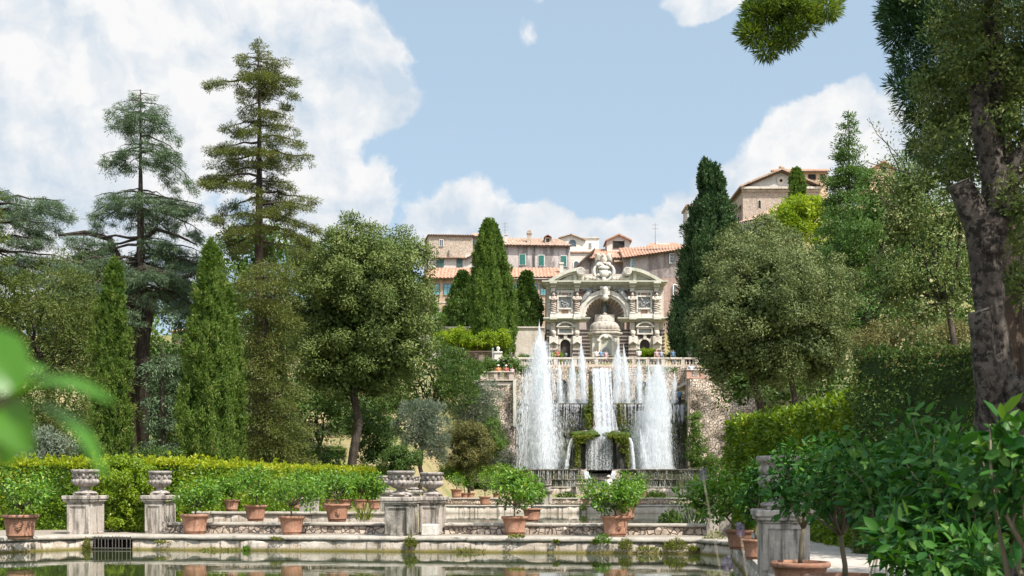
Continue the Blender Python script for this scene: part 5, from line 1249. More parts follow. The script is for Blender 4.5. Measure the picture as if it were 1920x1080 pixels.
def fall(name, label, pxt0, pxt1, pxb0, pxb1, rt, rb, D, n, seed, m='spray', L=(.15, .6), W_=(.015, .045), ropes=26, dy=0.0, bow=0.0, yj=.12, fade=0.0, spread=.035):
    rng = np.random.default_rng(seed); h = rng.random(n)
    if fade: h = h ** (1 + fade)
    rp = rng.random(ropes); k = (ropes * rng.random(n) ** 1.7).astype(int); u = np.clip(rp[k] + rng.normal(0, spread, n), 0, 1)
    x = X(pxt0 + (pxt1 - pxt0) * u, D) * (1 - h) + X(pxb0 + (pxb1 - pxb0) * u, D) * h
    if bow: x = x + S(bow, D) * np.sqrt(h)
    z = Z(rt, D) + (Z(rb, D) - Z(rt, D)) * (h if not bow else h ** 1.6); y = D + dy * h + rng.normal(0, yj, n)
    V = np.stack([rng.normal(0, .05, n) + (.35 * np.sign(bow) * (1 - h) if bow else 0), np.zeros(n) - .03, -np.ones(n)], 1)
    o = strands(name, label, 'waterfall', np.stack([x, y, z], 1), V, rng.uniform(L[0], L[1], n), rng.uniform(W_[0], W_[1], n), M[m], (X((pxb0 + pxb1) / 2, D), D, Z(rb, D)), seed)
    if m == 'drip': o['kind'] = 'stuff'
    return o
fall('waterfall', 'broad white central fall pouring from below the balustrade', 1109, 1145, 1113, 1148, 689, 818, 117.6, 15000, 51, ropes=26, dy=-1.8, spread=.03, L=(.1, .45), W_=(.012, .035))
fall('waterfall', 'pale blue shaded sheet of water on the right of the central fall', 1135, 1148, 1136, 1160, 752, 818, 116.8, 1500, 52, m='drip', dy=-.9)
fall('waterfall', 'beaded curtain of water over the low wall under the central fall', 1098, 1150, 1097, 1151, 818, 884, 111.2, 7500, 53, yj=.06, L=(.03, .14), W_=(.012, .035), ropes=70, spread=.02, fade=.25)
fall('waterfall', 'sheet of drips from the ledge between the tallest jet and the central fall', 1036, 1108, 1036, 1104, 758, 800, 117.35, 2100, 54, m='drip', L=(.05, .28), W_=(.012, .03), ropes=40, fade=1.6, spread=.008)
fall('waterfall', 'long thin drips down the dark wall between the tallest jet and the rock', 1036, 1100, 1036, 1090, 770, 878, 117.3, 700, 55, m='drip', L=(.04, .16), W_=(.012, .024), ropes=46, spread=.012)
fall('waterfall', 'sheet of drips from the ledge between the central fall and the broad jet', 1150, 1212, 1152, 1212, 758, 802, 117.35, 2100, 56, m='drip', L=(.05, .28), W_=(.012, .03), ropes=36, fade=1.6, spread=.008)
fall('waterfall', 'thin drips down the mossy wall behind the broad right jet', 1165, 1284, 1165, 1284, 765, 878, 117.3, 700, 57, m='drip', L=(.04, .16), W_=(.012, .024), ropes=60, spread=.012)
fall('waterfall', 'drips from the ledge at the right end under the lone jet', 1250, 1288, 1250, 1288, 758, 785, 117.35, 900, 58, m='drip', ropes=24, fade=.8, spread=.012)
fall('waterfall', 'drips from the ledge at the left end beside the mossy pilaster', 968, 990, 968, 990, 758, 880, 117.3, 1100, 59, m='drip', ropes=14, spread=.03)
fall('waterfall', 'white spout arching off the left side of the mossy rock', 1074, 1079, 1064, 1070, 820, 880, 110.8, 1100, 60, ropes=8, bow=-6, spread=.1)
fall('waterfall', 'white spout arching off the right side of the mossy rock', 1174, 1180, 1176, 1183, 820, 880, 110.8, 1300, 61, ropes=8, bow=8, spread=.1)
fall('waterfall', 'streaks of overflow down the left basin wall', 990, 1098, 990, 1098, 881, 898, 106.8, 800, 62, m='drip', L=(.08, .35), W_=(.012, .026), ropes=40, yj=.05, spread=.004)
fall('waterfall', 'streaks of overflow down the right basin wall', 1152, 1300, 1152, 1300, 881, 898, 106.8, 380, 63, m='drip', L=(.06, .2), W_=(.01, .025), ropes=60, yj=.05, spread=.006)
fall('waterfall', 'white spill at the left corner of the central basin gap', 1094, 1102, 1100, 1112, 881, 902, 106.4, 500, 64, ropes=8)
fall('waterfall', 'white spill at the right corner of the central basin gap', 1147, 1155, 1138, 1148, 881, 902, 106.4, 500, 65, ropes=8)
fall('waterfall', 'trickles down the low step wall nearest the garden', 1036, 1262, 1036, 1262, 899, 914, 102.8, 1100, 66, m='drip', L=(.08, .35), W_=(.01, .025), ropes=90, yj=.05, spread=.004)
# drifting fine spray round the great jets and at the foot of the falls
for lb, px, rb, rt, w0, w1, n, sd, D in (('fine mist drifting round the tallest jet', 1014, 881, 640, 70, 22, 75000, 70, 112.5), ('fine mist drifting round the broad right jet', 1230, 881, 684, 64, 40, 56000, 71, 112.5),
        ('fine mist between the broad right jet and the rock', 1200, 881, 770, 60, 20, 26000, 72, 113.5), ('foam and mist where the central fall strikes the rock', 1130, 822, 800, 48, 34, 9000, 73, 112.2), ('haze of droplets over the ledge right of the central fall', 1180, 758, 690, 70, 40, 9000, 74, 120), ('haze of droplets over the ledge left of the central fall', 1075, 758, 700, 60, 36, 8000, 75, 120)):
    rng = np.random.default_rng(sd); h = rng.random(n) ** 1.15; wd = S(w0 + (w1 - w0) * h, D) * .5
    x = rng.normal(0, .5, n); y = rng.normal(0, .5, n); ph = mnoise.noise((sd, 0, 0)) * 6
    x = x + .22 * np.sin(h * 9 + ph) * h
    C = np.stack([X(px, D) + x * wd, D + y * wd, Z(rb, D) + (Z(rt, D) - Z(rb, D)) * h], 1)
    o = strands('spray', lb, 'spray', C, np.tile([[0, 0, -1.0]], (n, 1)) + rng.normal(0, .25, (n, 3)), rng.uniform(.02, .07, n), rng.uniform(.010, .022, n), M['spray'], (X(px, D), D, Z(rb, D)), sd)
    o['kind'] = 'stuff'

# ------------------------------------------------------------------ people
def skin_body(arms):
    v = [(0, 0, .93), (0, 0, 1.08), (0, .0, 1.28), (0, .01, 1.44), (0, -.005, 1.52), (0, -.015, 1.585), (0, -.01, 1.67), (0, -.10, 1.585)]
    r = [(.135, .10), (.125, .095), (.15, .105), (.07, .06), (.052, .052), (.072, .082), (.06, .07), (.012, .012)]
    e = [(0, 1), (1, 2), (2, 3), (3, 4), (4, 5), (5, 6), (5, 7)]
    def ch(start, pts, rs):
        prev = start
        for p, q in zip(pts, rs): v.append(p); r.append((q, q)); e.append((prev, len(v) - 1)); prev = len(v) - 1
        return prev
    for s in (-1, 1):
        ch(0, [(s * .095, 0, .86), (s * .10, -.02, .50), (s * .10, .02, .09), (s * .11, -.13, .035)], [.085, .056, .04, .035])
        el, wr = arms; pa = Vector((s * wr[0], wr[1], wr[2])); d = (pa - Vector((s * el[0], el[1], el[2]))).normalized()
        palm = pa + d * .06; w = ch(2, [(s * .17, .0, 1.42), (s * el[0], el[1], el[2]), tuple(pa), tuple(palm)], [.058, .042, .03, .034])
        sd = d.cross(Vector((0, 1, .2))).normalized()
        for k, (o_, ln) in enumerate(((-.03, .07), (-.01, .085), (.01, .082), (.03, .06))):
            p1 = palm + sd * o_ + d * .035; p2 = p1 + d * ln * .5 + Vector((0, -.012, -.01)); ch(w, [tuple(p1), tuple(p2)], [.010, .008])
        ch(w, [tuple(palm - sd * .045 - d * .01), tuple(palm - sd * .06 + d * .03)], [.011, .009])
    me = bpy.data.meshes.new('person_body'); me.from_pydata(v, e, []); me.update()
    o = bpy.data.objects.new('tmp_body', me); col.objects.link(o)
    mod = o.modifiers.new('skin', 'SKIN'); o.modifiers.new('sub', 'SUBSURF').levels = 1
    if not me.skin_vertices: me.skin_vertices.new() if hasattr(me.skin_vertices, 'new') else None
    if me.skin_vertices:
        for i, q in enumerate(r): me.skin_vertices[0].data[i].radius = q
        me.skin_vertices[0].data[0].use_root = True
    dg = bpy.context.evaluated_depsgraph_get(); ev = o.evaluated_get(dg); out = bpy.data.meshes.new_from_object(ev)
    bpy.data.objects.remove(o); out.polygons.foreach_set('use_smooth', [True] * len(out.polygons)); return out
A_HANG = ((.225, .01, 1.15), (.235, -.06, .93)); A_LEAN = ((.235, -.02, 1.17), (.15, -.27, 1.08))
body_hang, body_lean = skin_body(A_HANG), skin_body(A_LEAN)
M['skin'] = plain('skin', (0.50, 0.31, 0.22), .6); M['skin_tan'] = plain('tanned_skin', (0.36, 0.21, 0.14), .6)
def cloth(name, c): 
    if name not in M: M[name] = plain(name, c, .9, var=.2, scale=9)
    return M[name]
def person(label, px, D, zf, shirt, legs, hair, hat=None, lean=False, skin='skin', face=0.0, h=1.0, skirt=False):
    root = thing('person', label, 'person', (X(px, D), D, zf), 'visitors in the garden')
    me = (body_lean if lean else body_hang).copy(); me.materials.clear(); me.materials.append(M[skin]); link_mesh('body', me, root)
    arms = A_LEAN if lean else A_HANG
    def at(q): q.v = [(a + X(px, D), b + D, c + zf) for a, b, c in q.v]; return q
    q = MB(); q.tube([(0, 0, .9), (0, 0, 1.08), (0, 0, 1.28), (0, .01, 1.42), (0, .01, 1.475)], [.165, .15, .175, .13, .07], 12)
    for s in (-1, 1): q.tube([(s * .10, 0, 1.41), (s * .18, 0, 1.42), (s * (.17 + (arms[0][0] - .17) * .75), arms[0][1] * .7, 1.42 + (arms[0][2] - 1.42) * .7)], [.07, .075, .065], 8)
    at(q).to('shirt', cloth(*shirt), root, smooth=True)
    q = MB()
    if skirt: q.tube([(0, 0, 1.0), (0, 0, .8), (0, 0, .45)], [.15, .21, .26], 12)
    else:
        q.tube([(0, 0, .98), (0, 0, .86)], [.155, .165], 12)
        for s in (-1, 1): q.tube([(s * .085, 0, .92), (s * .10, -.01, .52), (s * .10, .01, .12)], [.1, .08, .062], 9)
    at(q).to('skirt' if skirt else 'trousers', cloth(*legs), root, smooth=True)
    q = MB(); q.ball((0, .03, 1.635), (.092, .10, .10), 12, 8); q.ball((0, .06, 1.57), (.08, .06, .1), 10, 7); at(q).to('hair', cloth(*hair), root, smooth=True)
    if hat: q = MB(); q.lathe((0, 0, 0), [(.17, 1.655), (.16, 1.665), (.10, 1.675), (.095, 1.74), (.05, 1.77), (.0, 1.775)], 14); at(q).to('hat', cloth(*hat), root, smooth=True)
    q = MB()
    for s in (-1, 1): q.ball((s * .032, -.093, 1.605), (.011, .008, .007), 6, 5); q.ball((s * .078, .0, 1.59), (.012, .02, .03), 6, 5)
    at(q).to('eyes_and_ears', M[skin], root)
    root.rotation_euler = (0, 0, face); root.scale = (h, h, h); return root
WH, OR, RD, BL, PK, DK, NV, GY = ('white_cotton', (.58, .57, .55)), ('orange_cotton', (.52, .20, .08)), ('red_cotton', (.34, .10, .08)), ('blue_cotton', (.13, .24, .36)), ('pink_cotton', (.45, .31, .31)), ('dark_cotton', (.05, .05, .06)), ('navy_cotton', (.07, .09, .16)), ('grey_cotton', (.3, .32, .36))
HB, HF, HK = ('brown_hair', (.08, .045, .025)), ('fair_hair', (.33, .21, .10)), ('black_hair', (.02, .016, .014))
ZT = 13.9
person('person in an orange top and pale cap leaning on the left lattice parapet', 934.5, 117.9, 11.02, OR, NV, HB, WH, True)
person('person in a red top and white hat on the left lattice parapet terrace', 949, 118.0, 11.02, RD, DK, HF, WH, True)
person('person with tanned arms in a pink top at the right end of the left parapet', 960.5, 118.2, 11.0, PK, GY, HB, None, False, 'skin_tan', .5, .95)
person('person in dark clothes by the plaster wall above the left balustrade', 959, 131.6, ZT, DK, DK, HK, None, False, 'skin', .8, .9)
person('person in a red top behind the balustrade left of the high ledge jet', 1045, 130.7, ZT, RD, NV, HB, None, True)
person('person in a white shirt behind the balustrade left of the kiosk niche', 1118, 130.7, ZT, WH, DK, HB, None, True)
person('person in a bright blue top behind the balustrade before the kiosk', 1127, 130.8, ZT, BL, GY, HF, None, True)
person('person in a pink dress behind the balustrade right of the blue visitor', 1136, 130.9, ZT, PK, PK, HK, None, False, 'skin', 0, .95, True)
person('tall person in white above the rail near the right jets', 1198, 130.9, ZT, WH, DK, HK, WH, True, 'skin', 0, 1.06)
person('person in pink trousers behind the balustrade below the right niche', 1231, 130.8, ZT, PK, PK, HF)
person('person in a pale grey top behind the balustrade right of the niche', 1240, 130.9, ZT, GY, BL, HB)
person('person in blue jeans behind the right balusters near the shrubs', 1262, 130.8, ZT, BL, BL, HB)
person('person in a white shirt and dark trousers at the right balustrade end', 1293, 130.7, ZT, WH, DK, HK, None, True, 'skin', 0, 1.04)
person('person in a pale blue shirt leaning over the right lattice parapet', 1296, 118.3, 11.2, ('pale_blue_cotton', (.45, .55, .68)), NV, HK, None, True)
person('person in a blue top on the ledge beside the right rubble wall', 1274, 120.5, 8.9, BL, DK, HB, None, False, 'skin_tan', .4)
person('person in a white sunhat and white top standing before the fountain basin', 1141, 86, gz(X(1141, 86), 86) + .02, WH, ('pale_pink_cotton', (.66, .52, .52)), HF, WH, False, 'skin', 3.0)

# ------------------------------------------------------------------ trees
def gpx(px, D): return gz(X(px, D), D)
def tree_root(name, label, px, D, group=None, zb=None, cat='tree'):
    return thing(name, label, cat, (X(px, D), D, gpx(px, D) if zb is None else zb), group)
def boughs_to(rng, base, blobs, r0, fork):
    """trunk from base to fork point, limbs on into the blobs"""
    base, fork = Vector(base), Vector(fork); p = bent(rng, base - Vector((0, 0, .3)), fork, 5, .035); n = len(p)
    paths = [(p, [r0 * (1.25 if i == 0 else 1 - .35 * i / n) for i in range(n)])]
    for b in blobs:
        c = Vector(b[:3]) + Vector((0, 0, b[5] * .35)); q = bent(rng, fork - Vector((0, 0, .15)), c, 5, .08)
        paths.append((q, [r0 * .5 * (1 - .85 * i / (len(q) - 1)) for i in range(len(q))]))
    return paths
def broad(name, label, px, D, blobs, m, seed, fork_py=None, tr=.3, br=.8, per=130, leaf=(.19, .085), bark='bark', group=None, trunk_px=None, zb=None, cat='tree', **k):
    root = tree_root(name, label, px if trunk_px is None else trunk_px, D, group, zb, cat)
    B = px_blobs(blobs, D); rng = random.Random(seed)
    if fork_py is not None:
        trunk_part(root, boughs_to(rng, root.location, B, tr, (X(px, D), D, Z(fork_py, D))), M[bark])
    add_crown(root, B, M[m], seed, br, per, leaf, **k); return root
def cypress(name, label, px, D, rt, prof, m, seed, n=26000, leaf=(.17, .05), zb=None, group=None, lump=.26, sub=None, cat='tree'):
    """flame of upright sprays gathered in lumps; prof = [(row, half width, centre)] in photo units"""
    root = tree_root(name, label, px, D, group, zb, cat); rng = np.random.default_rng(seed); z0 = root.location.z
    rows = np.array([p[0] for p in prof], float); hw = np.array([p[1] for p in prof], float); cxs = np.array([p[2] if len(p) > 2 else px for p in prof], float)
    zr = Z(rows, D); o = np.argsort(zr)
    f = lambda z: np.interp(z, zr[o], S(hw, D)[o]); fc = lambda z: np.interp(z, zr[o], X(cxs, D)[o])
    zt_, zl = zr.max(), max(zr.min(), z0); Rm = S(hw.max(), D)
    cnt = 30; nt = n // cnt; zz = rng.random(nt * 3) * (zt_ - zl) + zl; w = f(zz); keep = rng.random(len(zz)) < (w / w.max() * .85 + .15); zz = zz[keep][:nt]; nt = len(zz)
    th = rng.random(nt) * 2 * np.pi; R = f(zz); q = 1.0 / Rm
    lum = np.array([mnoise.noise((math.cos(t) * 1.7 + seed, math.sin(t) * 1.7, z * .9 * q)) * 1.0 + 1.0 * mnoise.noise((math.cos(t) * 4.2 + seed, math.sin(t) * 4.2, z * 2.6 * q)) for t, z in zip(th, zz)])
    rad = R * (1 - lump * .15 + lump * 1.5 * lum + rng.normal(0, .04, nt)); tb = np.clip(.5 + .55 * lum + rng.normal(0, .25, nt), 0, 1)
    k = np.repeat(np.arange(nt), cnt); N = len(k); out = np.stack([np.cos(th), np.sin(th), np.zeros(nt)], 1)
    tr_ = np.clip(R * .2, .06 * Rm + .04, .19 * Rm + .05)[k]; t = rng.random(N); sp = sph(rng, N)
    C = np.stack([fc(zz), np.full(nt, D), zz], 1)[k] + out[k] * (rad[k] - .3 * tr_)[:, None] + sp * (tr_ * (1 - .65 * t) * rng.random(N) ** .5)[:, None]
    C[:, 2] += (t - .45) * tr_ * 2.3
    Dd = out[k] * .4 + np.array([0, 0, .9]) + rng.normal(0, .45, (N, 3)); Nn = sp * .8 + out[k] * .7 + np.array([0, 0, .45]) * (t - .2)[:, None] + rng.normal(0, .3, (N, 3))
    T = np.clip(tb[k] * .5 + rng.random(N) * .5, 0, 1)
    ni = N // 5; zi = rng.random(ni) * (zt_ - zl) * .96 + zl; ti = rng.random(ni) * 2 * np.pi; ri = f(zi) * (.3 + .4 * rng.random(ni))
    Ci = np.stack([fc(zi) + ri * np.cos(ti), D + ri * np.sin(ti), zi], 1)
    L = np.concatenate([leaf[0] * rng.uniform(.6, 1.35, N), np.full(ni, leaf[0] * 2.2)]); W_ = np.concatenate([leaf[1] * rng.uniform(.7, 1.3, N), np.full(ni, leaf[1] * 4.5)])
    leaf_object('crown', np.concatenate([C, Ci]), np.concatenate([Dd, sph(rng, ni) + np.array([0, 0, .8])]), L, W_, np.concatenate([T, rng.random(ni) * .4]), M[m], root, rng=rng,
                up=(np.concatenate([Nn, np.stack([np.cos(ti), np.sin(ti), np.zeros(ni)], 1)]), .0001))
    trunk_part(root, [([(X(px, D), D, z0 - .3), (X(px, D), D, zl + 1.2), (X(cxs[rows.argmin()], D), D, zt_ - 1)], [.22, .17, .03])], M['bark']); return root
def conifer(name, label, px, D, rt, levels, m, seed, tr=.4, leaf=(.16, .035), per=55, cr=.42, flat=.35, lat=.34, zb=None, bark='bark_red', bend=None, t0=.2, hang=.0, up=.0, stems=None, rag=(.62, 1.06), cdens=1.0, skip=0.0):
    """levels: (row, left, right, limbs, sag) - limbs all round the trunk, each carrying separate flat clumps of needles"""
    root = tree_root(name, label, px, D, None, zb); rng = np.random.default_rng(seed); r = random.Random(seed); z0 = root.location.z; zt_ = Z(rt, D)
    bx = (lambda z: X(px, D) + (bend or 0) * (z - z0) / (zt_ - z0))
    hs = [z0 - .4] + [z0 + (zt_ - z0) * t for t in (.08, .25, .45, .65, .85, 1.0)]
    paths = [([(bx(z) + r.uniform(-.05, .05), D, z) for z in hs], [tr * 1.3, tr * 1.08, tr * .9, tr * .68, tr * .45, tr * .2, .03])]
    for st in (stems or []): paths.append(([Vector(p) for p in st[0]], st[1]))
    ctr = []; rad = []; ld_ = []
    for (row, lp, rp, nl, sag) in levels:
        z = Z(row, D); Rr = X(rp, D) - bx(z); Rl = bx(z) - X(lp, D); mean = (Rr + Rl) / 2 * .85; off = r.uniform(-.35, .35)
        for k in range(nl):
            a = (k / nl) * 2 * math.pi + (r.uniform(-.3, .3) if k and k * 2 != nl else off)
            if skip and k and k * 2 != nl and r.random() < skip: continue
            c, s_ = math.cos(a), math.sin(a); reach = ((Rr if c > 0 else Rl) * abs(c) + mean * abs(s_) ** 1.6) / max(1e-6, (abs(c) + abs(s_) ** 1.6)) * (r.uniform(*rag) if k and k * 2 != nl else r.uniform(.9, 1.04))
            reach = max(reach, .3); zj = z + r.uniform(-.5, .5) * S(13, D); sg = sag * r.uniform(.3, 1.9)
            P = [Vector((bx(zj) + c * reach * t, D + s_ * reach * t, zj + reach * (up * t * (1.6 - t) - sg * t * t) + r.uniform(-.03, .03) * reach)) for t in [j / 6 for j in range(7)]]
            paths.append((P, [max(.016, tr * .22 * min(1, reach / 3.5)) * (1 - .85 * j / 6) for j in range(7)]))
            nc = max(2, int(reach / cr * 1.9 * cdens * (.6 + lat * reach * .55)))
            for _ in range(nc):
                t = r.uniform(t0, 1.0) ** .8; i = min(int(t * 6), 5); p = P[i].lerp(P[i + 1], t * 6 - i); w = reach * lat * (1.05 - abs(t - .6)) * r.uniform(-1, 1)
                q = p + Vector((-s_, c, 0)) * w + Vector((0, 0, -abs(w) * .25 - hang * r.random() * cr * 1.6)); ctr.append(q[:]); rad.append(cr * r.uniform(.55, 1.25) * min(1, .45 + reach / 2.5)); ld_.append((c, s_, 0))
                if abs(w) > .5 and r.random() < .4: paths.append(([p, q], [.02, .008]))
    ctr = np.array(ctr); rad = np.array(rad); ld_ = np.array(ld_); nt = len(ctr); cnt = np.maximum(8, per * (rad / cr) ** 2).astype(int); k = np.repeat(np.arange(nt), cnt); n = len(k); tb = rng.random(nt)
    sp = sph(rng, n); C = ctr[k] + sp * np.array([1, 1, flat]) * (rad[k] * rng.random(n) ** .5)[:, None]
    if hang: C[:, 2] -= hang * rad[k] * rng.random(n) ** 2 * (rng.random(n) < .5) * 1.6
    Dd = sp * .8 + ld_[k] * .5 + rng.normal(0, .45, (n, 3)) + np.array([0, 0, .12 - hang * .8]); Nn = sp * np.array([.6, .6, .5]) + np.array([0, 0, .75]) + rng.normal(0, .35, (n, 3))
    leaf_object('crown', C, Dd, leaf[0] * rng.uniform(.6, 1.3, n), leaf[1] * rng.uniform(.7, 1.3, n), np.clip(tb[k] * .5 + rng.random(n) * .5, 0, 1), M[m], root, rng=rng, up=(Nn, .0001))
    trunk_part(root, paths, M[bark], n=6, wob=.08); return root

# --- left group
conifer('redwood_tree', 'very tall olive green redwood with straight trunk, tallest tree against the clouds', 485, 66, 72, [
    (82, 470, 500, 5, .05), (96, 450, 515, 6, .1), (112, 432, 537, 7, .12), (128, 440, 530, 6, .15), (148, 376, 567, 8, .05), (164, 405, 560, 7, .15), (186, 428, 545, 5, .3),
    (208, 418, 548, 7, .15), (232, 408, 570, 8, .12), (262, 388, 572, 8, .12), (288, 384, 592, 9, .08), (312, 400, 545, 6, .2), (334, 372, 560, 8, .12), (352, 366, 588, 8, .06),
    (378, 390, 597, 9, .12), (402, 392, 597, 8, .15), (426, 396, 585, 8, .25), (446, 390, 578, 7, .3)], 'f_redwood', 5, .42, (.16, .034), per=125, cr=.36, flat=.5, lat=.36, hang=.25, cdens=.9, rag=(.4, 1.12), t0=.26, skip=.2)
conifer('redwood_skirt_tree', 'brownish lower conifer with drooping branches round the base of the tallest trunk', 500, 63, 488, [
    (500, 450, 550, 8, .25), (525, 436, 562, 9, .25), (555, 430, 566, 9, .25), (585, 434, 564, 9, .3), (615, 438, 558, 9, .3), (645, 440, 560, 8, .3), (680, 436, 566, 9, .25), (712, 442, 574, 9, .25), (745, 446, 572, 9, .3), (775, 448, 580, 9, .3), (805, 450, 578, 9, .3), (838, 455, 584, 9, .3)], 'f_redwood', 6, .3, (.18, .045), per=150, cr=.62, flat=.5, lat=.4, hang=.3, cdens=1.1)
D = 70
st = [([(X(268, D), D - .2, .5), (X(272, D), D - .2, Z(640, D)), (X(286, D), D - .3, Z(560, D)), (X(330, D), D - .6, Z(530, D)), (X(375, D), D - 1, Z(518, D))], [.4, .34, .26, .18, .1]),
      ([(X(248, D), D + .3, .5), (X(246, D), D + .3, Z(600, D)), (X(236, D), D + .2, Z(520, D)), (X(205, D), D, Z(448, D)), (X(160, D), D, Z(436, D)), (X(110, D), D, Z(441, D))], [.36, .3, .24, .2, .14, .07]),
      ([(X(262, D), D, Z(455, D)), (X(296, D), D - .4, Z(432, D)), (X(340, D), D - .5, Z(446, D)), (X(372, D), D - .6, Z(462, D))], [.14, .12, .09, .04])]
conifer('cedar_tree', 'tall blue green cedar with flat tiers of branches and bare gaps on its trunk', 260, D, 168, [
    (174, 238, 298, 6, .3), (192, 206, 320, 7, .3), (213, 170, 322, 7, .16), (222, 226, 336, 5, .4), (250, 236, 350, 4, .35), (272, 182, 352, 6, .25), (280, 205, 376, 7, .35), (304, 222, 330, 3, .6),
    (362, 176, 350, 6, .18), (374, 156, 386, 8, .22), (388, 170, 384, 6, .34), (450, 84, 372, 7, .1), (468, 74, 388, 9, .12), (492, 66, 428, 9, .14), (518, 60, 436, 9, .18), (540, 100, 420, 8, .3)],
    'f_cedar', 7, .42, (.17, .030), per=105, cr=.32, flat=.28, lat=.36, bark='bark', stems=st, hang=.8, bend=.15, rag=(.55, 1.12), cdens=1.2, t0=.26, skip=.16)
conifer('cedar_tree', 'low spreading blue cedar at the left edge with layered flat boughs', -10, 80, 356, [
    (370, -70, 142, 7, .06), (388, -80, 154, 7, .12), (420, -90, 120, 6, .1), (440, -90, 116, 6, .1), (468, -90, 168, 8, .1), (496, -90, 150, 7, .18)], 'f_cedar', 8, .45, (.18, .034), per=110, cr=.38, flat=.28, lat=.34, bark='bark', hang=.6, rag=(.5, 1.08), cdens=1.2, skip=.15)
conifer('cedar_tree', 'shaded young cedar with blue drooping sprays below the tall cedar trunk', 305, 66, 640, [
    (668, 246, 345, 7, .2), (700, 246, 350, 7, .25), (738, 250, 350, 7, .3), (780, 248, 352, 7, .3), (825, 240, 356, 8, .3)], 'f_cedar', 9, .2, (.20, .06), per=64, cr=.42, flat=.35, lat=.4, bark='bark', hang=.8)
cypress('cypress_tree', 'slender dark cypress column left of the tall cedar trunk', 212, 54, 488, [(486, 2, 215), (510, 12, 214), (545, 20, 213), (600, 27, 211), (680, 30, 208), (760, 34, 206), (830, 35, 207), (875, 31, 208)], 'f_cypress', 11, 36000, (.15, .045), lump=.36)
cypress('cypress_tree', 'broad bright cypress column standing in front, right of the cedar', 393, 53, 452, [(450, 2, 396), (475, 12, 396), (520, 22, 394), (580, 28, 391), (650, 36, 389), (720, 41, 388), (790, 45, 387), (840, 46, 388), (880, 41, 389)], 'f_cypress', 12, 56000, (.15, .045), lump=.36)
cypress('cypress_tree', 'narrow cypress tucked behind the broad bright cypress, showing on its right side', 430, 57, 540, [(520, 3, 418), (570, 13, 422), (640, 18, 430), (720, 22, 434), (800, 23, 436), (880, 22, 436)], 'f_cypress', 13, 24000, (.16, .05))
broad('holm_oak', 'big round holm oak with dark leaning trunk in the middle of the garden', 672, 72, [
    (668, 478, 62, 52), (640, 510, 72, 70), (718, 490, 62, 52), (755, 520, 44, 55), (690, 560, 88, 85, -1.2), (752, 590, 52, 72), (612, 570, 56, 76), (650, 640, 78, 72, -.8), (725, 660, 66, 72, -.5), (595, 660, 38, 60), (640, 715, 56, 42), (705, 720, 40, 30), (770, 650, 30, 50)],
    'f_ilex', 21, 690, .30, .70, 250, (.18, .078), nbm=1.7, trunk_px=660, inner=.8, rough=.48)
for c in (): pass
broad('garden_tree', 'yellow green broadleaf tree behind the redwood trunk', 530, 92, [(450, 480, 40, 46), (500, 470, 50, 42), (545, 480, 40, 44), (520, 530, 70, 60), (440, 560, 40, 60), (580, 520, 36, 60), (560, 590, 60, 60), (500, 620, 80, 60)], 'f_mid', 22, 640, .3, .9, 100, (.28, .13))
broad('garden_tree', 'shadowed dark laurel between the redwood skirt and the oak trunk', 600, 84, [(590, 720, 60, 60), (560, 780, 50, 60), (620, 770, 50, 50), (600, 660, 60, 60)], 'f_laurel', 23, 830, .2, .9, 90, (.27, .12))
broad('yew_tree', 'broad brownish yew at the left behind the near lemon leaves', 90, 62, [(40, 590, 70, 70), (110, 580, 70, 60), (150, 640, 50, 70), (60, 680, 90, 70), (130, 720, 60, 60), (20, 740, 70, 80), (100, 790, 70, 60), (-40, 640, 60, 90), (-30, 800, 70, 80)], 'f_yew', 24, 700, .35, .62, 120, (.24, .05), leafdir=(.7, .3, -.3, .8))
conifer('yew_tree', 'golden green pointed conifer cut by the left edge of the view', -22, 60, 330, [(360, -50, 4, 6, .2), (400, -60, 10, 7, .25), (440, -66, 14, 8, .3), (480, -72, 20, 8, .3), (520, -80, 26, 8, .3), (560, -80, 36, 9, .3), (600, -80, 44, 9, .3)], 'f_yew', 25, .3, (.2, .06), per=60, cr=.45, flat=.6, cdens=1.4)
broad('yew_tree', 'grey green yew with hanging sprays left of the slender cypress', 180, 68, [(165, 580, 40, 50), (190, 640, 40, 60), (170, 710, 45, 60), (150, 520, 50, 40), (200, 770, 50, 60)], 'f_yew', 26, 760, .25, .7, 110, (.26, .055), leafdir=(.7, .3, -.4, .8))
broad('laurel_tree', 'dark shaded laurel thicket tree under the tall cedar', 300, 84, [(290, 720, 90, 60), (250, 790, 90, 70), (340, 790, 70, 70), (180, 820, 70, 50), (420, 800, 60, 70), (330, 850, 110, 40), (60, 830, 110, 60), (460, 700, 60, 90)], 'f_laurel', 27, 800, .25, 1.0, 90, (.30, .14))
broad('shrub', 'grey blue shrub at the foot of the yew, left of the slender cypress', 88, 50, [(85, 830, 32, 26), (110, 850, 30, 22), (60, 850, 30, 22), (20, 850, 40, 24)], 'f_olive', 28, None, .1, .35, 90, (.16, .04), cat='shrub')
broad('shrub', 'yellowish low shrub between the slender and the broad cypress', 300, 52, [(270, 865, 26, 16), (310, 868, 30, 16), (335, 862, 20, 16)], 'f_laurel', 29, None, .1, .3, 90, (.13, .06), cat='shrub')

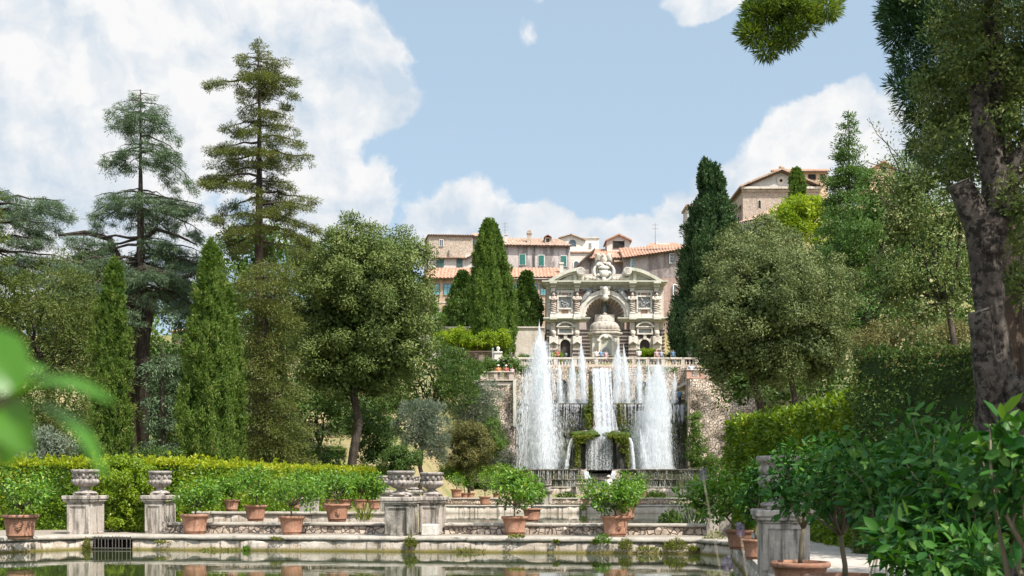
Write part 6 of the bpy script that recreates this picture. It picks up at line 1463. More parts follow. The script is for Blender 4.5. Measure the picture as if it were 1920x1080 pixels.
broad('garden_tree', 'pale hazy tree far behind the cedar trunk beside the pink house', 290, 128, [(270, 600, 50, 50), (300, 660, 60, 50), (230, 640, 50, 60), (400, 640, 40, 60), (420, 580, 50, 50), (180, 600, 50, 50), (340, 680, 60, 30)], 'f_mid', 127, 700, .3, 1.2, 80, (.4, .18))
broad('garden_tree', 'dull olive tree far behind the low cedar at the left', 60, 125, [(40, 560, 60, 50), (110, 580, 60, 50), (0, 600, 60, 50), (80, 640, 90, 50), (160, 640, 60, 50)], 'f_yew', 128, 700, .3, 1.2, 80, (.4, .16))
broad('laurel_tree', 'low dark laurel at the end of the small lawn hedge', 545, 78, [(520, 850, 34, 30), (555, 838, 22, 34), (500, 815, 40, 40), (470, 850, 30, 30), (540, 800, 30, 30)], 'f_laurel', 129, None, .2, .8, 90, (.26, .12))
broad('laurel_tree', 'dark laurel filling the slope behind the holm oak trunk', 690, 90, [(690, 770, 40, 40), (735, 815, 36, 30), (625, 755, 40, 36), (655, 800, 26, 30)], 'f_laurel', 130, None, .2, .8, 100, (.26, .12))
broad('shrub', 'dusty olive green scrub along the top of the dry lawn', 600, 108, [(575, 800, 26, 16), (610, 796, 24, 16), (640, 800, 24, 18), (545, 806, 24, 18)], 'f_yew', 131, None, .1, .5, 90, (.22, .09), cat='shrub')
broad('shrub', 'dark evergreen shrub at the foot of the brownish conifer', 590, 76, [(585, 855, 22, 20), (612, 868, 20, 14), (560, 850, 20, 26)], 'f_laurel', 132, None, .1, .5, 100, (.18, .08), cat='shrub')
broad('laurel_tree', 'dense dark yew filling the gap between the slender and the broad cypress', 305, 76, [(280, 700, 40, 50), (330, 720, 36, 60), (300, 780, 50, 60), (260, 800, 30, 50), (345, 820, 30, 50)], 'f_laurel', 133, None, .2, .8, 110, (.24, .10))
# --- slope left of the cascade
broad('yew_tree', 'sloping dark feathery conifer on the bank right of the oak', 812, 96, [(798, 676, 40, 34), (836, 694, 38, 34), (780, 712, 50, 44), (838, 728, 46, 40), (740, 710, 50, 54), (872, 714, 26, 30), (780, 755, 52, 38), (735, 780, 46, 46)], 'f_laurel', 31, 780, .25, .8, 120, (.34, .075), leafdir=(.7, .4, .5, .6))
broad('olive_tree', 'rounded silver olive tree on the dry bank', 790, 80, [(785, 790, 36, 34), (812, 800, 26, 36), (765, 812, 24, 30), (795, 826, 34, 28), (812, 846, 20, 20)], 'f_olive', 32, 838, .16, .42, 110, (.20, .045), leafdir=(.7, .5, .4, .6))
broad('olive_tree', 'wispy grey olive above the brown speckled bush beside the wall', 885, 100, [(880, 752, 30, 26), (908, 745, 22, 26), (860, 772, 26, 22), (896, 780, 26, 20)], 'f_olive', 33, 790, .14, .5, 100, (.24, .055), leafdir=(.7, .5, .4, .6))
broad('shrub', 'brown speckled round bush in front of the rubble wall', 877, 82, [(876, 822, 32, 30), (896, 840, 26, 30), (858, 845, 26, 30), (880, 864, 34, 24)], 'f_brown', 34, 872, .12, .4, 120, (.15, .07), cat='shrub')
broad('shrub', 'clipped box shrub with bright yellow top at the foot of the bank', 748, 70, [(745, 866, 30, 22), (735, 852, 18, 12), (768, 862, 18, 18), (745, 885, 32, 20)], 'f_laurel', 35, None, .1, .3, 120, (.12, .06), cat='shrub')
broad('shrub', 'green bush between the oak trunk and the box shrub', 695, 74, [(700, 850, 26, 26), (715, 830, 24, 26), (690, 800, 30, 30)], 'f_laurel', 36, None, .1, .4, 110, (.16, .07), cat='shrub')
broad('shrub', 'yellow flowering bush on the rubble wall top', 922, 112, [(915, 800, 22, 20), (930, 830, 20, 24), (925, 775, 12, 14)], 'f_mid', 37, None, .1, .4, 70, (.18, .08), cat='shrub')
broad('shrub', 'grey green scrub hanging over the left flank wall', 905, 114, [(900, 790, 30, 24), (910, 850, 26, 40), (945, 870, 20, 24), (890, 880, 40, 24)], 'f_olive', 38, None, .1, .5, 90, (.2, .07), cat='shrub')
broad('shrub', 'leafy greenery massed on the bank above the lattice parapet', 930, 125, [(900, 690, 26, 14), (935, 683, 24, 10), (962, 688, 20, 9), (980, 694, 14, 7), (890, 708, 14, 18)], 'f_mid', 39, None, .1, .5, 110, (.24, .10), cat='shrub')
broad('weeping_shrub', 'dark green weeping shrub left of the lattice parapet', 892, 119, [(890, 712, 11, 26), (884, 724, 8, 22), (898, 706, 8, 18)], 'f_fir', 40, None, .1, .35, 130, (.34, .06), cat='shrub', leafdir=(.3, .1, -1.2, .4))
broad('shrub', 'small yellow leaved bush on the slope below the wisteria', 850, 128, [(845, 664, 14, 10), (862, 676, 16, 12), (838, 690, 18, 16)], 'f_laurel', 41, None, .1, .5, 100, (.24, .1), cat='shrub')
# --- terrace planting
D = 140
cypress('cypress_tree', 'tall pointed terrace cypress, front one of a joined pair', 912, D, 414, [(413, 3, 914), (440, 15, 913), (480, 21, 911), (520, 24, 910), (560, 27, 911), (600, 30, 913), (640, 32, 920), (665, 24, 932)], 'f_cypress2', 51, 46000, (.30, .10))
cypress('cypress_tree', 'terrace cypress half hidden behind its taller pointed twin', 934, 144, 412, [(411, 3, 920), (450, 16, 926), (500, 21, 934), (560, 21, 942), (620, 21, 945), (668, 18, 946)], 'f_cypress2', 52, 30000, (.30, .10), zb=13.9)
for px, lb, w in ((866, 'pyramid shaped dark lime tree left of the terrace cypresses', 34), (986, 'pyramid shaped dark lime tree right of the terrace cypresses', 28)):
    cypress('lime_tree', lb, px, 152.5, 514, [(513, 3, px + 2), (535, w * .36), (560, w * .64), (590, w * .9), (606, w), (622, w)], 'f_laurel', 53 + px, 16000, (.42, .20), zb=19.4, lump=.34)
r_ = tree_root('wisteria_pergola', 'bright yellow green wisteria spreading over a low pergola', 884, 139, cat='pergola')
q = MB()
for px in (830, 862, 896, 936):
    for dy in (-1.2, 1.2): q.tube([(X(px, 139), 139 + dy, 13.7), (X(px, 139), 139 + dy, Z(640, 139))], [.07, .07], 6)
q.to('post', M['eave'], r_); q = MB(); q.box(X(822, 139), 137.7, Z(641, 139), X(944, 139), 137.85, Z(639, 139)).box(X(822, 139), 140.1, Z(641, 139), X(944, 139), 140.25, Z(639, 139)); q.to('beam', M['eave'], r_)
add_crown(r_, px_blobs([(838, 640, 24, 11, 0, 30), (866, 634, 26, 14, 0, 30), (895, 636, 26, 12, 0, 30), (922, 634, 24, 13, 0, 30), (850, 645, 30, 9, 0, 30), (910, 644, 34, 8, 0, 30)], 139), M['f_bright'], 55, .55, 120, (.30, .12))
broad('laurel_tree', 'dark hedge like trees filling the terrace under the pergola', 880, 145, [(850, 650, 40, 20), (900, 652, 40, 18)], 'f_laurel', 56, None, .2, .8, 90, (.4, .18), zb=13.9)
broad('shrub', 'young tree with pale leaves beside the arched windows of the ochre wing', 818, 140, [(815, 602, 16, 20), (806, 620, 18, 20), (812, 580, 10, 12)], 'f_mid', 57, None, .1, .6, 70, (.3, .13), zb=13.9, cat='tree')
for k, (px, py, w, lb) in enumerate(((1205, 665, 8, 'small lime green potted shrub in front of the right niche'), (1222, 664, 9, 'bushy lime green shrub right of the right niche statue'), (1276, 664, 14, 'low bright shrub by the wall at the right balustrade end'), (1042, 668, 8, 'yellowish shrub before the left niche'), (1255, 667, 7, 'tiny dark shrub between the pink wall and the balustrade'), (985, 672, 10, 'pale green weed bush behind the left balustrade'))):
    broad('shrub', lb, px, 134, [(px, py, w, 6), (px + w * .4, py + 3, w * .6, 5)], 'f_bright' if k < 4 else 'f_mid', 60 + k, None, .05, .35, 100, (.2, .09), zb=13.9, cat='shrub')

# --- right group
cypress('cypress_tree', 'very tall shaggy dark cypress right of the organ fountain', 1322, 134, 304, [(303, 3, 1322), (318, 15, 1327), (345, 24, 1332), (370, 20, 1334), (388, 34, 1331), (430, 40, 1331), (480, 44, 1328), (520, 46, 1322), (570, 52, 1318), (620, 60, 1315), (655, 54, 1318), (690, 34, 1325)], 'f_cypdark', 71, 76000, (.36, .14), lump=.40, zb=13.9)
broad('holm_oak', 'broad grey green holm oak with two leaning trunks, right of the cascade', 1480, 70, [
    (1462, 498, 66, 48, 1), (1410, 530, 56, 56), (1520, 545, 58, 60), (1450, 575, 92, 84, -1.4), (1366, 600, 50, 66), (1345, 640, 36, 54), (1545, 610, 50, 60), (1400, 660, 58, 60, -.6), (1500, 650, 74, 56, -.4), (1350, 690, 26, 40), (1570, 645, 30, 44), (1440, 700, 40, 30), (1540, 690, 36, 26)],
    'f_ilex2', 72, 690, .22, .66, 250, (.165, .072), nbm=1.7, trunk_px=1490, inner=.8, rough=.48)
D = 70
o = tree_root('leaning_oak', 'leaning dark tree trunk with thin crown under the broad holm oak', 1432, 71)
trunk_part(o, [([(X(1438, 71), 71, .2), (X(1432, 71), 71, Z(780, 71)), (X(1412, 71), 71, Z(715, 71)), (X(1396, 71), 71, Z(660, 71)), (X(1380, 71), 71, Z(590, 71))], [.3, .24, .19, .16, .08])], M['bark'])
add_crown(o, px_blobs([(1380, 590, 34, 40), (1395, 480, 44, 30, 4), (1355, 540, 40, 40, 3)], 71), M['f_ilex2'], 73, .55, 110, (.18, .08))
broad('laurel_tree', 'black green laurel filling the shade under the holm oak', 1470, 86, [(1420, 700, 60, 50), (1500, 690, 60, 50), (1560, 690, 60, 60), (1460, 740, 70, 40), (1540, 740, 60, 50), (1390, 730, 30, 40), (1350, 660, 30, 40)], 'f_laurel', 74, None, .3, .9, 90, (.3, .14))
broad('stone_pine', 'bright lime green rounded pine below the church', 1500, 150, [(1470, 415, 32, 26), (1505, 402, 36, 26), (1535, 398, 26, 22), (1490, 430, 44, 24), (1540, 425, 30, 24)], 'f_bright', 75, 440, .35, .9, 90, (.5, .16), zb=18)
broad('laurel_tree', 'grey green trees on the bank between the cypress and the church apse', 1400, 128, [(1400, 450, 40, 26), (1440, 440, 40, 26), (1370, 480, 40, 40), (1430, 480, 60, 40)], 'f_ilex2', 76, 520, .35, .9, 100, (.34, .14), zb=18)
cypress('cypress_tree', 'small slim bright cypress in front of the church gable', 1495, 190, 317, [(316, 3, 1493), (335, 11, 1494), (360, 15, 1495), (390, 16, 1496), (420, 12, 1496)], 'f_cypress2', 77, 9000, (.4, .14), zb=28)
conifer('fir_tree', 'young fir with thin airy spire rising against the white cloud', 1592, 110, 206, [
    (218, 1583, 1600, 5, -.2), (236, 1574, 1606, 6, -.15), (256, 1566, 1612, 6, -.1), (276, 1562, 1612, 6, -.1), (296, 1560, 1618, 7, -.1), (318, 1560, 1622, 7, -.05), (332, 1546, 1632, 8, 0), (350, 1540, 1638, 9, 0), (375, 1542, 1640, 9, .05), (400, 1540, 1650, 9, .1), (425, 1536, 1656, 9, .1), (450, 1536, 1660, 9, .15), (478, 1532, 1664, 9, .15), (506, 1530, 1668, 9, .2), (535, 1530, 1670, 9, .2)], 'f_fir', 78, .3, (.28, .10), per=60, cr=.62, flat=.6, up=.1, zb=15, hang=.1, cdens=1.25)
broad('yew_tree', 'dark layered yews massed on the right bank behind the hedges', 1620, 92, [(1600, 470, 60, 50), (1650, 520, 64, 60), (1580, 540, 50, 50), (1690, 470, 50, 60), (1620, 600, 70, 50), (1690, 580, 60, 60), (1560, 480, 36, 40), (1740, 520, 60, 70), (1720, 400, 50, 60), (1800, 480, 70, 90), (1860, 560, 80, 90), (1780, 600, 70, 60), (1570, 620, 46, 44), (1645, 385, 46, 50), (1690, 350, 40, 44), (1600, 420, 50, 40)], 'f_fir', 79, 660, .4, .8, 105, (.30, .085), zb=8)
broad('shrub', 'dry grey brown bush above the tall dark hedge', 1700, 46, [(1680, 636, 60, 26), (1740, 626, 50, 30), (1790, 640, 50, 30), (1630, 646, 40, 18)], 'f_brown', 80, None, .1, .4, 110, (.13, .05), zb=3, cat='shrub')
broad('holm_oak', 'airy sparse holm oak with loose sprays against the cloud, left of the pruned trunk', 1775, 36, [
    (1705, 355, 34, 44), (1745, 330, 40, 50), (1690, 430, 46, 60), (1750, 440, 46, 60), (1720, 520, 60, 60), (1670, 540, 40, 50), (1780, 540, 44, 60), (1740, 590, 54, 50), (1790, 400, 40, 60), (1800, 260, 30, 50)],
    'f_ilex', 81, 560, .12, .44, 120, (.11, .05), inner=.3, rough=.5)
# loose sprays of the same oak
o = [x for x in bpy.data.objects if x.get('label', '').startswith('airy sparse')][0]
rng = random.Random(4); paths = []; C = []; Dd = []; nr = np.random.default_rng(4); D = 35.5
for (ax, ay, bx_, by_) in ((1740, 330, 1660, 205), (1735, 350, 1634, 255), (1700, 330, 1622, 300), (1690, 320, 1640, 208), (1705, 300, 1688, 190), (1720, 320, 1700, 225), (1690, 400, 1625, 360), (1760, 300, 1735, 190), (1780, 280, 1770, 200), (1690, 370, 1640, 330)):
    a = Vector((X(ax, D), D + rng.uniform(-.5, .5), Z(ay, D))); b = Vector((X(bx_, D), D + rng.uniform(-.8, .8), Z(by_, D))); p = bent(rng, a, b, 6, .05); paths.append((p, [.022 - .0028 * i for i in range(7)]))
    for k in range(70):
        t = rng.uniform(.12, 1); i = min(int(t * 6), 5); c = p[i].lerp(p[i + 1], t * 6 - i); s_ = Vector((rng.gauss(0, 1), rng.gauss(0, 1), rng.gauss(0, 1))) * .14 * (1.2 - t * .6); C.append(c + s_); Dd.append(s_ + (b - a).normalized() * .08)
C = np.array([c[:] for c in C]); Dd = np.array([c[:] for c in Dd]); n = len(C)
leaf_object('spray_leaves', C, Dd, nr.uniform(.06, .11, n), nr.uniform(.028, .045, n), nr.random(n), M['f_ilex'], o, rng=nr); trunk_part(o, paths, M['bark'], 'twig')

# the big pruned oak at the right
D = 19.0
big = thing('pruned_oak', 'massive old oak with furrowed bark and sawn off limbs at the right', 'tree', (X(1862, D), D, 0))
def bp(px, py, dy=0): return Vector((X(px, D), D + dy, Z(py, D)))
def ribbed_tube(mb, pts, rad, n=26, rows=10, seed=0, amp=.16):
    P = []; R = []
    for i in range(len(pts) - 1):
        for k in range(rows): t = k / rows; P.append(pts[i].lerp(pts[i + 1], t)); R.append(rad[i] * (1 - t) + rad[i + 1] * t)
    P.append(pts[-1]); R.append(rad[-1]); b = len(mb.v); mb.tube(P, R, n, cap=True)
    for j in range(b, len(mb.v)):
        i = (j - b) // n
        if i >= len(P): continue
        v = Vector(mb.v[j]); d = v - P[i]; a = (j - b) % n / n * 6.283
        h = .10 * amp / .16 * abs(mnoise.noise((math.cos(a) * 9 + seed, math.sin(a) * 9, v.z * 2.2))) - .05 + mnoise.noise((math.cos(a) * 1.6 + seed, math.sin(a) * 1.6, v.z * .9)) * amp * 1.6 + mnoise.noise((math.cos(a) * 4 + seed, math.sin(a) * 4, v.z * 1.6)) * amp
        mb.v[j] = tuple(P[i] + d * (1 + h))
    return mb
q = MB(); ribbed_tube(q, [bp(1885, 1150), bp(1868, 1000), bp(1862, 850), bp(1866, 720), bp(1858, 600), bp(1850, 520), bp(1846, 450)], [.54, .41, .33, .26, .225, .22, .25], 90, 22, 1, .17)
ribbed_tube(q, [bp(1850, 480), bp(1835, 420), bp(1818, 385), bp(1806, 362), bp(1799, 345)], [.26, .23, .21, .19, .18], 26, 7, 3, .14)
ribbed_tube(q, [bp(1850, 470), bp(1868, 400), bp(1866, 330), bp(1850, 270), bp(1838, 210), bp(1832, 158)], [.28, .23, .20, .175, .16, .14], 26, 8, 4, .12)
ribbed_tube(q, [bp(1868, 410), bp(1890, 345), bp(1915, 300), bp(1950, 255), bp(2000, 190)], [.25, .22, .19, .17, .12], 24, 8, 5, .12)
ribbed_tube(q, [bp(1872, 330, .1), bp(1884, 200, .3), bp(1880, 80, .4), bp(1870, -60, .4)], [.14, .12, .11, .07], 16, 8, 6, .1)
ribbed_tube(q, [bp(1862, 790, -.15), bp(1842, 720, -.2), bp(1832, 650, -.22), bp(1826, 590, -.22)], [.20, .19, .175, .165], 26, 8, 8, .12)
for (px, py, r) in ((1880, 800, .28), (1850, 840, .26), (1895, 740, .24)): q.ball((X(px, D), D - .26, Z(py, D)), (r, r * .7, r * 1.2), 14, 10, .1, rr)
q.to('trunk', M['bark_big'], big, smooth=True)
q = MB(); c = bp(1799, 344); dv = (bp(1799, 345) - bp(1806, 362)).normalized(); q.tube([c, c + dv * .02], [.175, .165], 20); q.to('sawn_limb', M['cutwood'], big)
q = MB(); c = bp(1832, 157); q.tube([c, c + Vector((-.01, 0, .02))], [.135, .125], 20); q.to('sawn_limb', M['cutwood'], big)
q = MB(); c = bp(1826, 589, -.22); q.tube([c, c + Vector((-.01, 0, .03))], [.158, .15], 20); q.to('sawn_limb', M['cutwood'], big)
add_crown(big, px_blobs([(1860, 40, 80, 60, .4), (1905, 110, 60, 80, .2), (1890, 320, 40, 60, .9), (1760, 230, 40, 50, 1.2), (1860, 190, 60, 60, 1.0), (1790, 320, 50, 50, 1.4), (1905, 530, 30, 60, 1.0), (1895, 235, 26, 34, -.5), (1908, 400, 22, 40, -.4), (1838, 110, 36, 34, -.5), (1786, 250, 26, 34, -.3), (1770, 150, 40, 40, .2), (1820, 110, 50, 60, .6), (1900, 230, 44, 70), (1840, -30, 110, 50), (1940, 330, 40, 70), (1800, 200, 30, 50, .8), (1905, 430, 34, 44, .3), (1790, 60, 40, 50, .5), (1960, 20, 80, 120), (1815, 300, 22, 40, .5), (1900, -140, 150, 90, -1.2), (1740, -160, 110, 70, -1), (2050, -120, 140, 110, -.5), (1960, -240, 160, 80, -2)], D), M['f_ilex'], 83, .28, 110, (.078, .036), rough=.4, inner=.3)
# pine behind it with one long limb over the sky
D = 25.0
pn = thing('pine_tree', 'tall dark pine behind the pruned oak, one long limb reaching over the sky', 'tree', (X(1790, D) + 1.2, D, 0))
P_ = lambda px, py, dy=0: Vector((X(px, D), D + dy, Z(py, D)))
trunk_part(pn, [([P_(1900, 1060), P_(1896, 800), P_(1880, 400), P_(1860, 100), P_(1850, -200)], [.42, .36, .3, .26, .2]),
                ([P_(1852, -150), P_(1750, -120, -2), P_(1620, -60, -4), P_(1530, -8, -5), P_(1488, 22, -5), P_(1462, 48, -5)], [.16, .13, .10, .06, .04, .02]),
                ([P_(1530, -8, -5), P_(1500, -2, -5), P_(1450, 8, -5), P_(1425, 18, -5)], [.05, .04, .03, .015]),
                ([P_(1860, 60), P_(1800, 40), P_(1740, 70), P_(1700, 60)], [.12, .09, .06, .02]), ([P_(1862, 140), P_(1790, 150), P_(1735, 160)], [.1, .07, .02])], M['bark_red'])
def needles(parent, blobs, D, m, seed, br, per, leaf=(.16, .012), name='crown'):
    rng = np.random.default_rng(seed); C, Dv, T, I = crown_points(rng, px_blobs(blobs, D), br, per, low=.8, inner=.0, leafdir=(1.2, .2, .15, .35), rough=.3); n = len(C)
    return leaf_object(name, C, Dv, leaf[0] * rng.uniform(.6, 1.2, n), leaf[1] * rng.uniform(.8, 1.4, n), T, m, parent, rng=rng)
needles(pn, [(1715, 35, 34, 40), (1745, 110, 50, 50), (1715, 165, 30, 28), (1760, 190, 44, 36), (1790, 120, 50, 60), (1780, 20, 60, 50), (1740, -30, 70, 40), (1840, 160, 50, 60), (1880, 60, 60, 70), (1770, 260, 40, 40)], D, M['f_pinedark'], 85, .30, 330, (.17, .022))
D2 = 20.0
k_ = D2 / D
needles(pn, [(1430, 70, 22, 26), (1455, 45, 34, 30), (1490, 50, 26, 24), (1425, 30, 18, 18), (1500, 15, 34, 20), (1545, 5, 22, 14), (1450, 10, 34, 16)], D2, M['f_pine'], 86, .17, 330, (.13, .016), 'limb_foliage')
# second trunk at the far right edge
D = 30
o = thing('oak_tree', 'smooth grey trunk leaning at the right edge behind the pruned oak', 'tree', (X(1975, D), D, 0))
q = MB(); pts = [Vector((X(a, D), D, Z(b, D))) for a, b in ((1985, 1040), (1960, 800), (1935, 560), (1912, 440), (1895, 370))]; ribbed_tube(q, pts, [.62, .5, .44, .38, .33], 24, 8, 9, .05); q.to('trunk', M['bark_big'], o, smooth=True)
add_crown(o, px_blobs([(1900, 330, 50, 60), (1960, 300, 60, 80), (1890, 600, 50, 60), (1930, 660, 40, 60), (1900, 500, 30, 50, 2)], D), M['f_laurel'], 87, .4, 80, (.12, .05))

# trees standing just outside the view on the right; their shade falls over the near pots and the tall hedge
for k, (x, y, r0, z1, lb) in enumerate(((10.8, 7.2, 4.5, 9.6, 'holm oak outside the view whose shade covers the near lemon pots'), (12.7, 14.4, 3.8, 9.6, 'holm oak outside the view that shades the path beside the near pots'), (13.4, 23.4, 2.7, 6.9, 'holm oak outside the view that shades the tall hedge'))):
    root = thing('holm_oak', lb, 'tree', (x, y, 0)); trunk_part(root, [([(x, y, -.3), (x + .1, y, 2.5), (x, y + .2, 5.5), (x, y, z1)], [.4, .32, .26, .1])], M['bark'])
    rng = random.Random(70 + k); B = [(x + rng.uniform(-.5, .5) * r0, y + rng.uniform(-.5, .5) * r0, z1 + rng.uniform(-2.2, 1.2), r0 * .55, r0 * .55, r0 * .42) for _ in range(8)]
    add_crown(root, B, M['f_ilex'], 170 + k, .75, 75, (.22, .11), inner=.5)
M['f_bright2'] = foliage('bright_laurel_leaves', (0.10, 0.185, 0.012), (0.27, 0.36, 0.028), (0.40, 0.42, 0.05), trans=.4, rough=.38, spec=.3)  # bright yellow-green leaf colour of the bush between the urns

# ------------------------------------------------------------------ pedestals and urns
AX = (math.cos(math.radians(7)), -math.sin(math.radians(7)))
def pedestal(label, px, D, w, dep, ztop, zb=-.05, m='pedestal', plaque=False):
    o = thing('stone_pedestal', label, 'pedestal', (X(px, D), D, zb), 'stone pedestals round the pond'); c = (X(px, D), D + dep / 2)
    uy = Vector((-AX[1], AX[0])); ux = Vector(AX)
    def bx_(mb, hx, hy, z0, z1, ox=0, oy=0): q = Vector(c) + ux * ox + uy * oy; return mb.obox((q.x, q.y), AX, hx, hy, z0, z1)
    h = w / 2; d = dep / 2; cz = ztop - .30
    q = MB(); bx_(q, h, d, zb, cz); q.to('shaft', M[m], o, bevel=.015)
    q = MB()
    for sx in (-1, 1): bx_(q, .05, .02, zb + .12, cz - .03, sx * (h - .07), -d - .016)
    bx_(q, h - .03, .02, cz - .10, cz - .028, 0, -d - .014); q.to('front_moulding', M[m], o, bevel=.008)
    q = MB()
    for sy in (-1, 1): bx_(q, .02, .05, zb + .12, cz - .03, h + .014, sy * (d - .07))
    bx_(q, .02, d - .03, zb + .06, zb + .12, h + .014, 0); q.to('side_moulding', M[m], o, bevel=.008)
    q = MB(); bx_(q, h + .03, d + .03, cz + .001, cz + .05); bx_(q, h + .09, d + .09, cz + .051, cz + .12); bx_(q, h + .12, d + .12, cz + .121, ztop - .06); q.to('cap', M[m if m != 'pedestal_dark' else 'pedestal'], o, bevel=.02)
    q = MB(); bx_(q, h * .72, d * .62, ztop - .059, ztop); q.to('socle', M['urn'], o, bevel=.02)
    return o, c
def urn(label, c, z, r, h, seed=0):
    o = thing('stone_urn', label, 'urn', (c[0], c[1], z), 'gadrooned stone urns')
    lob = lambda a, zz: 1 - .13 * (1 - abs(math.cos(a * 8)) ** .6)
    q = MB(); q.lathe((c[0], c[1], z), [(r * .85, 0), (r * .85, h * .05), (r * .62, h * .10), (r * .36, h * .17), (r * .30, h * .23), (r * .42, h * .27)], 24); q.to('foot', M['urn'], o, smooth=True)
    q = MB(); q.lathe((c[0], c[1], z), [(r * .34, h * .255), (r * .62, h * .31), (r * .90, h * .40), (r * 1.0, h * .49), (r * .98, h * .56), (r * .86, h * .615), (r * .80, h * .63)], 96, rmod=lob); q.to('gadrooned_bowl', M['urn'], o, smooth=True)
    q = MB(); q.lathe((c[0], c[1], z), [(r * .80, h * .62), (r * .84, h * .64), (r * .82, h * .68), (r * .84, h * .80), (r * .90, h * .86), (r * 1.0, h * .89), (r * 1.02, h * .97), (r * .98, h), (r * .82, h), (r * .78, h * .92)], 32); q.to('neck', M['urn'], o, smooth=True)
    q = MB()
    for k in range(7):
        a = -1.57 + (k - 3) * .55 + .2; q.ball((c[0] + r * .86 * math.cos(a), c[1] + r * .86 * math.sin(a), z + h * .74), (.05, .05, .07), 8, 6, .1, rr)
    q.to('mask_relief', M['urn'], o, smooth=True); return o
for (px, D, w, dep, zt_, lb, m, ul, ur, uh, pl) in (
        (150, 38.3, .76, .95, 1.27, 'pale stone pedestal with recessed panel, farthest left by the pond', 'pedestal', 'gadrooned stone urn standing clear against the hedge, farthest left', .43, .76, 0),
        (292, 38.9, .62, .95, 1.27, 'pinkish narrow stone pedestal right of the drain grate', 'pedestal', 'gadrooned stone urn on the pinkish pedestal right of the drain grate', .37, .72, 0),
        (749, 37.1, .80, 1.0, 1.24, 'dark mossy stone pedestal with peeling face, left one of the joined pair', 'pedestal_dark', 'larger grey urn on the dark mossy pedestal', .43, .74, 0),
        (808, 38.2, .66, .9, 1.24, 'cleaner pale pedestal tucked right behind the dark mossy one', 'pedestal', 'smaller urn on the pale pedestal beside the mossy one', .37, .70, 0),
        (1478, 22.0, .82, 1.0, 1.22, 'big shaded pedestal on the right behind the lemon pots', 'pedestal', 'shaded urn half hidden in lemon leaves on the right pedestal', .46, .92, 0),
        (716, 60, .62, .8, 1.25, 'distant pedestal peeping out left of the mossy pedestal', 'pedestal', 'distant urn peeping out left of the mossy pedestal', .38, .66, 0),
        (772, 61.5, .62, .8, 1.25, 'distant pedestal showing between the joined pair of pedestals', 'pedestal', 'distant urn showing between the pair of nearer urns', .38, .66, 0),
        (1026, 78.4, .55, .6, 1.15, 'small distant stone pedestal left of the round lemon tree', 'pedestal', 'small distant urn on the pedestal left of the round lemon tree', .30, .5, 0),
        (1088, 91.5, .6, .6, 1.55, 'faint small pedestal in front of the dripping step', 'pedestal', 'faint distant flat urn in front of the dripping step', .36, .5, 0)):
    o, c = pedestal(lb, px, D, w, dep, zt_, -.05 if D < 50 else gz(X(px, D), D) - .05 if D > 80 else .1, m); urn(ul, c, zt_ + .001, ur, uh)
o = thing('stone_block', 'white square marble block at the foot of the pale pedestal', 'block', (X(806, 37.6), 37.6, 0)); MB().obox((X(806, 37.6), 37.75), AX, .24, .2, .0, .33).to('block', M['trav_white'], o, bevel=.02)
MB().obox((X(806, 37.6), 37.75), AX, .20, .17, .33, .345).to('top', M['trav_white'], o)
o = thing('stone_pier', 'pale upright stone pier at the right end of the crumbling wall', 'pier', (X(1348, 37), 37.2, 0)); MB().obox((X(1338, 37.2), 37.4), AX, .18, .3, -.05, 1.0).to('front_pier', M['pedestal'], o, bevel=.02); MB().obox((X(1360, 37.6), 37.9), AX, .22, .3, -.05, .95).to('rear_pier', M['ledge_top'], o, bevel=.02)
MB().obox((X(1348, 37.2), 37.6), AX, .48, .42, 1.001, 1.08).to('cap', M['ledge_top'], o, bevel=.02)
o = thing('stone_pier', 'pale square stone pier among the pots left of the mossy pedestal', 'pier', (X(580, 43.2), 43.2, .6)); MB().obox((X(578, 43.4), 43.6), AX, .28, .3, .2, 1.0).to('shaft', M['ledge_top'], o, bevel=.02); MB().obox((X(578, 43.4), 43.6), AX, .32, .34, 1.001, 1.07).to('cap', M['ledge_top'], o, bevel=.02)

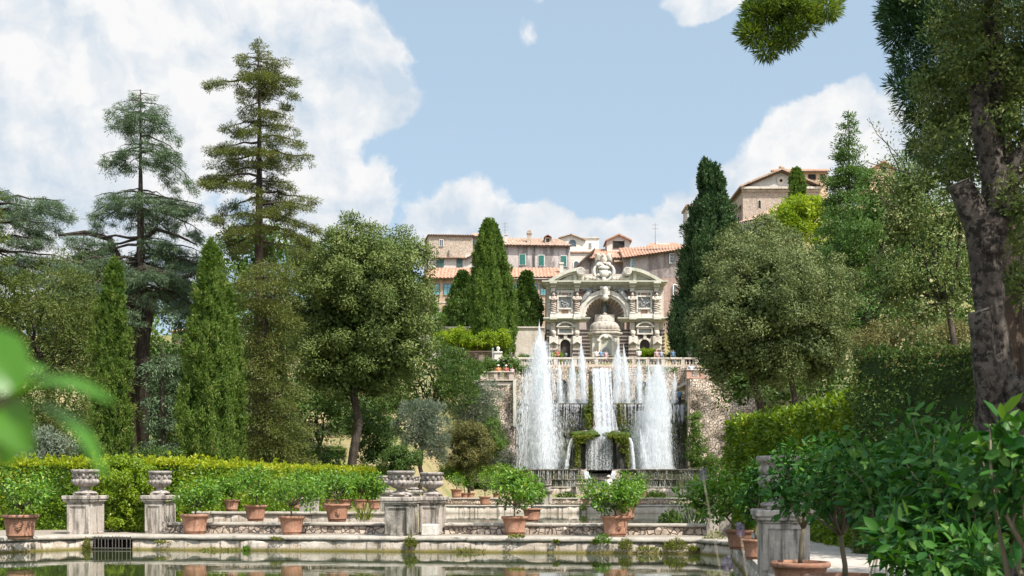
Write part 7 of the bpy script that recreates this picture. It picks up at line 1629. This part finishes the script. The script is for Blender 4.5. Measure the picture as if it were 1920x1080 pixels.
# ------------------------------------------------------------------ hedges
def hedge(label, line, th, zb, ztop, m, mtop, seed, dens=420, leaf=(.12, .06), tops=1.0, shoots=0, name='hedge', slope=0.0, wob=.17):
    P = [Vector(p) for p in line]; mid = (P[0] + P[-1]) / 2; root = thing(name, label, 'hedge', (mid.x, mid.y, zb)); rng = np.random.default_rng(seed)
    q = MB(); tot = sum((b - a).length for a, b in zip(P, P[1:])); Cs = []; Ds = []; Nn = []; Tp = []
    for a, b in zip(P, P[1:]):
        d = (b - a).normalized(); nrm = Vector((d.y, -d.x)); L = (b - a).length
        c = (a + b) / 2 - nrm * th / 2; q.obox((c.x, c.y), d, L / 2 - .12, th / 2 - .14, zb, ztop - .14)
        for face in ('f', 'b', 't', 'e0', 'e1'):
            H = ztop - zb; ar = {'f': L * H, 'b': L * H * .4, 't': L * th, 'e0': th * H, 'e1': th * H}[face]; n = int(ar * dens * (1.3 if face == 't' else 1))
            u = rng.random(n); v = rng.random(n)
            if face in 'fb': al = u * L; ac = np.zeros(n) if face == 'f' else np.full(n, th); zz = zb + H * v; nn = np.array([nrm.x, nrm.y, .15]) * (1 if face == 'f' else -1)
            elif face == 't': al = u * L; ac = v * th; zz = np.full(n, ztop); nn = np.array([nrm.x * .2, nrm.y * .2, 1])
            else: al = np.zeros(n) if face == 'e0' else np.full(n, L); ac = u * th; zz = zb + H * v; nn = np.array([d.x, d.y, .1]) * (-1 if face == 'e0' else 1)
            px_ = a.x + d.x * al - nrm.x * ac; py_ = a.y + d.y * al - nrm.y * ac
            bump = np.array([mnoise.noise((x * 1.1 + seed, y * 1.1, z * 1.3)) * 1.1 + .7 * mnoise.noise((x * 3.2, y * 3.2 + seed, z * 3.2)) for x, y, z in zip(px_, py_, zz)]) * wob
            off = bump - rng.random(n) * .13
            C = np.stack([px_, py_, zz], 1) + off[:, None] * nn; Cs.append(C); Ds.append(rng.normal(0, .7, (n, 3)) + nn * .5 + np.array([0, 0, .25])); Nn.append(np.tile(nn, (n, 1))); Tp.append(np.full(n, face == 't'))
    q.to('inner_growth', M[m], root)
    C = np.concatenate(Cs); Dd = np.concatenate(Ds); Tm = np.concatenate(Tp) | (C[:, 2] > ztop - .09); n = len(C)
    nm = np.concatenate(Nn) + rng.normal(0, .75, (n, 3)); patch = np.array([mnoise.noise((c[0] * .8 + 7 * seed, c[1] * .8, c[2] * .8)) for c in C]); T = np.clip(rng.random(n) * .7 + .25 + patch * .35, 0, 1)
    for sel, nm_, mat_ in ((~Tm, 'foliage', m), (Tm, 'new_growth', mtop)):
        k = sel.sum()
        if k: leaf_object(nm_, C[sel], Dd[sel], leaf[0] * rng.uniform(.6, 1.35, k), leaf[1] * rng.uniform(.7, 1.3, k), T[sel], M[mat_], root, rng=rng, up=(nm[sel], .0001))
    if shoots:
        S_ = []; V = []
        for k in range(shoots):
            t = rng.random() * tot; 
            for a, b in zip(P, P[1:]):
                L = (b - a).length
                if t <= L: break
                t -= L
            d = (b - a).normalized(); nrm = Vector((d.y, -d.x)); p = a + d * min(t, L) - nrm * rng.random() * th; hh = abs(rng.normal(0, .14)) + .06; ln = rng.normal(0, .12, 2)
            for j in range(int(6 + hh * 40)): s = rng.random(); S_.append((p.x + ln[0] * s * hh, p.y + ln[1] * s * hh, ztop - .05 + hh * s)); V.append((rng.normal(0, .6), rng.normal(0, .6), .7))
        S_ = np.array(S_); n = len(S_); leaf_object('shoots', S_, np.array(V), leaf[0] * rng.uniform(.7, 1.3, n), leaf[1] * rng.uniform(.7, 1.2, n), rng.random(n), M[mtop], root, rng=rng)
    return root
hx = lambda px, D: (X(px, D), D)
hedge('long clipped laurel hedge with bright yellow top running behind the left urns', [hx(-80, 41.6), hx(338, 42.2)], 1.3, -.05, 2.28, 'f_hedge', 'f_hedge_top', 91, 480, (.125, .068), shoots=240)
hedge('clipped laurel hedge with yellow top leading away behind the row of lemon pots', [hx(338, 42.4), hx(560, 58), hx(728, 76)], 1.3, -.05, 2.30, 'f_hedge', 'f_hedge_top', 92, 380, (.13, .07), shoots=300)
broad('bush', 'bright glossy laurel bush filling the gap between the two left urns', 238, 40.4, [(236, 900, 40, 36), (222, 945, 32, 40), (256, 948, 28, 42), (240, 985, 42, 22), (225, 884, 26, 18)], 'f_bright2', 93, None, .1, .2, 110, (.10, .052), zb=0, cat='bush')
hedge('low sunlit hedge with dead brown patches and fresh shoots along the right path', [hx(1358, 43.5), hx(1486, 36), hx(1612, 29.5)], 1.6, -.05, 3.75, 'f_hedge', 'f_hedge', 94, 360, (.125, .07), shoots=260, wob=.26)
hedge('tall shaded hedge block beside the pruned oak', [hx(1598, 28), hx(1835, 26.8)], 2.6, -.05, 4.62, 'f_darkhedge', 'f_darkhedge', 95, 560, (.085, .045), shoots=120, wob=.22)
hedge('dark low hedge on the lawn behind the oak trunk, lower one', [hx(560, 84), hx(648, 84)], .8, gpx(600, 84) - .2, gpx(600, 84) + .8, 'f_darkhedge', 'f_mid', 96, 200, (.13, .06), wob=.08)
hedge('dark low hedge across the dry lawn, upper one', [hx(540, 95), hx(655, 95)], .8, gpx(600, 95) - .3, gpx(600, 95) + .8, 'f_darkhedge', 'f_mid', 97, 160, (.15, .07), wob=.08)
hedge('clipped green hedge strip at the top of the dry lawn', [hx(560, 102), hx(640, 102)], 1.0, gpx(600, 102) - .3, gpx(600, 102) + 1.1, 'f_hedge', 'f_hedge_top', 98, 130, (.18, .08), wob=.1)

# ------------------------------------------------------------------ potted lemon trees
def pot(root, c, z, w, h, crest=False):
    r = w / 2; q = MB()
    q.lathe((c[0], c[1], z), [(r * .66, 0), (r * .68, h * .05), (r * .70, h * .13), (r * .75, h * .145), (r * .76, h * .17), (r * .735, h * .20), (r * .86, h * .74), (r * .90, h * .86), (r * .92, h * .87)], 40); o = q.to('pot', M['terracotta'], root, smooth=True)
    q = MB(); q.lathe((c[0], c[1], z), [(r * .905, h * .855), (r * .99, h * .87), (r * 1.02, h * .90), (r * 1.02, h * .97), (r * .99, h), (r * .88, h), (r * .86, h * .93)], 40, close=False); q.to('rim', M['terracotta'], o, smooth=True)
    q = MB(); q.lathe((c[0], c[1], z), [(.001, h * .935), (r * .87, h * .93)], 24, close=False); q.to('soil', M['soil'], root)
    if crest:
        q = MB(); y = -r * .80; q.ball((c[0] + r * .18, c[1] + y, z + h * .52), (.06, .035, .08), 10, 8, .15, rr)
        for k in range(9): a = k * .7; q.ball((c[0] + r * .18 + .07 * math.cos(a), c[1] + y, z + h * .52 + .09 * math.sin(a)), (.022, .03, .022), 6, 5)
        q.to('crest', M['terracotta'], o, smooth=True)
    return o
def lemon(label, px, row, w, crown, zb=0.0, seed=1, D=None, m='f_lemon', leaf=(.125, .064), nleaf=900, stem=True, crest=False, fold=True, dy=0.0, ry=None, lean=0.0, lumps=13, has_pot=True, canes=0):
    """crown = (left, right, top row, bottom row) in photo units"""
    D = D or (EYE - zb) * F / (row - HY); c = (X(px, D), D); root = thing('potted_lemon_tree', label, 'potted tree', (c[0], c[1], zb), 'lemon trees in terracotta pots')
    W_ = S(w, D); h = W_ * .70; nleaf = int(nleaf * (1.45 if m == 'f_lemon' else 1.0)); crown = (crown[0], crown[1], crown[2], max(crown[3], row - w * .62)) if m == 'f_lemon' else crown
    if has_pot: pot(root, c, zb, W_, h, crest)
    rng = np.random.default_rng(seed); r = random.Random(seed)
    cx_, cz_ = X((crown[0] + crown[1]) / 2, D), Z((crown[2] + crown[3]) / 2, D); rx, rz = S((crown[1] - crown[0]) / 2, D), S((crown[3] - crown[2]) / 2, D); ryy = ry or min(rx, .9)
    base = Vector((c[0], c[1], zb + h * .92)); fork = Vector((c[0] + r.uniform(-.06, .06) + lean, c[1], max(zb + h * 1.2, min(cz_ - rz * .55, zb + h * .92 + .5)))); paths = [(bent(r, base, fork, 3, .05), [.035, .03, .028, .026])]
    C = []; Dd = []; Nn = []; per = nleaf // lumps
    for k in range(lumps):
        d = Vector(sph(rng, 1)[0]); d.z = d.z * .9 + .1; f_ = .40 + .42 * rng.random(); cc_ = Vector((cx_ + d.x * rx * f_, c[1] + dy + d.y * ryy * f_, cz_ + d.z * rz * f_)); tip = cc_ + Vector((d.x * rx * .25, d.y * ryy * .25, abs(d.z) * rz * .15 + .05))
        p = bent(r, fork, tip, 5, .07); paths.append((p, [.022, .018, .014, .011, .008, .004]))
        lr = np.array([rx, ryy, rz]) * rng.uniform(.32, .48); n = per; ld = sph(rng, n); rad = rng.random(n) ** .45
        pts = np.array(cc_[:]) + ld * lr * rad[:, None]; ns = n // 4
        # some leaves sit on shoots that stick out
        t = rng.random(ns) * .5 + .5; pp = np.array([p[min(int(a * 5), 4)].lerp(p[min(int(a * 5), 4) + 1], a * 5 - int(a * 5)) if a < .999 else p[5] for a in t]); pts[:ns] = pp + sph(rng, ns) * .06
        C.append(pts); Dd.append(ld * .8 + rng.normal(0, .5, (n, 3)) + np.array([0, 0, -.25 + .3 * rng.random()])); Nn.append(ld * .5 + np.array([0, -.15, .8]) + rng.normal(0, .4, (n, 3)))
    C = np.concatenate(C); Dd = np.concatenate(Dd); Nn = np.concatenate(Nn); n = len(C)
    C[:, 2] = np.maximum(C[:, 2], zb + h * .75)
    leaf_object('foliage', C, Dd, leaf[0] * rng.uniform(.4, 1.3, n), leaf[1] * rng.uniform(.5, 1.25, n), rng.random(n), M[m], root, fold=fold, rng=rng, up=(Nn, .0001))
    if stem: q = MB(); [q.tube(p, rd, 6) for p, rd in paths]; q.to('stem', M['twig'], root, smooth=True)
    for k in range(canes):
        a = Vector((c[0] + r.uniform(-.25, .25), c[1] + r.uniform(-.3, -.1), zb + h * .8)); b = a + Vector((r.uniform(-.35, .35), r.uniform(-.2, .2), r.uniform(.7, 1.1))); MB().tube([a, b], [.013, .011], 6).to('cane', M['cane'], root)
    return root
# on the pond edge
lemon('lemon tree in a big pot at the left end of the pond edge', 38, 1011, 66, (-10, 104, 866, 980), 0, 1, nleaf=900, crest=True, lean=.1)
lemon('lemon tree in a dark sided pot right of the pinkish pedestal', 365, 1001.5, 54, (322, 420, 872, 975), 0, 2, nleaf=1000)
lemon('lemon tree with bare forked stem in a pot below the row of terracotta pots', 547, 1002.5, 50, (503, 608, 874, 962), 0, 3, nleaf=800)
lemon('bushy lemon tree in the pot standing on the edge right of the pedestal pair', 965, 1003, 50, (918, 1026, 872, 968), 0, 4, nleaf=1300, lean=.05)
lemon('round headed lemon tree in a crested pot in front of the fountain', 1154, 1006, 56, (1094, 1212, 884, 968), 0, 55, nleaf=1500, crest=True)
# on the low walls behind
lemon('lemon tree in a sunlit pot on the low wall, second from the left', 479, 977, 43, (436, 524, 876, 945), .34, 6, nleaf=800)
lemon('lemon tree in the widest sunlit pot on the wall beside the mossy pedestal', 632, 978, 48, (596, 672, 884, 944), .34, 7, nleaf=700, crest=True)
lemon('lemon tree in a pot half hidden behind the bushy lemon tree', 997, 978, 36, (962, 1034, 882, 948), .34, 8, nleaf=600)
lemon('lemon tree in a pot behind the round headed lemon tree', 1172, 975, 46, (1136, 1216, 886, 944), .34, 9, nleaf=700)
lemon('lemon tree in a small pot behind the dark sided pot', 434, 966, 30, (404, 470, 878, 940), .6, 10, D=43.6, nleaf=700)
for k, (px, lb) in enumerate(((616, 'lemon tree in the leftmost pot of the back row'), (647, 'lemon tree in the second pot of the back row'), (676, 'lemon tree in the third pot of the back row'), (702, 'lemon tree in the pot of the back row nearest the mossy pedestal'))):
    lemon(lb, px, 955, 29 - k, (px - 32, px + 28, 880 + (k % 2) * 4, 936), .6, 20 + k, D=45.5, nleaf=650)
lemon('tall leafy lemon tree without visible pot at the left of the back row', 560, 955, 26, (520, 600, 878, 936), .6, 25, D=46, nleaf=650)
# far terrace
for k, (px, row, w, zb, lb, cw) in enumerate(((856, 934, 23, .55, 'small far lemon tree just right of the pale pedestal urn', 24), (872, 929, 18, .4, 'far lemon tree whose pot touches its neighbour, left one', 20), (882, 930, 18, .4, 'far lemon tree whose pot touches its neighbour, right one', 18),
        (909, 947, 23, .14, 'far lemon tree in a lone pot on the wall, left of the bushy lemon', 24), (932, 930, 18, .4, 'far lemon tree almost hidden by the bushy lemon', 20), (1099, 947, 17, .14, 'far small lemon tree left of the round headed one', 20),
        (1193, 947, 23, .14, 'far lemon tree in a bright pot right of the round headed one', 26), (1204, 929, 20, .55, 'far lemon tree standing above and behind the bright pot', 22))):
    lemon(lb, px, row, w, (px - cw, px + cw, 878 if px < 1000 else 884, row - w * .55), zb, 30 + k, D=76.6 if zb < .3 else 79.6 if zb > .5 else 82, nleaf=420, leaf=(.13, .065), fold=False, stem=True)
# right hand path
lemon('spreading lemon tree hanging over the pond corner on the right', 1386, 1030, 52, (1270, 1410, 872, 972), 0, 41, nleaf=1700, m='f_lemon', lumps=12, ry=.9, lean=-.3)
lemon('shaded lemon tree in a brown pot beside the right pedestal', 1418, 1049, 55, (1368, 1470, 866, 985), 0, 42, nleaf=1300, m='f_lemon_shaded')
lemon('deep green lemon tree in the near wide rimmed pot with a bamboo cane', 1585, 1183, 150, (1440, 1700, 800, 1005), 0, 43, D=13.8, nleaf=1500, m='f_lemon_shaded', lumps=14, ry=1.0, canes=2)
lemon('tall dark lemon bush with upright shoots behind the near pot', 1690, 1150, 120, (1560, 1830, 770, 1010), 0, 44, D=12.2, nleaf=1700, m='f_lemon_shaded', lumps=14, ry=1.0, canes=2)
lemon('dense dark lemon bush filling the lower right corner', 1850, 1300, 150, (1660, 2010, 800, 1120), 0, 45, D=9.2, nleaf=2400, m='f_lemon_shaded', lumps=18, ry=1.0, canes=1)
lemon('dark lemon bush between the pedestal and the near pot', 1500, 1120, 110, (1425, 1580, 830, 960), 0, 46, D=17, nleaf=900, m='f_lemon_shaded', lumps=9, ry=.8)
lemon('low dark lemon bush filling the bottom edge under the taller bushes', 1760, 1400, 130, (1620, 1900, 940, 1130), 0, 48, D=8.4, nleaf=1500, m='f_lemon_shaded', lumps=14, ry=.9)
lemon('nearest lemon shoots cut by the right edge', 1945, 1500, 200, (1830, 2060, 690, 1000), 0, 47, D=6.4, nleaf=420, m='f_lemon_shaded', lumps=8, ry=.5)

# ------------------------------------------------------------------ water plants, weeds
def weed(label, px, row, w, h, D, zb, m='f_weed', n=220, leaf=(.10, .03), seed=1, name='weed', blade=False):
    root = thing(name, label, 'plant', (X(px, D), D, zb)); rng = np.random.default_rng(seed); R, H = S(w / 2, D), S(h, D)
    a = rng.random(n) * 6.28; rr_ = R * rng.random(n) ** .6; zz = H * rng.random(n) ** (1.2 if not blade else 3)
    C = np.stack([X(px, D) + rr_ * np.cos(a), D + rr_ * np.sin(a) * .6, zb + zz * (1 - .5 * rr_ / R)], 1); Dv = np.stack([np.cos(a) * .5, np.sin(a) * .5 - .1, np.full(n, .9 if blade else .5)], 1) + rng.normal(0, .35 if not blade else .18, (n, 3))
    leaf_object('leaves', C, Dv, leaf[0] * rng.uniform(.6, 1.3, n), leaf[1] * rng.uniform(.7, 1.3, n), rng.random(n), M[m], root, rng=rng)
    MB().tube([(X(px, D), D, zb - .05), (X(px, D), D, zb + H * .6)], [.012, .005], 5).to('stem', M['twig'], root); return root
def edge_D(px): p = along(LB, LC, px); return p[1]
for k, (px, row, w, h, lb) in enumerate(((770, 1026, 20, 26, 'bright moss tuft in the angle below the mossy pedestal'), (1116, 1020, 14, 8, 'dry weed tuft on the pond edge left of the crested pot'), (1130, 1019, 30, 20, 'grey green weed tuft nearest the crested pot'), (1172, 1030, 22, 24, 'round weed clump on the waterline under the crested pot'),
        (1214, 1033, 40, 10, 'dark low weed clump on the pond edge right of the crested pot'), (1268, 1031, 46, 24, 'yellow green weed mound on the pond edge'), (1302, 1034, 18, 12, 'small yellow weed right of the yellow mound'), (1340, 1034, 46, 44, 'big dry grassy clump in the right pond corner'),
        (1042, 1018, 10, 6, 'thin dry weeds on the pond edge below the bushy lemon tree'), (968, 1008, 30, 7, 'rusty weeds at the foot of the pot on the pond edge'), (163, 1030, 12, 24, 'ochre weed hanging left of the drain grate'), (412, 1032, 70, 5, 'brown water weeds on the edge below the dark sided pot'), (306, 1019, 30, 5, 'rusty moss patch on the pond edge below the pinkish pedestal'), (462, 1033, 12, 10, 'small dark water plant at the pond edge'), (520, 1012, 24, 5, 'yellow lichen weeds on the pond edge'), (880, 1033, 60, 4, 'thin line of algae weeds along the waterline in the middle'))):
    D = edge_D(px) - .10; weed(lb, px, row, w, h, D, max(-.46, min(0.0, Z(row, D))), 'f_weed' if k not in (2, 13) else 'f_lemon', int(90 + w * h * .45), (.085, .028), 200 + k)
weed('tall bladed water plants at the right end of the upper pond', 1300, 978, 36, 44, 43, -.36, 'f_mid', 90, (.75, .07), 231, 'water_plant', True)
weed('round dark bush growing in the upper pond', 1257, 978, 40, 34, 55, -.36, 'f_laurel', 600, (.16, .07), 232, 'water_plant')
weed('fern like plant among the pots beside the mossy pedestal', 682, 978, 26, 34, 40.4, .34, 'f_weed', 120, (.34, .035), 233, 'potted_fern', True)
weed('small weeds sprouting from the far pond wall', 1094, 957, 12, 14, 75.7, -.2, 'f_mid', 120, (.16, .06), 234)
weed('green plant before the far grey wall, right part', 1228, 932, 40, 14, 88, .4, 'f_laurel', 500, (.2, .09), 235)
weed('green plants before the far grey wall, left part', 1062, 932, 40, 14, 88, .3, 'f_laurel', 400, (.2, .09), 236)
weed('bright green creeper below the right rubble wall', 1330, 880, 50, 60, 100, .8, 'f_mid', 900, (.28, .11), 237, 'creeper')
broad('bush', 'low bright bushes along the pots at the far left of the upper pond', 850, 84, [(850, 888, 26, 16), (890, 884, 30, 14), (930, 886, 26, 16)], 'f_hedge', 99, None, .1, .35, 100, (.15, .07), cat='bush')
broad('bush', 'brown and green creepers at the foot of the right rubble wall', 1325, 113, [(1302, 800, 8, 26), (1306, 840, 14, 26), (1330, 872, 24, 18), (1300, 864, 10, 24)], 'f_mid', 100, None, .1, .45, 90, (.22, .09), cat='bush')

# lavender stalks close to the viewer
for k, (px, row, px2, D, lb) in enumerate(((1318, 893, 1440, 3.2, 'tall out of focus lavender stalk before the pond corner'), (1363, 1062, 1420, 2.6, 'short out of focus lavender stalk at the bottom edge'), (1388, 998, 1462, 3.0, 'thin out of focus lavender stalk crossing the pots'))):
    o = thing('lavender_stalk', lb, 'flower', (X(px2, D), D - .3, 0)); a = Vector((X(px, D), D, Z(row, D))); b = Vector((X(px2, D), D - .3, 0)); mid = a.lerp(b, .4) + Vector((.03, 0, .05))
    MB().tube([b, mid, a], [.0012, .0009, .0007], 5).to('stalk', M['cane'], o)
    rng = np.random.default_rng(300 + k); n = 90; h = rng.random(n) * .032; ang_ = rng.random(n) * 6.28
    leaf_object('flower_head', np.stack([a.x + .005 * np.cos(ang_), a.y + .005 * np.sin(ang_), a.z - .012 + h], 1), np.stack([np.cos(ang_), np.sin(ang_), np.full(n, .9)], 1), rng.uniform(.004, .008, n), np.full(n, .003), rng.random(n), M['f_lavender'], o, rng=rng)

# young lemon twig right in front of the lens at the left
D = .58
tw = thing('lemon_twig', 'blurred bright green lemon leaves close up at the left edge', 'plant', (-.62, D, 0))
def near_leaf(base, tip, wid, up, nm='leaf'):
    """broad leaf blade with a folded midrib and curved length; base, tip = (px, py, depth)"""
    A = Vector((X(base[0], base[2]), base[2], Z(base[1], base[2]))); B = Vector((X(tip[0], tip[2]), tip[2], Z(tip[1], tip[2]))); ax = (B - A); L = ax.length; ax.normalize()
    upv = Vector(up); nrm = (upv - ax * upv.dot(ax)).normalized(); sd = ax.cross(nrm); w = S(wid, base[2]) / 2
    def fn(u, v):
        t = v; s = (u - .5) * 2; prof = (math.sin(math.pi * min(1, t ** .8 * .98 + .01)) ** .75) if 0 < t < 1 else 0
        return A + ax * (L * t) + sd * (s * w * prof) + nrm * (abs(s) * w * .30 * prof + .10 * L * math.sin(math.pi * t) - .06 * L * t * t)
    q = MB(); q.sheet(fn, 8, 16); o = q.to(nm, M['f_nearleaf'], tw, smooth=True)
    at = o.data.attributes.new('tint', 'FLOAT', 'FACE'); at.data.foreach_set('value', [rr.random() * .3 + .35] * len(o.data.polygons)); return o
near_leaf((10, 742, .58), (213, 742, .56), 66, (.1, -.35, 1))
near_leaf((34, 742, .58), (-60, 618, .60), 122, (.4, -1, .3))
near_leaf((30, 750, .58), (206, 885, .55), 60, (.75, -.25, .75))
near_leaf((10, 760, .58), (58, 850, .57), 84, (-.2, -1, .5))
near_leaf((0, 720, .60), (95, 690, .62), 60, (.2, -.6, .9))
near_leaf((0, 770, .60), (10, 880, .60), 70, (.9, -.6, .1))
near_leaf((-30, 740, .59), (-120, 690, .6), 70, (0, -.6, 1))
MB().tube([(X(30, .585), .585, Z(750, .585)), (X(-60, .6), .6, Z(770, .6)), (-.42, .62, 1.3), (-.56, .6, .8), (-.62, .58, -.02)], [.0022, .003, .006, .009, .012], 8).to('stem', M['twig'], tw, smooth=True)
